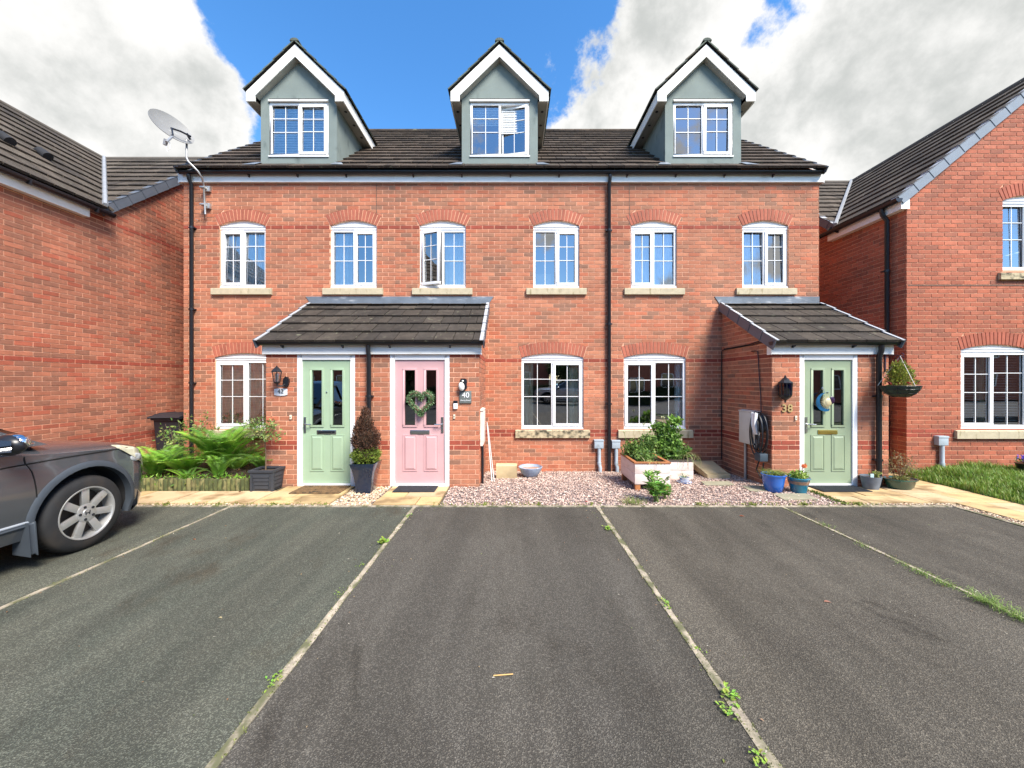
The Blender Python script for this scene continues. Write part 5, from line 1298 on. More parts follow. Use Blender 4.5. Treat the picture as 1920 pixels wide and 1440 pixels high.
# cable entry boxes
def cablebox(x0, x1, z0, z1, Y, zb, label):
    R0 = root('cable_box', ((x0 + x1) / 2, Y, zb), label, 'utility box', 'grey cable entry boxes'); mg = mat('pale_blue_grey_plastic', (.36, .42, .47), rough=.5, var=.08, stain=(.22, .24, .24), sscale=(6, 6, 6), slo=.6, shi=.8)
    mb = MB(); mb.box(x0, x1, Y - .085, Y + .004, z0, z1); mb.box(x0 - .006, x1 + .006, Y - .091, Y + .004, z1 - .03, z1 + .004); mb.build('cover', mg, R0, bevel=.006)
    c = (x0 + x1) / 2 + .01; mb = MB(); mb.tube([(c, Y - .045, z0), (c, Y - .045, zb + .16), (c + .012, Y - .075, zb + .10), (c + .012, Y - .075, zb)], .034, 12); mb.lathe([(.04, -.02), (.04, .02)], (c, Y - .045, zb + .17), 12); mb.build('duct', mg, R0, smooth=50)
cablebox(1.562, 1.735, .36, .52, YW, -.10, 'pale grey cable box and duct left of the long downpipe'); cablebox(1.895, 2.05, .36, .51, YW, -.10, 'pale grey cable box and duct between downpipe and white planter')
cablebox(7.245, 7.41, .54, .695, YR_, .05, 'pale grey cable box and duct on the right hand house by the lawn')

# ================================================================== GRAVEL BED OBJECTS
mb = MB(); mb.prism([(-.27, 6.60, -.05), (-.27, 6.56, .185), (-.27, 6.74, .195), (-.27, 6.78, -.05)], (.36, 0, 0)); mb.build('stone_block', M_STONE_L, None, bevel=.006, label='short cut block of yellow sandstone standing left of the blue bowl', cat='stone block')
R0 = root('bowl', (.32, 6.78, -.06), 'wide pale blue bowl with rusty water on the gravel', 'bowl'); mb = MB(); mb.lathe([(.085, -.06), (.10, -.055), (.155, .01), (.195, .085), (.205, .11), (.212, .125), (.200, .130), (.185, .10), (.14, .03), (0, .0)], (.325, 6.78, .0), 32); mb.build('bowl_body', mat('blue_grey_glaze', (.30, .37, .48), rough=.35, var=.2, scale=20), R0, smooth=50)
mb = MB(); mb.lathe([(0, .088), (.175, .088)], (.325, 6.78, 0), 28); mb.build('water', mat('rusty_water', (.38, .19, .08), rough=.2, var=.4, scale=10), R0)
for k, (dx, lab) in enumerate(((0, 'thicker grey metal bar leaning in the porch corner'), (.035, 'thinner grey metal bar leaning in the porch corner'))):
    mb = MB(); mb.tube([(-.33 + dx, 6.36 + dx, -.06), (-.47 + dx * .5, 7.22, .86 - dx * 2)], .012 - .003 * k, 6); mb.build('metal_bar', M_GALV, None, label=lab, cat='metal bar', group='bars leaning by the meter box')
# stone slab lying on a slope in the corner
mb = MB(); mb.mesh([(3.37, 6.62, -.06), (3.77, 6.62, -.06), (3.77, 6.62, .02), (3.37, 6.62, .02), (3.36, 7.24, .02), (3.78, 7.24, .02), (3.78, 7.22, .135), (3.36, 7.22, .135)], [(0, 1, 2, 3), (3, 2, 6, 7), (7, 6, 5, 4), (0, 4, 5, 1), (1, 5, 6, 2), (0, 3, 7, 4)])
mb.build('stone_slab', M_STONE_L, None, bevel=.008, label='thick yellow sandstone slab lying tilted against the wall right of the planters', cat='stone slab')
for (x0, x1, y0, y1, lab) in ((3.52, 3.98, 5.66, 5.93, 'flat grey stepping stone sunk in the gravel by the charger'), (3.02, 3.5, 5.98, 6.2, 'flat stepping stone behind the ceramic cup'), (3.72, 4.22, 5.24, 5.52, 'flat grey stepping stone in front of the teal pot')):
    mb = MB(); mb.prism([(x0, y0, .012), (x1 - .03, y0 + .01, .014), (x1, y1, .016), (x0 + .04, y1 + .01, .013)], (0, 0, -.05)); mb.build('stepping_stone', mat('grey_green_stone', (.27, .25, .17), rough=.9, var=.2), None, bevel=.004, label=lab, cat='stepping stone', group='stepping stones in the pink gravel')
# white planters
M_PW = mat('painted_board', (.70, .58, .53), rough=.6, var=.06, stain=(.50, .40, .33), sscale=(4, 4, 14), slo=.56, shi=.8)
M_CED = mat('orange_timber', (.34, .13, .045), rough=.6, var=.25, scale=12); M_DRM = mat('dark_rim_timber', (.07, .055, .04), rough=.8, var=.3)
def board_planter(x0, x1, y0, y1, zb, zt, leg, rimm, label, rimw=.04):
    R0 = root('planter', ((x0 + x1) / 2, (y0 + y1) / 2, leg), label, 'planter', 'pale boarded planters under the right window'); zm = (zb + zt) / 2; e = .018
    for (a, b) in ((zb, zm - .0015), (zm + .0015, zt)):
        for bx in ((x0, x1, y0, y0 + e), (x0, x1, y1 - e, y1), (x0, x0 + e, y0 + e, y1 - e), (x1 - e, x1, y0 + e, y1 - e)):
            mb = MB(); mb.box(*bx, a, b); mb.build('board', M_PW, R0, bevel=.003)
    mb = MB(); o = .012; mb.box(x0 - o, x1 + o, y0 - o, y0 + rimw, zt, zt + .022); mb.box(x0 - o, x1 + o, y1 - rimw, y1 + o, zt, zt + .022); mb.box(x0 - o, x0 + rimw, y0 + rimw, y1 - rimw, zt, zt + .022); mb.box(x1 - rimw, x1 + o, y0 + rimw, y1 - rimw, zt, zt + .022); mb.build('rim', rimm, R0, bevel=.003)
    mb = MB(); mb.box(x0 + e, x1 - e, y0 + e, y1 - e, zt - .07, zt - .05); mb.build('soil', M_SOIL, R0)
    if leg < zb - .02:
        for a in (x0 + .01, x1 - .09):
            for b in (y0 + .01, y1 - .07): mb = MB(); mb.box(a, a + .075, b, b + .06, leg - .02, zb); mb.build('leg', M_CED, R0, bevel=.003)
    return R0
board_planter(1.835, 2.36, 5.73, 6.48, .09, .40, -.01, M_CED, 'pale pink boarded planter on orange timber feet')
board_planter(2.39, 3.09, 6.54, 7.20, -.05, .265, -.05, M_DRM, 'lower pale planter tucked behind against the wall')
# planting
r = np.random.default_rng(51)
R0 = root('leafy_plant', (2.1, 6.1, .36), 'dense bushy green herbs filling the pink boarded planter', 'plant'); lv = Leaves()
for (c, s, n) in (((1.98, 6.30, .52), (.19, .17, .16), 900), ((2.10, 6.05, .47), (.16, .22, .10), 500), ((2.24, 6.34, .60), (.17, .14, .18), 900), ((2.05, 5.95, .44), (.16, .14, .07), 350)): lv.cloud(ell_pts(c, s, n, r, .2), .042, GR + [(.20, .32, .07), (.26, .36, .09)], r, .6)
lv.build('foliage', R0)
R0 = root('leafy_plant', (2.75, 6.85, .23), 'tall glossy leafed plant climbing in front of the window sill', 'plant'); lv = Leaves()
for (c, s, n, sz) in (((2.72, 6.78, .45), (.34, .22, .24), 1100, .075), ((2.78, 6.82, .68), (.24, .18, .20), 700, .07), ((2.62, 6.8, .80), (.20, .14, .12), 350, .06), ((3.0, 6.85, .36), (.20, .16, .16), 420, .06)): lv.cloud(ell_pts(c, s, n, r, .2), sz, [(.10, .21, .03), (.15, .29, .045), (.22, .38, .07), (.06, .13, .025)], r, .62)
for p in ell_pts((2.86, 6.75, .93), (.14, .1, .10), 90, r, .1): lv.leaf(p, r.normal(size=3) + [0, 0, .5], r.normal(size=3), .09, .06, (.20, .36, .06))
lv.build('foliage', R0)
mb = MB(); lv = Leaves()
for (px, py) in ((1207, 795), (1171, 810), (1243, 782), (1226, 818), (1210, 842), (1277, 824)):
    t = P(px, py, 6.6); b = Vector((t.x + r.normal() * .06, t.y, .40)); mb.tube([b, b * .5 + t * .5 + Vector((.02, 0, 0)), t], .003, 4)
    lv = Leaves(); lv.cloud(ell_pts(t, (.03, .03, .012), 26, r, .1), .02, [(.62, .62, .40), (.5, .55, .3)], r, .8); lv.build('flower_head', R0)
mb.build('stem', mat('green_stem', (.16, .25, .06), rough=.6), R0)
R0 = root('strap_leaf_plant', (2.18, 5.85, .36), 'yellow striped arching strap leaves at the front of the boarded planter', 'plant'); lv = Leaves()
def blades(lv, c, n, Ln, W, pal, r, spread=1.0, seg=4, up=1.1):
    for i in range(n):
        a = r.uniform(0, 6.28); d = np.array([math.cos(a), math.sin(a), 0]); el = up * r.uniform(.7, 1.25); p = np.array(c) + d * .01; L_ = Ln * r.uniform(.7, 1.2); col = pal[r.integers(len(pal))]
        for k in range(seg):
            t = d * math.cos(el) * spread + np.array([0, 0, math.sin(el)]); w = W * (1 - k / seg * .75); lv.leaf(p, t, np.cross(t, [-d[1], d[0], 0]), L_ / seg * 1.25, w, [x * (.9 + .1 * k) for x in col], 0); p = p + t / np.linalg.norm(t) * L_ / seg; el -= .55
blades(lv, (2.15, 5.80, .36), 16, .20, .018, [(.50, .50, .18), (.40, .46, .14), (.24, .34, .08)], r); blades(lv, (2.02, 5.80, .36), 8, .22, .012, [(.50, .48, .25), (.45, .42, .2)], r, up=1.3); lv.build('foliage', R0)
# hanging grass from the lower planter
R0 = root('trailing_plant', (3.12, 6.75, .2), 'thin trailing stems spilling over the right end of the lower planter', 'plant'); lv = Leaves(); blades(lv, (3.02, 6.70, .30), 60, .45, .010, [(.20, .26, .08), (.14, .2, .06), (.28, .26, .12)], r, seg=6, up=.9); lv.build('foliage', R0)
# ceramic cup pot
R0 = root('plant_pot', (2.79, 6.22, -.02), 'little blue and white patterned cup pot on a saucer', 'plant pot'); mcb = mat('blue_white_ceramic', (.62, .64, .68), rough=.2, var=.05, stain=(.04, .12, .38), sscale=(22, 22, 22), slo=.48, shi=.54)
mb = MB(); mb.lathe([(.05, .02), (.065, .03), (.075, .09), (.078, .10), (.068, .10), (.06, .06), (0, .055)], (2.79, 6.22, -.02), 20); mb.build('cup', mcb, R0, smooth=50); mb = MB(); mb.lathe([(0, .006), (.07, .006), (.115, .024), (.118, .020), (.07, 0), (0, 0)], (2.79, 6.22, -.015), 24); mb.build('saucer', mcb, R0, smooth=50)
R0 = root('succulent', (2.79, 6.22, .06), 'spiky small plant growing out of the patterned cup', 'plant'); lv = Leaves(); blades(lv, (2.79, 6.22, .06), 26, .14, .014, [(.16, .26, .10), (.24, .33, .14), (.40, .42, .22)], r, seg=3, up=1.0); lv.build('foliage', R0)
# big weed at the edge
def bigweed(x, y, z, h, n, label, seed, pal, ls=.11):
    r = np.random.default_rng(seed); R0 = root('weed', (x, y, z), label, 'weed'); mb = MB(); lv = Leaves()
    for i in range(n):
        a = r.uniform(0, 6.28); l = r.uniform(.05, .17) * h / .4; t = Vector((x + l * math.cos(a), y + l * math.sin(a), z + h * r.uniform(.6, 1))); b = Vector((x + r.normal() * .02, y + r.normal() * .02, z)); mb.tube([b, b * .5 + t * .5 + Vector((0, 0, h * .08)), t], [.005, .004, .002], 5)
        for k in range(13):
            u = r.uniform(.25, 1.0); q = b.lerp(t, u); az = r.uniform(0, 6.28); s = ls * r.uniform(.6, 1.15) * (1.15 - .4 * u); lv.leaf(q, (math.cos(az), math.sin(az), .35 + .6 * (u > .85)), (0, 0, 1), s, s * .40, [c * r.uniform(.8, 1.25) for c in pal[r.integers(len(pal))]], .2)
    mb.build('stem', MATS['green_stem'], R0); lv.build('foliage', R0); return R0
bigweed(1.95, 5.16, 0, .42, 17, 'tall broad leafed green weed at the tarmac edge in front of the planter', 61, [(.18, .36, .05), (.13, .28, .04), (.25, .44, .09)], .12)
bigweed(2.13, 5.30, 0, .24, 7, 'shorter leafy weed right of the tall one', 62, [(.12, .26, .05), (.17, .33, .06)], .10)
def tuft(x, y, z, n, h, label, seed, pal=None, cat='grass tuft', group=None, w=.006, sp=.05):
    r = np.random.default_rng(seed); lv = Leaves()
    for i in range(n): blades(lv, (x + r.normal() * sp, y + r.normal() * sp * .7, z), 1, h, w, pal or [(.26, .33, .09), (.18, .27, .06), (.33, .36, .12)], r, seg=3, up=1.2)
    return lv.build('grass_tuft', None, label=label, cat=cat, group=group)
tuft(1.60, 5.10, 0, 150, .13, 'pale wispy grass tuft left of the tall weed', 63, sp=.07)
# kerb weeds
WD = [(720, 1017, .055, 22), (1140, 992, .04, 24), (1251, 1137, .035, 10), (1371, 1310, .042, 18), (1362, 1338, .03, 14), (1550, 987, .05, 30), (1612, 1026, .04, 20), (1690, 1063, .045, 22), (1725, 1078, .06, 60), (1768, 1097, .065, 60), (1850, 1133, .11, 120), (1905, 1160, .10, 100), (1424, 1430, .03, 12), (513, 1281, .03, 10), (765, 968, .03, 12), (655, 1060, .02, 8), (600, 1115, .02, 8), (1310, 1220, .02, 8)]
WL_ = ['low weed clump in the kerb joint left of the middle bay', 'yellow green weed in the kerb joint near the gravel', 'small clover sprig halfway along the right kerb joint of the middle bay', 'fresh green weed low on the kerb joint right of the middle bay', 'yellowish sprig just below the fresh green weed', 'first grass clump from the gravel on the far right kerb joint', 'second grass clump from the gravel on the far right kerb joint', 'third grass clump from the gravel on the far right kerb joint', 'fourth grass clump from the gravel on the far right kerb joint', 'fifth grass clump from the gravel on the far right kerb joint',
       'largest grass clump on the far right kerb joint', 'grass clump on the far right kerb joint at the picture edge', 'tiny yellow sprig at the bottom end of the right kerb joint', 'tiny sprig on the lower part of the left kerb joint', 'tiny sprig at the top of the left kerb joint by the path', 'tiny sprig upper middle of the left kerb joint', 'tiny sprig centre of the left kerb joint', 'tiny sprig above the fresh green weed on the right joint']
for i, (px, py, h, n) in enumerate(WD):
    Y = CH * F / (py - HY); X = PX(px, Y); r = np.random.default_rng(70 + i); lv = Leaves(); kx = min(KX, key=lambda q: abs(q - X)); X = kx + max(-.06, min(.06, X - kx))
    if i >= 10 and h > .05 or (5 <= i <= 9):
        for k in range(n): blades(lv, (X + r.normal() * .02, Y + r.normal() * .05, 0), 1, h, .005, [(.24, .36, .08), (.30, .40, .12), (.17, .28, .06)], r, seg=3, up=1.2)
    else:
        for k in range(n * 2):
            a = r.uniform(0, 6.28); p = (X + r.normal() * .018, Y + r.normal() * .03, r.uniform(.002, h * .6)); lv.leaf(p, (math.cos(a), math.sin(a), .5), (0, 0, 1), h * .7, h * .42, [c * r.uniform(.8, 1.2) for c in [(.22, .38, .05), (.30, .42, .07)][r.integers(2)]], .1)
    lv.build('weed', None, label=WL_[i], cat='weed', group='weeds growing in the kerb joints')
# moss and tiny weeds along the front kerb
r = np.random.default_rng(88); lv = Leaves()
for (a, b, n) in ((-5.2, -2.4, 420), (-.9, .5, 260), (.6, 1.4, 60), (2.3, 4.3, 420), (4.3, 4.9, 160)):
    n = int(n); xs_ = r.uniform(a, b, n); xs_ = xs_ + .12 * np.sin(xs_ * 9); lv.cloud(np.column_stack([xs_, r.normal(5.035, .022, n), r.uniform(.0, .03, n)]), .026, [(.24, .28, .05), (.17, .22, .04), (.30, .33, .08)], r, .5)
for k in range(300):   # mossy strip along the slab edge by the right pots
    t = r.uniform(0, 1); lv.cloud([(4.40 + r.normal() * .02, 5.05 + t * .6, .012)], .03, [(.16, .20, .04), (.11, .15, .03)], r, .6)
lv.build('edge_moss', None, kind='stuff', label='moss and seedlings along the kerb between tarmac and front gardens', cat='moss')
r = np.random.default_rng(89); lv = Leaves()
for i, x in enumerate(KX[1:]):
    n = (300, 700, 900, 1500)[i]; y = r.uniform(1.5, 4.9, n); lv.cloud(np.column_stack([x + r.choice([-1, 1], n) * r.uniform(.012, .028, n), y, np.full(n, .003)]), .012, [(.20, .23, .06), (.14, .16, .05)], r, .6)
lv.build('joint_moss', None, kind='stuff', label='specks of moss in the joints beside the kerb strips', cat='moss')
# fallen leaves and stick
for (px, py, s, c, lab) in ((1391, 968, .06, (.42, .14, .07), 'curled red brown leaf near the top of the right bay'), (1551, 1129, .05, (.40, .18, .12), 'narrow reddish leaf in the middle of the right bay'), (365, 1012, .04, (.45, .22, .12), 'small orange leaf on the green tarmac near the kerb'), (414, 1159, .035, (.5, .42, .25), 'small pale leaf on the green tarmac'), (1100, 943, .05, (.55, .10, .09), 'small red leaf on the pink gravel'), (450, 924, .05, (.28, .12, .06), 'brown leaf on the yellow slabs')):
    Y = CH * F / (py - HY); lv = Leaves(); z = .018 if py < 950 else .004; lv.leaf((PX(px, Y) - s / 2, Y, z), (1, -.2, .1), (0, 0, 1), s, s * .4, c, .3); lv.leaf((PX(px, Y) - s / 2, Y, z + .002), (1, .1, .2), (0, .3, 1), s * .8, s * .3, c, .2); lv.build('fallen_leaf', None, label=lab, cat='leaf', group='fallen leaves')
r = np.random.default_rng(101); lv = Leaves(); n = 600
for k in range(n):
    xx, yy = r.uniform(-6, 5.6), 1.0 + 3.95 * r.uniform(0, 1) ** .6
    if r.uniform() < .45: xx = KX[1 + r.integers(4)] + r.normal() * .10
    if r.uniform() < .25: yy = 4.93 - abs(r.normal()) * .08
    c = [(.42, .30, .16), (.30, .16, .08), (.50, .46, .38), (.16, .12, .08), (.22, .26, .08)][r.integers(5)]; sz = r.uniform(.006, .022)
    lv.leaf((xx, yy, .004), (r.normal(), r.normal(), .15), (0, 0, 1), sz, sz * .5, c, .2)
lv.build('leaf_crumbs', None, kind='stuff', label='crumbs of dead leaf and twig scattered over the tarmac bays', cat='debris')
p = P(925, 1269, 2.11); q = P(962, 1268, 2.11); mb = MB(); mb.tube([(p.x, 2.11, .006), (q.x, 2.12, .007)], .0035, 5); mb.build('stick', mat('pale_stick', (.52, .33, .12), rough=.8), None, label='short pale wooden stick on the middle bay tarmac', cat='stick')

# pots right
def roundpot(name, c, prof, m, label, cat='plant pot', band=None, sx=1, sy=1, soil=None):
    R0 = root(name, c, label, cat); mb = MB(); mb.lathe(prof, c, 28, sx=sx, sy=sy); mb.build('pot', m, R0, smooth=45)
    rt, zt = max(prof, key=lambda q: q[0]); mb = MB(); mb.lathe([(0, soil), (rt * .9, soil)], c, 20, sx=sx, sy=sy); mb.build('soil', M_SOIL, R0)
    if band: mb = MB(); mb.lathe(band[0], c, 28, sx=sx, sy=sy); mb.build('band', band[1], R0, smooth=45)
    return R0
roundpot('plant_pot', (3.88, 5.70, .0), [(.10, 0), (.112, .01), (.135, .12), (.150, .22), (.155, .235), (.163, .24), (.163, .255), (.150, .258), (.145, .20), (0, .20)], mat('cobalt_glaze', (.015, .12, .48), rough=.15, coat=.7, var=.08), 'bright cobalt blue glazed pot at the porch corner', soil=.235)
mbn = mat('bare_band', (.25, .15, .10), rough=.5, var=.4, scale=25)
roundpot('plant_pot', (4.20, 5.63, .0), [(.095, 0), (.10, .015), (.10, .03), (.12, .12), (.138, .20), (.150, .215), (.146, .228), (.130, .21), (0, .19)], mat('teal_glaze', (.01, .13, .20), rough=.18, coat=.7, var=.2, scale=12), 'teal glazed pot with a brown band beside the sage door', band=([(.1255, .135), (.137, .180)], mbn), soil=.205)
roundpot('plant_pot', (5.42, 5.80, .0), [(.09, 0), (.115, .13), (.125, .185), (.128, .20), (.118, .20), (.11, .15), (0, .15)], mat('zinc_grey', (.13, .155, .19), rough=.6, var=.25, scale=12), 'small dull grey pot at the foot of the right porch downpipe', soil=.17)
roundpot('plant_pot', (5.86, 5.80, .01), [(.13, 0), (.135, .015), (.155, .03), (.185, .13), (.205, .14), (.205, .155), (.19, .155), (.17, .12), (0, .12)], mat('dark_green_glaze', (.012, .065, .05), rough=.2, coat=.6, var=.2), 'shallow oval dark green bowl planted with dry twigs', soil=.135, sx=1.12, sy=.8)
r = np.random.default_rng(95)
R0 = root('leafy_plant', (3.88, 5.70, .22), 'short yellow green grass like plant in the cobalt pot', 'plant'); lv = Leaves()
for k in range(150): blades(lv, (3.88 + r.normal() * .06, 5.70 + r.normal() * .05, .235), 1, .14, .010, [(.24, .34, .06), (.16, .26, .05), (.33, .36, .12)], r, seg=3, up=1.1)
lv.build('foliage', R0)
R0 = root('flowering_plant', (4.20, 5.63, .20), 'lime green primrose plant with one orange flower in the teal pot', 'plant'); lv = Leaves(); lv.cloud(ell_pts((4.18, 5.62, .25), (.13, .11, .065), 260, r, .2), .05, [(.26, .38, .05), (.19, .32, .05), (.35, .45, .10)], r, .55); blades(lv, (4.26, 5.65, .22), 12, .16, .02, [(.12, .2, .06), (.10, .17, .05)], r, seg=3, up=1.3); lv.build('foliage', R0)
lv = Leaves(); lv.cloud(ell_pts((4.27, 5.62, .375), (.03, .03, .025), 40, r, .2), .035, [(.75, .22, .06), (.80, .32, .14)], r, .7); lv.build('flower', R0)
R0 = root('leafy_plant', (5.42, 5.80, .16), 'straggly plant with a label in the dull grey pot', 'plant'); lv = Leaves(); lv.cloud(ell_pts((5.46, 5.78, .22), (.10, .08, .06), 70, r, .2), .045, [(.24, .30, .06), (.20, .24, .08), (.30, .28, .10)], r, .5); lv.build('foliage', R0)
mb = MB(); mb.box(5.36, 5.41, 5.74, 5.745, .16, .245); mb.build('plant_label', mat('pale_label', (.45, .6, .62), rough=.5), R0)
twiggy('dry_plant', (5.86, 5.80, .13), [(5.70, 5.75, .50), (5.78, 5.8, .58), (5.86, 5.8, .55), (5.95, 5.78, .52), (6.05, 5.8, .45), (5.66, 5.75, .36), (6.10, 5.85, .34), (5.9, 5.7, .42), (5.8, 5.72, .35), (5.83, 5.85, .52)], [(.22, .17, .08), (.28, .22, .10), (.16, .14, .06)], .025, 34, 'dry brown twiggy plant in the dark green bowl', 'plant', 96, sp=.05, stem=.004)
lv = Leaves(); lv.cloud(ell_pts((5.86, 5.79, .17), (.16, .10, .03), 160, r, .2), .04, [(.30, .28, .08), (.22, .24, .06)], r, .4); lv.build('low_growth', None, label='yellowing low growth covering the soil of the green bowl', cat='plant')
twiggy('dry_plant', (6.45, 6.45, .0), [(6.3, 6.45, .30), (6.5, 6.42, .36), (6.62, 6.4, .25), (6.2, 6.4, .2), (6.42, 6.5, .42), (6.7, 6.35, .2)], [(.20, .19, .08), (.26, .22, .10)], .035, 40, 'brown straggling growth at the corner of the right hand house', 'plant', 97, sp=.07, stem=.004)
# hanging basket and bracket
bx, by = 5.70, 5.64
R0 = root('basket_bracket', (5.76, 5.90, 1.8), 'dark scrolled iron bracket on the porch end holding the basket', 'bracket'); mir = mat('purple_black_iron', (.03, .015, .035), rough=.5)
mb = MB(); mb.box(5.752, 5.768, YPF - .008, YPF + .004, 1.77, 2.05); mb.build('wall_plate', mir, R0)
mb = MB(); mb.tube([(5.76, YPF, 2.02), (5.74, 5.75, 2.02), (bx, by, 2.01), (bx, by - .03, 2.04), (bx, by - .06, 2.01)], .006, 6); mb.tube([(5.76, YPF, 1.80), (5.755, 5.86, 1.82), (5.745, 5.80, 1.90), (5.735, 5.74, 1.98), (5.73, 5.70, 2.02)], .005, 6)
mb.tube([(bx + .02 + .035 * math.cos(i * .6), by, 1.97 + .035 * math.sin(i * .6)) for i in range(9)], .005, 6); mb.build('arm', mir, R0, smooth=60)
R0 = root('hanging_basket', (bx, by, 1.38), 'round hanging basket lined in dark green beside the right porch', 'basket')
mb = MB(); mb.lathe([(0, .02), (.09, .03), (.165, .075), (.21, .14), (.225, .185), (.21, .19), (.0, .165)], (bx, by, 1.375), 24); mb.build('liner', mat('green_liner', (.02, .035, .025), rough=.8, var=.5, scale=14, bump=.8), R0, smooth=60)
mb = MB()
for z, q in ((1.56, .228), (1.51, .209), (1.452, .170)): mb.tube([(bx + q * math.cos(2 * math.pi * i / 24), by + q * math.sin(2 * math.pi * i / 24), z) for i in range(25)], .004, 5, cap=False)
for k in range(10): a = 2 * math.pi * k / 10; mb.tube([(bx + q * math.cos(a), by + q * math.sin(a), 1.375 + h) for q, h in ((.05, .022), (.095, .026), (.170, .071), (.215, .138), (.230, .187))], .003, 5)
mb.build('wire_frame', M_BLACK, R0); mb = MB()
for a in (.4, 2.5, 4.6): mb.tube([(bx + .24 * math.cos(a), by + .24 * math.sin(a), 1.565), (bx, by, 2.0)], .0035, 5)
mb.build('chain', mat('white_cord', (.6, .6, .55)), R0)
R0 = root('bushy_plant', (bx, by, 1.54), 'lime green clipped bush growing in the hanging basket', 'plant'); lv = Leaves()
for (c, s, n) in (((bx, by, 1.72), (.155, .15, .14), 900), ((bx - .02, by, 1.84), (.10, .09, .09), 300), ((bx + .01, by, 1.62), (.19, .18, .07), 420)): lv.cloud(ell_pts(c, s, n, r, .35), .036, [(.28, .32, .04), (.20, .26, .03), (.36, .36, .07), (.16, .16, .04)], r, .45, out=(bx, by, 1.6))
lv.build('foliage', R0); lv = Leaves()
for c in ((bx - .20, by - .05, 1.60), (bx + .21, by - .05, 1.62), (bx + .25, by, 1.59), (bx - .06, by - .18, 1.60)): lv.cloud(ell_pts(c, (.022, .02, .02), 16, r, .2), .026, [(.30, .03, .03), (.20, .02, .03)], r, .8)
lv.build('red_flowers', R0)

# lawn, at the foot of the right hand house
mb = MB(); n = 14
zl = lambda x, y: .005 + (.10 * max(0, min(1, (y - 4.2) / 2.3)) + .03) * max(0, min(1, (x - 6.68) / .5))
for i in range(n):
    for j in range(10):
        a, b, c, d = 6.70 + 9 * i / n, 6.70 + 9 * (i + 1) / n, -3 + 9.58 * j / 10, -3 + 9.58 * (j + 1) / 10
        mb.poly([(a, c, zl(a, c)), (b, c, zl(b, c)), (b, d, zl(b, d)), (a, d, zl(a, d))])
mb.build('lawn', mat('lawn_soil', (.055, .075, .02), rough=1, var=.3, scale=8), None, kind='structure')
def grass_field(name, x0, x1, y0, y1, n, h, label, seed):
    r = np.random.default_rng(seed); x = r.uniform(x0, x1, n); y = r.uniform(y0, y1, n); z = np.array([zl(a, b) for a, b in zip(x, y)]) - .005
    a = r.uniform(0, 6.28, n); hh = h * r.uniform(.4, 1.3, n) * (1 + .7 * (np.sin(x * 5) * np.sin(y * 7) > .3)); w = .0045 * r.uniform(.8, 1.5, n); ln = r.uniform(.1, .75, n)
    ca, sa = np.cos(a), np.sin(a); b0 = np.stack([x - sa * w, y + ca * w, z], 1); b1 = np.stack([x + sa * w, y - ca * w, z], 1)
    m0 = np.stack([x + ca * hh * ln * .3 - sa * w * .8, y + sa * hh * ln * .3 + ca * w * .8, z + hh * .6], 1); m1 = np.stack([x + ca * hh * ln * .3 + sa * w * .8, y + sa * hh * ln * .3 - ca * w * .8, z + hh * .6], 1); t = np.stack([x + ca * hh * ln, y + sa * hh * ln, z + hh], 1)
    V = np.stack([b0, b1, m1, m0, t], 1).reshape(-1, 3); k = np.arange(n)[:, None] * 5; Fq = (k + [0, 1, 2, 3]).tolist(); Ft = (k + [3, 2, 4]).tolist()
    me = bpy.data.meshes.new(name); me.from_pydata(V.tolist(), [], Fq + Ft); me.materials.append(M_LEAF); pal = np.array([(.17, .29, .035), (.12, .23, .03), (.22, .34, .05), (.28, .33, .09)]); c = pal[r.integers(0, 4, n)] * r.uniform(.8, 1.2, (n, 1)); c = np.concatenate([c, np.ones((n, 1))], 1); c = np.concatenate([c, c])
    at = me.attributes.new('tint', 'FLOAT_COLOR', 'FACE'); at.data.foreach_set('color', c.ravel()); o = bpy.data.objects.new(name, me); COL.objects.link(o); return tag(o, label, 'grass', None, 'stuff')
grass_field('lawn_grass', 6.69, 10.5, 3.6, 6.56, 50000, .085, 'uneven green grass of the small lawn in front of the right hand house', 7)
# blue flowers in a pot
R0 = roundpot('plant_pot', (8.42, 6.25, .12), [(.10, 0), (.15, .16), (.155, .17), (.14, .17), (0, .15)], M_BLACK, 'black pot on the lawn holding violet blue flowers', soil=.16)
R0 = root('flowering_plant', (8.42, 6.25, .28), 'violet blue flowers at the right edge below the large window', 'flowers'); lv = Leaves(); lv.cloud(ell_pts((8.42, 6.23, .33), (.19, .15, .05), 160, r, .3), .05, GR, r, .4); lv.build('foliage', R0); lv = Leaves(); lv.cloud(ell_pts((8.40, 6.20, .38), (.19, .14, .05), 260, r, .3), .03, [(.10, .07, .55), (.16, .10, .65), (.07, .05, .4)], r, .7); lv.build('flower_heads', R0)

# ================================================================== SATELLITE DISH
R0 = root('satellite_dish', (PX(382, 7.2), 7.30, 5.05), 'grey satellite dish on a bent pole at the left end of the roof', 'satellite dish')
mb = MB(); mb.tube([P(385, 402, 7.25), P(382, 347, 7.25), P(379, 334, 7.15), P(371, 321, 7.06), P(353, 303, 7.02), P(350, 296, 7.04), P(350, 262, 7.1)], .017, 10); mb.build('mast', M_GALV, R0, smooth=60)
for py in (353, 385):
    c = P(386, py, 7.28); mb = MB(); mb.box(c.x - .05, c.x + .06, 7.29, 7.345, c.z - .05, c.z + .05); mb.box(c.x - .075, c.x + .01, 7.215, 7.30, c.z - .014, c.z + .014); mb.build('wall_bracket', M_GALV, R0, bevel=.004)
mb = MB(); mb.tube([P(383, 396, 7.27), P(384, 412, 7.32), P(372, 413, 7.33), P(366, 411, 7.3)], .005, 5); mb.build('cable', M_BLACK, R0)
dn = Vector((.80, -.35, .48)).normalized(); dc = P(319, 243, 6.95); du = dn.cross(Vector((0, 0, 1))).normalized(); dv = du.cross(dn).normalized()
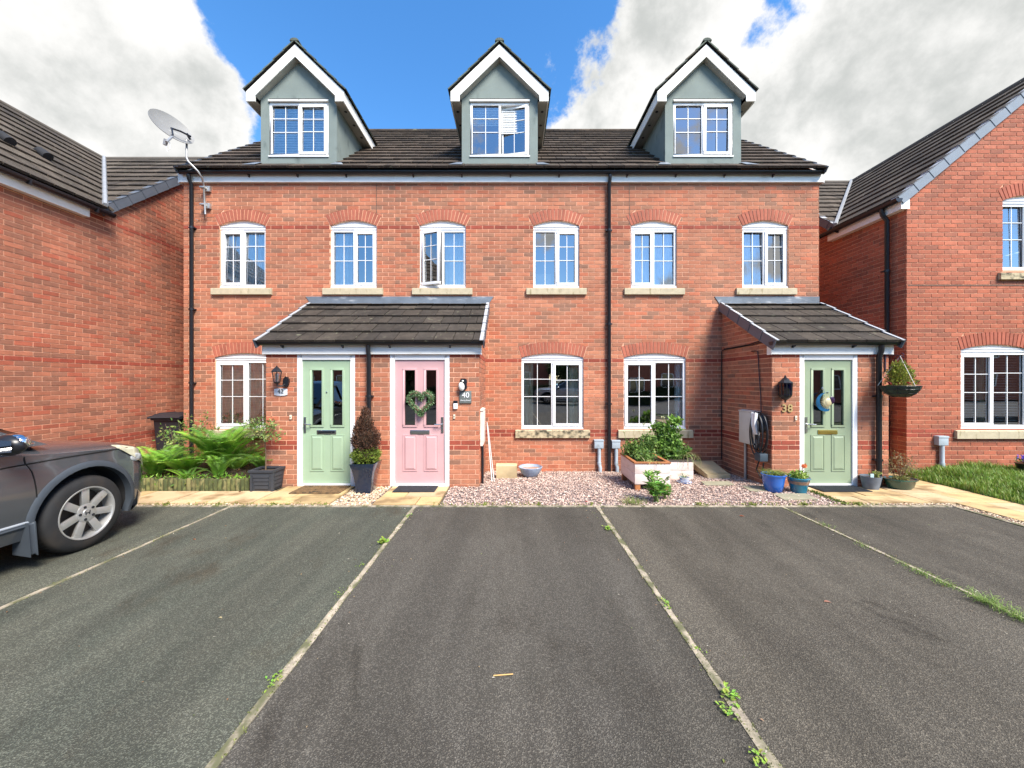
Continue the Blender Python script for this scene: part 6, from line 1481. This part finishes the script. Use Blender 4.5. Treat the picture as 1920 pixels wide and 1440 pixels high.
Md = Matrix((( du.x, dv.x, dn.x, dc.x), (du.y, dv.y, dn.y, dc.y), (du.z, dv.z, dn.z, dc.z), (0, 0, 0, 1)))
mb = MB(Md); mb.lathe([(.0, 0), (.12, .006), (.24, .026), (.34, .054), (.395, .075), (.402, .078), (.402, .070), (.34, .046), (.24, .018), (.12, -.004), (0, -.01)], (0, 0, 0), 40, sx=.84, sy=.80); mb.build('dish', mat('dish_paint', (.20, .20, .197), rough=.6, var=.1, stain=(.30, .30, .28), sscale=(5, 5, 5), slo=.6, shi=.75), R0, smooth=50)
mb = MB(); mb.tube([P(320, 240, 6.84), P(338, 246, 6.9), P(358, 256, 7.05)], .016, 6); mb.tube([P(322, 241, 6.82), P(324, 252, 6.7), P(318, 262, 6.6)], .014, 6); mb.tube([P(350, 250, 7.05), P(357, 262, 7.1)], .02, 6); mb.build('bracket_arm', M_BLACK, R0)
mb = MB(); mb.tube([P(323, 256, 6.68), P(312, 266, 6.45)], .018, 8); mb.build('receiver_arm', M_GALV, R0); mb = MB(); mb.tube([P(312, 262, 6.5), P(309, 272, 6.5)], [.035, .028], 10); mb.build('receiver', mat('receiver_grey', (.25, .25, .26), rough=.5), R0, smooth=50)
mb = MB(); mb.tube([P(311, 272, 6.5), P(314, 284, 6.5), P(319, 278, 6.52), P(318, 266, 6.6)], .004, 5); mb.build('cable', M_WHITE, R0)

# ================================================================== THINGS BEHIND THE GLASS
def curtain(x0, x1, z0, z1, Y, m, label, seed=0, amp=.02, group=None, taper=0):
    r = random.Random(seed); n = max(8, int((x1 - x0) / .012)); V = []; Fc = []; ph = r.uniform(0, 6)
    for i in range(n + 1):
        t = i / n; x = x0 + (x1 - x0) * t; y = Y + amp * math.sin((x1 - x0) * t * 75 + ph + 2 * math.sin(t * 9)) 
        for z, k in ((z0, 1), (z0 + (z1 - z0) * .5, 1 - taper * .5), (z1, 1 - taper)): V.append((x0 + (x - x0) * k, y, z))
    for i in range(n):
        for j in range(2): a = i * 3 + j; Fc.append((a, a + 3, a + 4, a + 1))
    mb = MB(); mb.mesh(V, Fc); return mb.build('curtain', m, None, smooth=80, label=label, cat='curtain', group=group)
def blind(x0, x1, z0, z1, Y, label, slat=.035, m=None, tilt=1.1):
    mb = MB(); z = z0
    while z < z1: mb.poly([(x0, Y - slat / 2 * math.cos(tilt), z - slat / 2 * math.sin(tilt)), (x1, Y - slat / 2 * math.cos(tilt), z - slat / 2 * math.sin(tilt)), (x1, Y + slat / 2 * math.cos(tilt), z + slat / 2 * math.sin(tilt)), (x0, Y + slat / 2 * math.cos(tilt), z + slat / 2 * math.sin(tilt))]); z += slat * .92
    R0 = root('window_blind', ((x0 + x1) / 2, Y, z0), label, 'blind'); mb.build('slats', m or M_NET, R0); mb = MB(); mb.box(x0, x1, Y - .02, Y + .02, z1, z1 + .03); mb.build('head_rail', m or M_NET, R0)
yb_ = YW + .125
def fx(px): return PX(px, YW)
curtain(fx(405), fx(500), .78, 2.0, yb_, M_CURT, 'cream curtain drawn across the ground floor window behind the ferns', 1)
curtain(fx(413), fx(497), 3.5, 4.52, yb_, M_NET, 'white net across the far left upstairs window', 2)
curtain(fx(622), fx(655), 3.5, 4.52, yb_, M_NET, 'white net in the left half of the window above the green door', 3)
curtain(fx(825), fx(872), 3.5, 4.52, yb_ + .1, M_NET, 'grey white net in the window above the pink door', 4)
curtain(fx(1185), fx(1269), 3.5, 4.52, yb_, M_NET, 'pale net across the first upstairs window right of the long downpipe', 5)
curtain(fx(1393), fx(1440), 3.5, 4.52, yb_ + .1, M_NET, 'pale net in the last upstairs window on the right', 6)
curtain(fx(980), fx(1000), .78, 2.0, yb_, M_CURT, 'cream curtain at the left side of the middle ground floor window', 7, taper=-.0)
curtain(fx(1066), fx(1090), .78, 2.0, yb_, M_CURT, 'cream curtain gathered at the right side of the middle ground floor window', 8)
curtain(fx(1270), fx(1284), .78, 2.0, yb_, M_NET, 'pale curtain at the right side of the window behind the planters', 9)
blind(-4.10 - .53, -4.10 + .53, 6.01, 6.96, 7.455, 'white slatted blind closed behind the left dormer window')
blind(-.235 - .53, -.235 - .02, 6.60, 6.96, 7.455, 'white blind part lowered in the left light of the middle dormer'); blind(-.235 + .03, -.235 + .53, 6.45, 6.96, 7.455, 'white blind lowered in the right light of the middle dormer')
blind(7.76, 8.85, .90, 2.10, YR_ + .14, 'cream slatted blind open in the large window of the right hand house', .05, tilt=.12)
curtain(7.90, 8.02, .86, 2.1, YR_ + .24, M_CURT, 'first cream curtain behind the slatted blind', 12); curtain(8.28, 8.42, .86, 2.1, YR_ + .24, M_CURT, 'second cream curtain behind the slatted blind', 13)
blind(8.47, 9.27, 3.62, 4.66, YR_ + .14, 'pale blue slatted blind upstairs in the right hand house', .045, mat('blue_blind', (.25, .42, .62), rough=.7), tilt=.7)
mb = MB(); mb.box(fx(1003), fx(1035), YW + .2, YW + .34, 3.46, 3.74); mb.build('cardboard_box', mat('cardboard', (.50, .35, .22), rough=.9), None, label='brown cardboard box standing inside the upstairs window', cat='box')
mb = MB(); mb.lathe([(.022, 0), (.022, .11), (.018, .115), (0, .11)], (fx(1068), YW + .15, 3.49), 12); mb.build('candle', mat('ivory_wax', (.75, .70, .50), rough=.4), None, label='ivory candle on the inner sill beside the cardboard box', cat='candle')
R0 = root('orchid', (-5.35, 7.50, .76), 'dark pink orchid on the sill of the window behind the ferns', 'plant'); r = np.random.default_rng(5); lv = Leaves()
for px in (418, 425, 445, 452): lv.cloud(ell_pts(P(px, 775 + (px % 7), 7.44), (.06, .02, .06), 40, r, .2), .035, [(.22, .10, .14), (.30, .16, .2), (.12, .16, .08)], r, .7)
lv.build('foliage', R0)
R0 = root('house_plant', (fx(488), 7.46, .76), 'green leafy house plant in the right light of the window behind the ferns', 'plant'); lv = Leaves(); lv.cloud(ell_pts((fx(490), 7.46, .95), (.14, .03, .2), 160, r, .1), .06, GR, r, .4); lv.build('foliage', R0)
# ================================================================== CAR
M_PAINT = mat('graphite_car_paint', (.085, .091, .100), rough=.27, metal=.4, var=.08, scale=3, coat=1.0)
M_TRIM = mat('grey_bumper_plastic', (.045, .055, .068), rough=.55, var=.1)
M_TYRE = mat('tyre_rubber', (.013, .013, .014), rough=.75, var=.3, scale=10, stain=(.030, .024, .020), sscale=(4, 4, 4), slo=.5, shi=.75)
M_ALLOY = mat('alloy_silver', (.50, .50, .49), rough=.35, metal=.65, var=.1, stain=(.30, .24, .18), sscale=(9, 9, 9), slo=.6, shi=.8)
M_CGLASS = glass_mat('tinted_car_glass', .12, (.10, .12, .12))
M_CHROME = mat('chrome', (.75, .75, .76), rough=.08, metal=1, var=0)
M_LINER = mat('wheel_arch_liner', (.008, .008, .009), rough=1, var=0)  # near-black lining of the wheel arches and underbody
def build_car(label):
    C = root('parked_car', (0, 0, 0), label, 'car')
    #        x     w     zb   zmid  zsh   wsh   zt    
    ST = [(2.26, .50, .34, .50, .64, .48, .66), (2.22, .68, .27, .48, .76, .64, .80), (2.12, .80, .24, .50, .84, .75, .90), (1.98, .865, .23, .52, .895, .80, .955), (1.80, .895, .23, .55, .92, .835, .99),
          (1.55, .908, .23, .58, .945, .85, 1.02), (1.31, .912, .23, .60, .965, .855, 1.045), (1.08, .912, .23, .60, .985, .855, 1.07), (.92, .910, .24, .60, 1.00, .855, 1.10), (.80, .908, .25, .60, 1.02, .85, 1.13), (.5, .908, .25, .60, 1.04, .84, 1.13),
          (0, .910, .25, .60, 1.055, .84, 1.12), (-.7, .912, .25, .60, 1.07, .84, 1.13), (-1.3, .912, .25, .60, 1.09, .84, 1.14), (-1.8, .895, .26, .60, 1.10, .82, 1.15), (-2.1, .84, .28, .60, 1.10, .76, 1.14), (-2.24, .74, .34, .60, 1.05, .68, 1.08)]
    ST = [(x if x < 1.7 else 1.7 + (x - 1.7) * .63, *q) for (x, *q) in ST]
    S2 = []
    for a, b in zip(ST[:-1], ST[1:]):
        for k in range(3): S2.append([p + (q - p) * k / 3 for p, q in zip(a, b)])
    S2.append(list(ST[-1]))
    def half(s):
        x, w, zb, zm, zs, ws, zt = s; h = zs - zm
        cr = .925 if True else 0
        return [(0, zb), (w * .80, zb), (w * .955, zb + .03), (w * .985, zb + .12), (w * .995, zm - .05), (w, zm + .05), (w * .998, zm + h * .45), (w * .988, zm + h * .72), (w * .972, zm + h * .86), (ws + (w - ws) * .55, zm + h * .96), (ws, zs + .005), (ws * .86, zs + (zt - zs) * .55), (ws * .55, zs + (zt - zs) * .88), (0, zt)]
    V = []; Fc = []; m = 0
    for s in S2:
        hp = half(s); ring = [(s[0], -y, z) for y, z in hp] + [(s[0], y, z) for y, z in reversed(hp[1:-1])]; m = len(ring); V += ring
    for i in range(len(S2) - 1):
        for k in range(m): Fc.append((i * m + k, i * m + (k + 1) % m, (i + 1) * m + (k + 1) % m, (i + 1) * m + k))
    Fc.append(tuple(range(m))); Fc.append(tuple(range(len(S2) * m - 1, (len(S2) - 1) * m - 1, -1)))
    WX, WZ, WR = (1.31, -1.31), .355, .355
    me = bpy.data.meshes.new('body'); me.from_pydata(V, [], Fc); bo = bpy.data.objects.new('body', me); COL.objects.link(bo); bm = bmesh.new(); bm.from_mesh(me); bmesh.ops.recalc_face_normals(bm, faces=bm.faces); bm.to_mesh(me); bm.free()
    cutters = []
    for wx in WX:
        for s in (-1, 1):
            cb = MB(); cb.lathe([(.43, -.17), (.43, .25)], (wx, s * .90, WZ + .012), 48, 'Y'); cb.box(wx - .43, wx + .43, s * .90 - .17, s * .90 + .25, -.2, WZ + .01)
            cme = bpy.data.meshes.new('c'); c1 = MB(); 
            n = 40; pts = [(wx + .43 * math.cos(math.pi * i / n), WZ + .012 + .43 * math.sin(math.pi * i / n)) for i in range(n + 1)] + [(wx - .43, -.2), (wx + .43, -.2)]
            y0, y1 = (s * .66, s * 1.2) if s > 0 else (s * 1.2, s * .66)
            c1.prism([(x, y0, z) for x, z in pts], (0, y1 - y0, 0)); cme.from_pydata([tuple(v) for v in c1.v], [], c1.f); co = bpy.data.objects.new('c', cme); COL.objects.link(co)
            bm = bmesh.new(); bm.from_mesh(cme); bmesh.ops.recalc_face_normals(bm, faces=bm.faces); bm.to_mesh(cme); bm.free()
            md = bo.modifiers.new('b', 'BOOLEAN'); md.operation = 'DIFFERENCE'; md.object = co; md.solver = 'EXACT'; cutters.append(co)
    dg = bpy.context.evaluated_depsgraph_get(); dg.update(); nm = bpy.data.meshes.new_from_object(bo.evaluated_get(dg)); nm.name = 'body'
    bo.modifiers.clear(); bo.data = nm
    for co in cutters: bpy.data.objects.remove(co)
    nm.materials.clear(); nm.materials.append(M_PAINT); nm.materials.append(M_LINER)
    for p in nm.polygons:
        cx_, cy_, cz_ = p.center
        for wx in WX:
            if abs(cx_ - wx) < .45 and cz_ < .82 and .6 < abs(cy_) < .905 and (abs(p.normal.y) > .9 and abs(cy_) < .72 or (abs(p.normal.y) < .1 and (cx_ - wx) ** 2 + (cz_ - WZ - .012) ** 2 < .45 ** 2)): p.material_index = 1
    nm.shade_smooth(); nm.set_sharp_from_angle(angle=rad(28)); bo.parent = C
    # greenhouse
    G = [(1.04, .81, 1.09, .80), (.62, .79, 1.33, .68), (.12, .77, 1.56, .60), (-.22, .77, 1.635, .58), (-.9, .77, 1.66, .575), (-1.5, .765, 1.63, .565), (-1.95, .75, 1.55, .54), (-2.14, .74, 1.30, .60), (-2.20, .73, 1.10, .70)]
    mb = MB(); ms = []
    V = []; 
    for (x, wb, zt, wt) in G:
        zb = 1.05 if x < .7 else 1.06; V += [(x, -wb - .03, zb), (x, -wt - (zt < 1.2) * .0, zt - .03), (x, -wt * .6, zt), (x, wt * .6, zt), (x, wt, zt - .03), (x, wb + .03, zb)]
    Fc = []; mi = []
    for i in range(len(G) - 1):
        for k in range(5): Fc.append((i * 6 + k, i * 6 + k + 1, (i + 1) * 6 + k + 1, (i + 1) * 6 + k))
    Fc.append((0, 1, 2, 3, 4, 5))
    mb.mesh(V, Fc); mb.build('roof', M_PAINT, C, smooth=50)
    # glass set just proud of the pillars
    def inset(a, b, c, d, name, off):
        a, b, c, d = map(Vector, (a, b, c, d)); ctr = (a + b + c + d) / 4; off = Vector(off); mb = MB(); mb.poly([ctr + (p - ctr) * .93 + off for p in (a, b, c, d)]); mb.build(name, mat('dark_car_glass', (.01, .012, .013), rough=.05, coat=1, var=0), C)
    inset((1.04, -.74, 1.09), (1.04, .74, 1.09), (.12, .60, 1.56), (.12, -.60, 1.56), 'windscreen', (.012, 0, .03))
    for s in (-1, 1):
        for (xa, xb, za, zb, wa, wb_) in ((.78, .16, 1.14, 1.50, .78, .64), (.02, -.78, 1.56, 1.60, .62, .60), (-.88, -1.55, 1.60, 1.54, .60, .60)):
            mb = MB(); yb0 = s * .825; mb.poly([(xa - (.02 if za > 1.2 else 0), yb0, 1.085), (xb, yb0, 1.09), (xb, s * (wb_ + .03), zb), (xa, s * (wa + (.03 if za > 1.2 else .04)), za)]); mb.build('side_window', mat('dark_car_glass', ()), C)
        mb = MB(); mb.tube([(.92, s * .855, 1.085), (.60, s * .872, 1.065), (-.2, s * .868, 1.075), (-1.5, s * .86, 1.10)], .010, 6); mb.build('window_trim', M_CHROME, C, smooth=60)
        # crease, door gap, sill cladding
        def ysd(x, z):   # body side y at x,z
            s0 = min(S2, key=lambda q: abs(q[0] - x)); hp = half(s0)
            for (ya, za), (yb2, zb2) in zip(hp[1:-1], hp[2:]):
                if za <= z <= zb2: return ya + (yb2 - ya) * (z - za) / (zb2 - za + 1e-9)
            return s0[1]
        mg = mat('gap_and_crease_shade', (.004, .004, .004), rough=.9, var=0)
        def on(x, z, o=.0): return (x, s * (ysd(x, z) + o), z)
        mb = MB(); mb.tube([on(1.72 - i * .12, .915 + .008 * math.sin(i * .3), .001) for i in range(28)], .0065, 6); mb.build('crease_shade_line', mg, C, smooth=60)  # dark tube paints the shade line of the body crease
        mb = MB(); mb.tube([on(.84 + .0 * i, z, .0005) for i, z in enumerate((1.03, .98, .93))] + [on(.86 + .02 * i / 8 + .035 * math.sin(math.pi * i / 8), .93 - .62 * i / 8, .0005) for i in range(1, 9)], .005, 6); mb.tube([on(-.30, z, .0005) for z in (1.05, .9, .7, .5, .34)], .005, 6); mb.tube([on(-1.22 + .1 * (z > .8), z, .0005) for z in (1.05, .9, .78)], .005, 6); mb.build('door_gap', mg, C, smooth=60)
        mb = MB(); pts = []
        mb.mesh([p for x in (.86, .5, .0, -.5, -.86) for p in (on(x, .26, .012), on(x, .40, .016), on(x, .435, .004))], [(i * 3 + k, i * 3 + k + 1, i * 3 + k + 4, i * 3 + k + 3) for i in range(4) for k in range(2)]); mb.build('side_cladding', M_TRIM, C, smooth=50)
        mb = MB(); mb.tube([on(x, .43, .006) for x in (.86, .4, 0, -.4, -.86)], .010, 6); mb.build('trim_strip', mat('pale_trim', (.35, .38, .42), rough=.4), C, smooth=60)
        for dx in (0.12, -1.05):
            mb = MB(); mb.tube([on(dx - .1, .965, .0), on(dx - .08, .967, .03), on(dx + .08, .967, .03), on(dx + .1, .965, .0)], .012, 6); mb.build('door_handle', M_PAINT, C, smooth=60)
        for wx in WX:   # arch lip
            mb = MB(); N_ = 26; vs = []; fs = []
            for i in range(N_ + 1):
                a = math.pi * (-.10 + 1.20 * i / N_); 
                for (rr_, o) in ((.428, -.05), (.430, .016), (.462, .018), (.485, .002)):
                    x, z = wx + rr_ * math.cos(a), WZ + .012 + rr_ * math.sin(a); x_ = max(-2.2, min(2.2, x)); vs.append((x, s * (ysd(x_, max(z, .26)) + o), max(z, .2)))
            for i in range(N_):
                for k in range(3): fs.append((i * 4 + k, i * 4 + k + 1, i * 4 + k + 5, i * 4 + k + 4))
            mb.mesh(vs, fs); mb.build('arch_trim', M_TRIM, C, smooth=60)
            mb = MB(); x = wx - .425; y = s * .90; mb.prism([(x, s * .80, .17), (x, s * .935, .15), (x - .012, s * .93, .42), (x - .012, s * .82, .42)], (-.05, 0, 0)); mb.build('mudflap', M_TRIM, C, bevel=.012)
        # headlamp wraps the corner
        mb = MB(); vs = []; rows = 5; cols = 8
        for i in range(cols + 1):
            t = i / cols; x = 1.60 + .34 * t
            zt_ = .955 - .14 * t ** 1.6; zb_ = .93 - .26 * t ** 1.0
            for j in range(rows + 1):
                z = zb_ + (zt_ - zb_) * j / rows; yv = ysd(x, z); bulge = .016 * math.sin(math.pi * min(1, t + .15)) ** .5; vs.append((x + .008, s * (yv + bulge), z + .006 * (j == rows)))
        mb.mesh(vs, [(i * (rows + 1) + j, i * (rows + 1) + j + 1, (i + 1) * (rows + 1) + j + 1, (i + 1) * (rows + 1) + j) for i in range(cols) for j in range(rows)]); mb.build('headlight', mat('headlamp_lens', (.46, .43, .31), rough=.12, coat=1, var=.25, scale=14), C, smooth=70)
        mb = MB(); mb.blob((1.80, s * .885, .80), (.065, .014, .045), 12, 6); mb.build('indicator', mat('clear_indicator', (.35, .36, .36), rough=.1, coat=1, var=.4, scale=30), C, smooth=60)
        mb = MB(); mb.box(-2.16, -2.05, s * .77 - .05, s * .77 + .05, .80, 1.35); mb.build('tail_light', mat('red_lens', (.35, .01, .01), rough=.15, coat=1), C, bevel=.015)
        # mirror
        mr = MB(); mr.blob((.655, s * 1.00, 1.115), (.075, .125, .085), 16, 10); q = mr.build('wing_mirror', M_BLACK, C, smooth=60)
        cp = MB(); cp.blob((.675, s * 1.005, 1.135), (.072, .122, .070), 16, 10); cp.build('mirror_cap', M_CHROME, q, smooth=60)
        gl = MB(); gl.poly([(.582, s * .90, 1.06), (.582, s * 1.11, 1.07), (.582, s * 1.11, 1.16), (.582, s * .90, 1.17)]); gl.build('mirror_glass', M_CHROME, q)
        st_ = MB(); st_.tube([(.68, s * .84, 1.06), (.67, s * .93, 1.07)], .03, 8); st_.build('mirror_stalk', M_BLACK, q)
    # grille, bumper, plate area
    mb = MB(); mb.box(1.98, 2.055, -.42, .42, .62, .74); mb.build('grille', M_BLACK, C, bevel=.012)
    mb = MB(); mb.tube([(2.05, -.42, .685), (2.07, 0, .69), (2.05, .42, .685)], .014, 8); mb.build('grille_bar', M_CHROME, C, smooth=60)
    vs = []; N_ = 16
    for i in range(N_ + 1):
        a = -1 + 2 * i / N_; y = .87 * a; x = 2.09 - .26 * abs(a) ** 4; vs += [(x - .05, y * .98, .22), (x, y, .27), (x + .012, y, .40), (x - .012, y * .995, .50)]
    mb = MB(); mb.mesh(vs, [(i * 4 + k, i * 4 + k + 1, i * 4 + k + 5, i * 4 + k + 4) for i in range(N_) for k in range(3)]); mb.build('front_bumper', M_TRIM, C, smooth=60)
    vs = [(-2.25 - .02, y, z) for y in (-.82, .82) for z in (.25, .52)]; mb = MB(); mb.box(-2.29, -2.1, -.80, .80, .27, .55); mb.build('rear_bumper', M_TRIM, C, bevel=.03)
    for xw in (.9, .75):
        mb = MB(); mb.tube([(1.04, xw - .95 if xw > .8 else .15, 1.12), (.80, -.55 if xw > .8 else .55, 1.26)], .008, 5); mb.build('wiper', M_BLACK, C)
    # wheels
    def wheel(wx, s):
        W = MB(); yo = s * .905
        pf = [(.245, .0), (.262, .002), (.300, -.004), (.335, -.016), (.350, -.035), (.355, -.06), (.355, -.17), (.345, -.20), (.30, -.215), (.24, -.21)]
        W.lathe([(r_, s * h) for r_, h in pf], (wx, yo, WZ), 56, 'Y', cap=False)
        for k in range(56):
            a = 2 * math.pi * k / 56; c, d = math.cos(a), math.sin(a)
            W.tube([(wx + .357 * c, yo - s * .05, WZ + .357 * d), (wx + .357 * math.cos(a + .03), yo - s * .18, WZ + .357 * math.sin(a + .03))], .003, 3, cap=False)
        w = W.build('wheel', M_TYRE, C, smooth=40)
        mb = MB(); mb.lathe([(.250, s * -.006), (.246, s * .006), (.236, s * .004), (.226, s * -.02), (.222, s * -.12)], (wx, yo, WZ), 56, 'Y', cap=False); mb.build('rim', M_ALLOY, w, smooth=40)
        mb = MB(); mb.lathe([(0, s * -.10), (.222, s * -.10)], (wx, yo, WZ), 32, 'Y'); mb.build('brake_disc', mat('rusty_disc', (.03, .022, .018), rough=.7, var=.4, scale=12), w)
        for k in range(7):
            a = rad(90 + 360 / 7 * k + 4); ca_, sa_ = math.cos(a), math.sin(a); tx, tz = -sa_, ca_
            def q(rad_, t, h): return (wx + ca_ * rad_ + tx * t, yo + s * h, WZ + sa_ * rad_ + tz * t)
            mb = MB(); A = [q(.055, -.032, -.016), q(.055, .032, -.016), q(.235, .036, -.008), q(.235, -.036, -.008)]; Bk = [q(.055, -.026, -.05), q(.055, .026, -.05), q(.230, .026, -.045), q(.230, -.026, -.045)]
            mb.mesh(A + Bk, [(0, 1, 2, 3), (7, 6, 5, 4), (0, 4, 5, 1), (1, 5, 6, 2), (2, 6, 7, 3), (3, 7, 4, 0)]); mb.build('spoke', M_ALLOY, w, bevel=.005)
        mb = MB(); mb.lathe([(.088, s * -.03), (.086, s * -.012), (.07, s * -.008), (.04, s * -.008), (.036, s * -.004), (0, s * -.004)], (wx, yo, WZ), 32, 'Y'); mb.build('hub', M_ALLOY, w, smooth=35)
        for k in range(5):
            a = rad(90 + 72 * k + 20); mb = MB(); mb.lathe([(.0125, s * -.012), (.0125, s * -.003), (.006, s * -.002), (0, s * -.006)], (wx + .062 * math.cos(a), yo, WZ + .062 * math.sin(a)), 10, 'Y'); mb.build('wheel_nut', M_BLACK, w)
        mb = MB(); yy0 = yo + s * -.0035; yy1 = yo + s * -.001
        for (a, b, c, d) in ((-.016, -.022, -.008, .019), (.016, .022, .008, .019)):
            mb.prism([(wx + a * .75, yy0, WZ - .019), (wx + a * 1.15, yy0, WZ - .019), (wx + b * 1.05, yy0, WZ + .019), (wx + b * .75, yy0, WZ + .019)], (0, yy1 - yy0, 0))
        mb.prism([(wx - .012, yy0, WZ - .005), (wx + .012, yy0, WZ - .005), (wx + .013, yy0, WZ + .004), (wx - .013, yy0, WZ + .004)], (0, yy1 - yy0, 0)); mb.build('badge', M_BLACK, w)
    for wx in WX:
        for s in (-1, 1): wheel(wx, s)
    mb = MB(); mb.box(-2.0, 2.0, -.62, .62, .20, .30); mb.build('underbody', M_LINER, C)
    return C
CAR = build_car('dark grey off road style car parked nose in at the left edge')
CAR.location = (-5.005, 2.405, 0); CAR.rotation_euler = (0, 0, rad(90))

# ================================================================== ACROSS THE STREET (seen in the glass)
CAR2 = copy_tree(CAR); CAR2['label'] = 'silver car parked across the street, seen only as a reflection'; CAR2.location = (3.8, -11.2, -.04); CAR2.rotation_euler = (0, 0, rad(180))
M_P2 = mat('silver_car_paint', (.45, .47, .5), rough=.3, metal=.5, coat=.6)
for ch in CAR2.children:
    if ch.type == 'MESH' and ch.data.materials and ch.data.materials[0] == M_PAINT: ch.data = ch.data.copy(); ch.data.materials[0] = M_P2
M_PAINT_R = mat('red_car_paint', (.30, .02, .02), rough=.3, coat=.6)
CAR3 = copy_tree(CAR); CAR3['label'] = 'red car parked across the street, seen only as a reflection'; CAR3.location = (-2.4, -12.8, -.04); CAR3.rotation_euler = (0, 0, 0)
for ch in CAR3.children:
    if ch.type == 'MESH' and ch.data.materials and ch.data.materials[0] == M_PAINT: ch.data = ch.data.copy(); ch.data.materials[0] = M_PAINT_R
M_FARB = mat('far_brick', (.33, .125, .085), rough=.9, var=.2, scale=3, fine=.15, fscale=30)
def far_house(x0, x1, y, label):
    H = root('detached_house', ((x0 + x1) / 2, y - 4, 0), label, 'house', 'houses across the street seen in reflections'); mb = MB(); mb.box(x0, x1, y - 8, y, -.1, 5.0); mb.prism([(x0, y, 5.0), (x0, y - 4, 7.6), (x0, y - 8, 5.0)], (x1 - x0, 0, 0)); mb.build('wall', M_FARB, H)
    mb = MB(); mb.prism([(x0 - .2, y + .3, 4.9), (x0 - .2, y - 4, 7.75), (x0 - .2, y - 8.3, 4.9), (x0 - .2, y - 8.3, 5.02), (x0 - .2, y - 4, 7.9), (x0 - .2, y + .3, 5.02)], (x1 - x0 + .4, 0, 0)); mb.build('roof', M_TILE, H)
    w = x1 - x0
    for fx_ in (.2, .5, .8):
        for z in (1.0, 3.4):
            xc = x0 + w * fx_; mb = MB(); 
            for (a, b, c, d) in ((-.6, .6, 0, .08), (-.6, .6, 1.1, 1.18), (-.6, -.52, 0, 1.18), (.52, .6, 0, 1.18), (-.04, .04, 0, 1.18)): mb.box(xc + a, xc + b, y - .02, y + .06, z + c, z + d)
            f = mb.build('window', M_WHITE, H); mb = MB(); mb.poly([(xc - .55, y + .015, z + .05), (xc + .55, y + .015, z + .05), (xc + .55, y + .015, z + 1.15), (xc - .55, y + .015, z + 1.15)]); mb.build('pane', mat('dark_window', (.02, .025, .03), rough=.05, coat=1), f)
far_house(-30, -19.5, -19, 'brick house across the street farthest left'); far_house(-18, -8.2, -18, 'brick house across the street left of the middle'); far_house(-7.2, 3.5, -18.5, 'brick house across the street in the middle'); far_house(5.6, 15.5, -18, 'brick house across the street right of the middle'); far_house(17, 28, -19, 'brick house across the street second from the right'); far_house(29, 52, -19, 'brick terrace across the street farthest right')
def far_tree(x, y, h, w, label, seed):
    r = np.random.default_rng(seed); R0 = root('tree', (x, y, 0), label, 'tree', 'trees across the street'); mb = MB(); mb.tube([(x, y, -.1), (x + .1, y, h * .5), (x, y, h * .9)], [.18, .12, .04], 8); mb.build('trunk', M_BARK, R0)
    lv = Leaves()
    for k in range(9): c = (x + r.normal() * w * .35, y + r.normal() * w * .3, h * r.uniform(.35, .85)); lv.cloud(ell_pts(c, (w * .4, w * .4, h * .18), 330, r, .3), .22, [(.05, .085, .02), (.035, .06, .018), (.07, .10, .03)], r, .6)
    lv.build('crown', R0)
far_tree(4.5, -16.8, 4.2, 2.2, 'dark leafy tree right of the middle house across the street', 1); far_tree(-7.6, -16.9, 3.6, 1.7, 'smaller leafy tree left of the middle house across the street', 2); far_tree(-33, -20, 6.5, 4.5, 'tall tree left of the houses across the street', 3); far_tree(28.5, -17, 6.0, 4, 'tall tree right of the houses across the street', 4)
def hedge(x0, x1, y, h, label, seed):
    r = np.random.default_rng(seed); R0 = root('hedge', ((x0 + x1) / 2, y, 0), label, 'hedge', 'hedges across the street'); mb = MB(); mb.box(x0, x1, y - .35, y + .35, -.05, h * .9); mb.build('inner_hedge', mat('hedge_core', (.02, .03, .01), rough=1), R0); lv = Leaves(); n = int((x1 - x0) * 420); pts = np.column_stack([r.uniform(x0 - .1, x1 + .1, n), y + r.uniform(.2, .5, n), r.uniform(0, h, n)]); lv.cloud(pts, .10, [(.05, .09, .02), (.035, .065, .018), (.08, .12, .03)], r, .6); lv.build('foliage', R0)
hedge(-14, -1, -16.6, 1.3, 'long clipped hedge across the street on the left', 5); hedge(1.5, 14, -16.7, 1.15, 'long clipped hedge across the street on the right', 6)
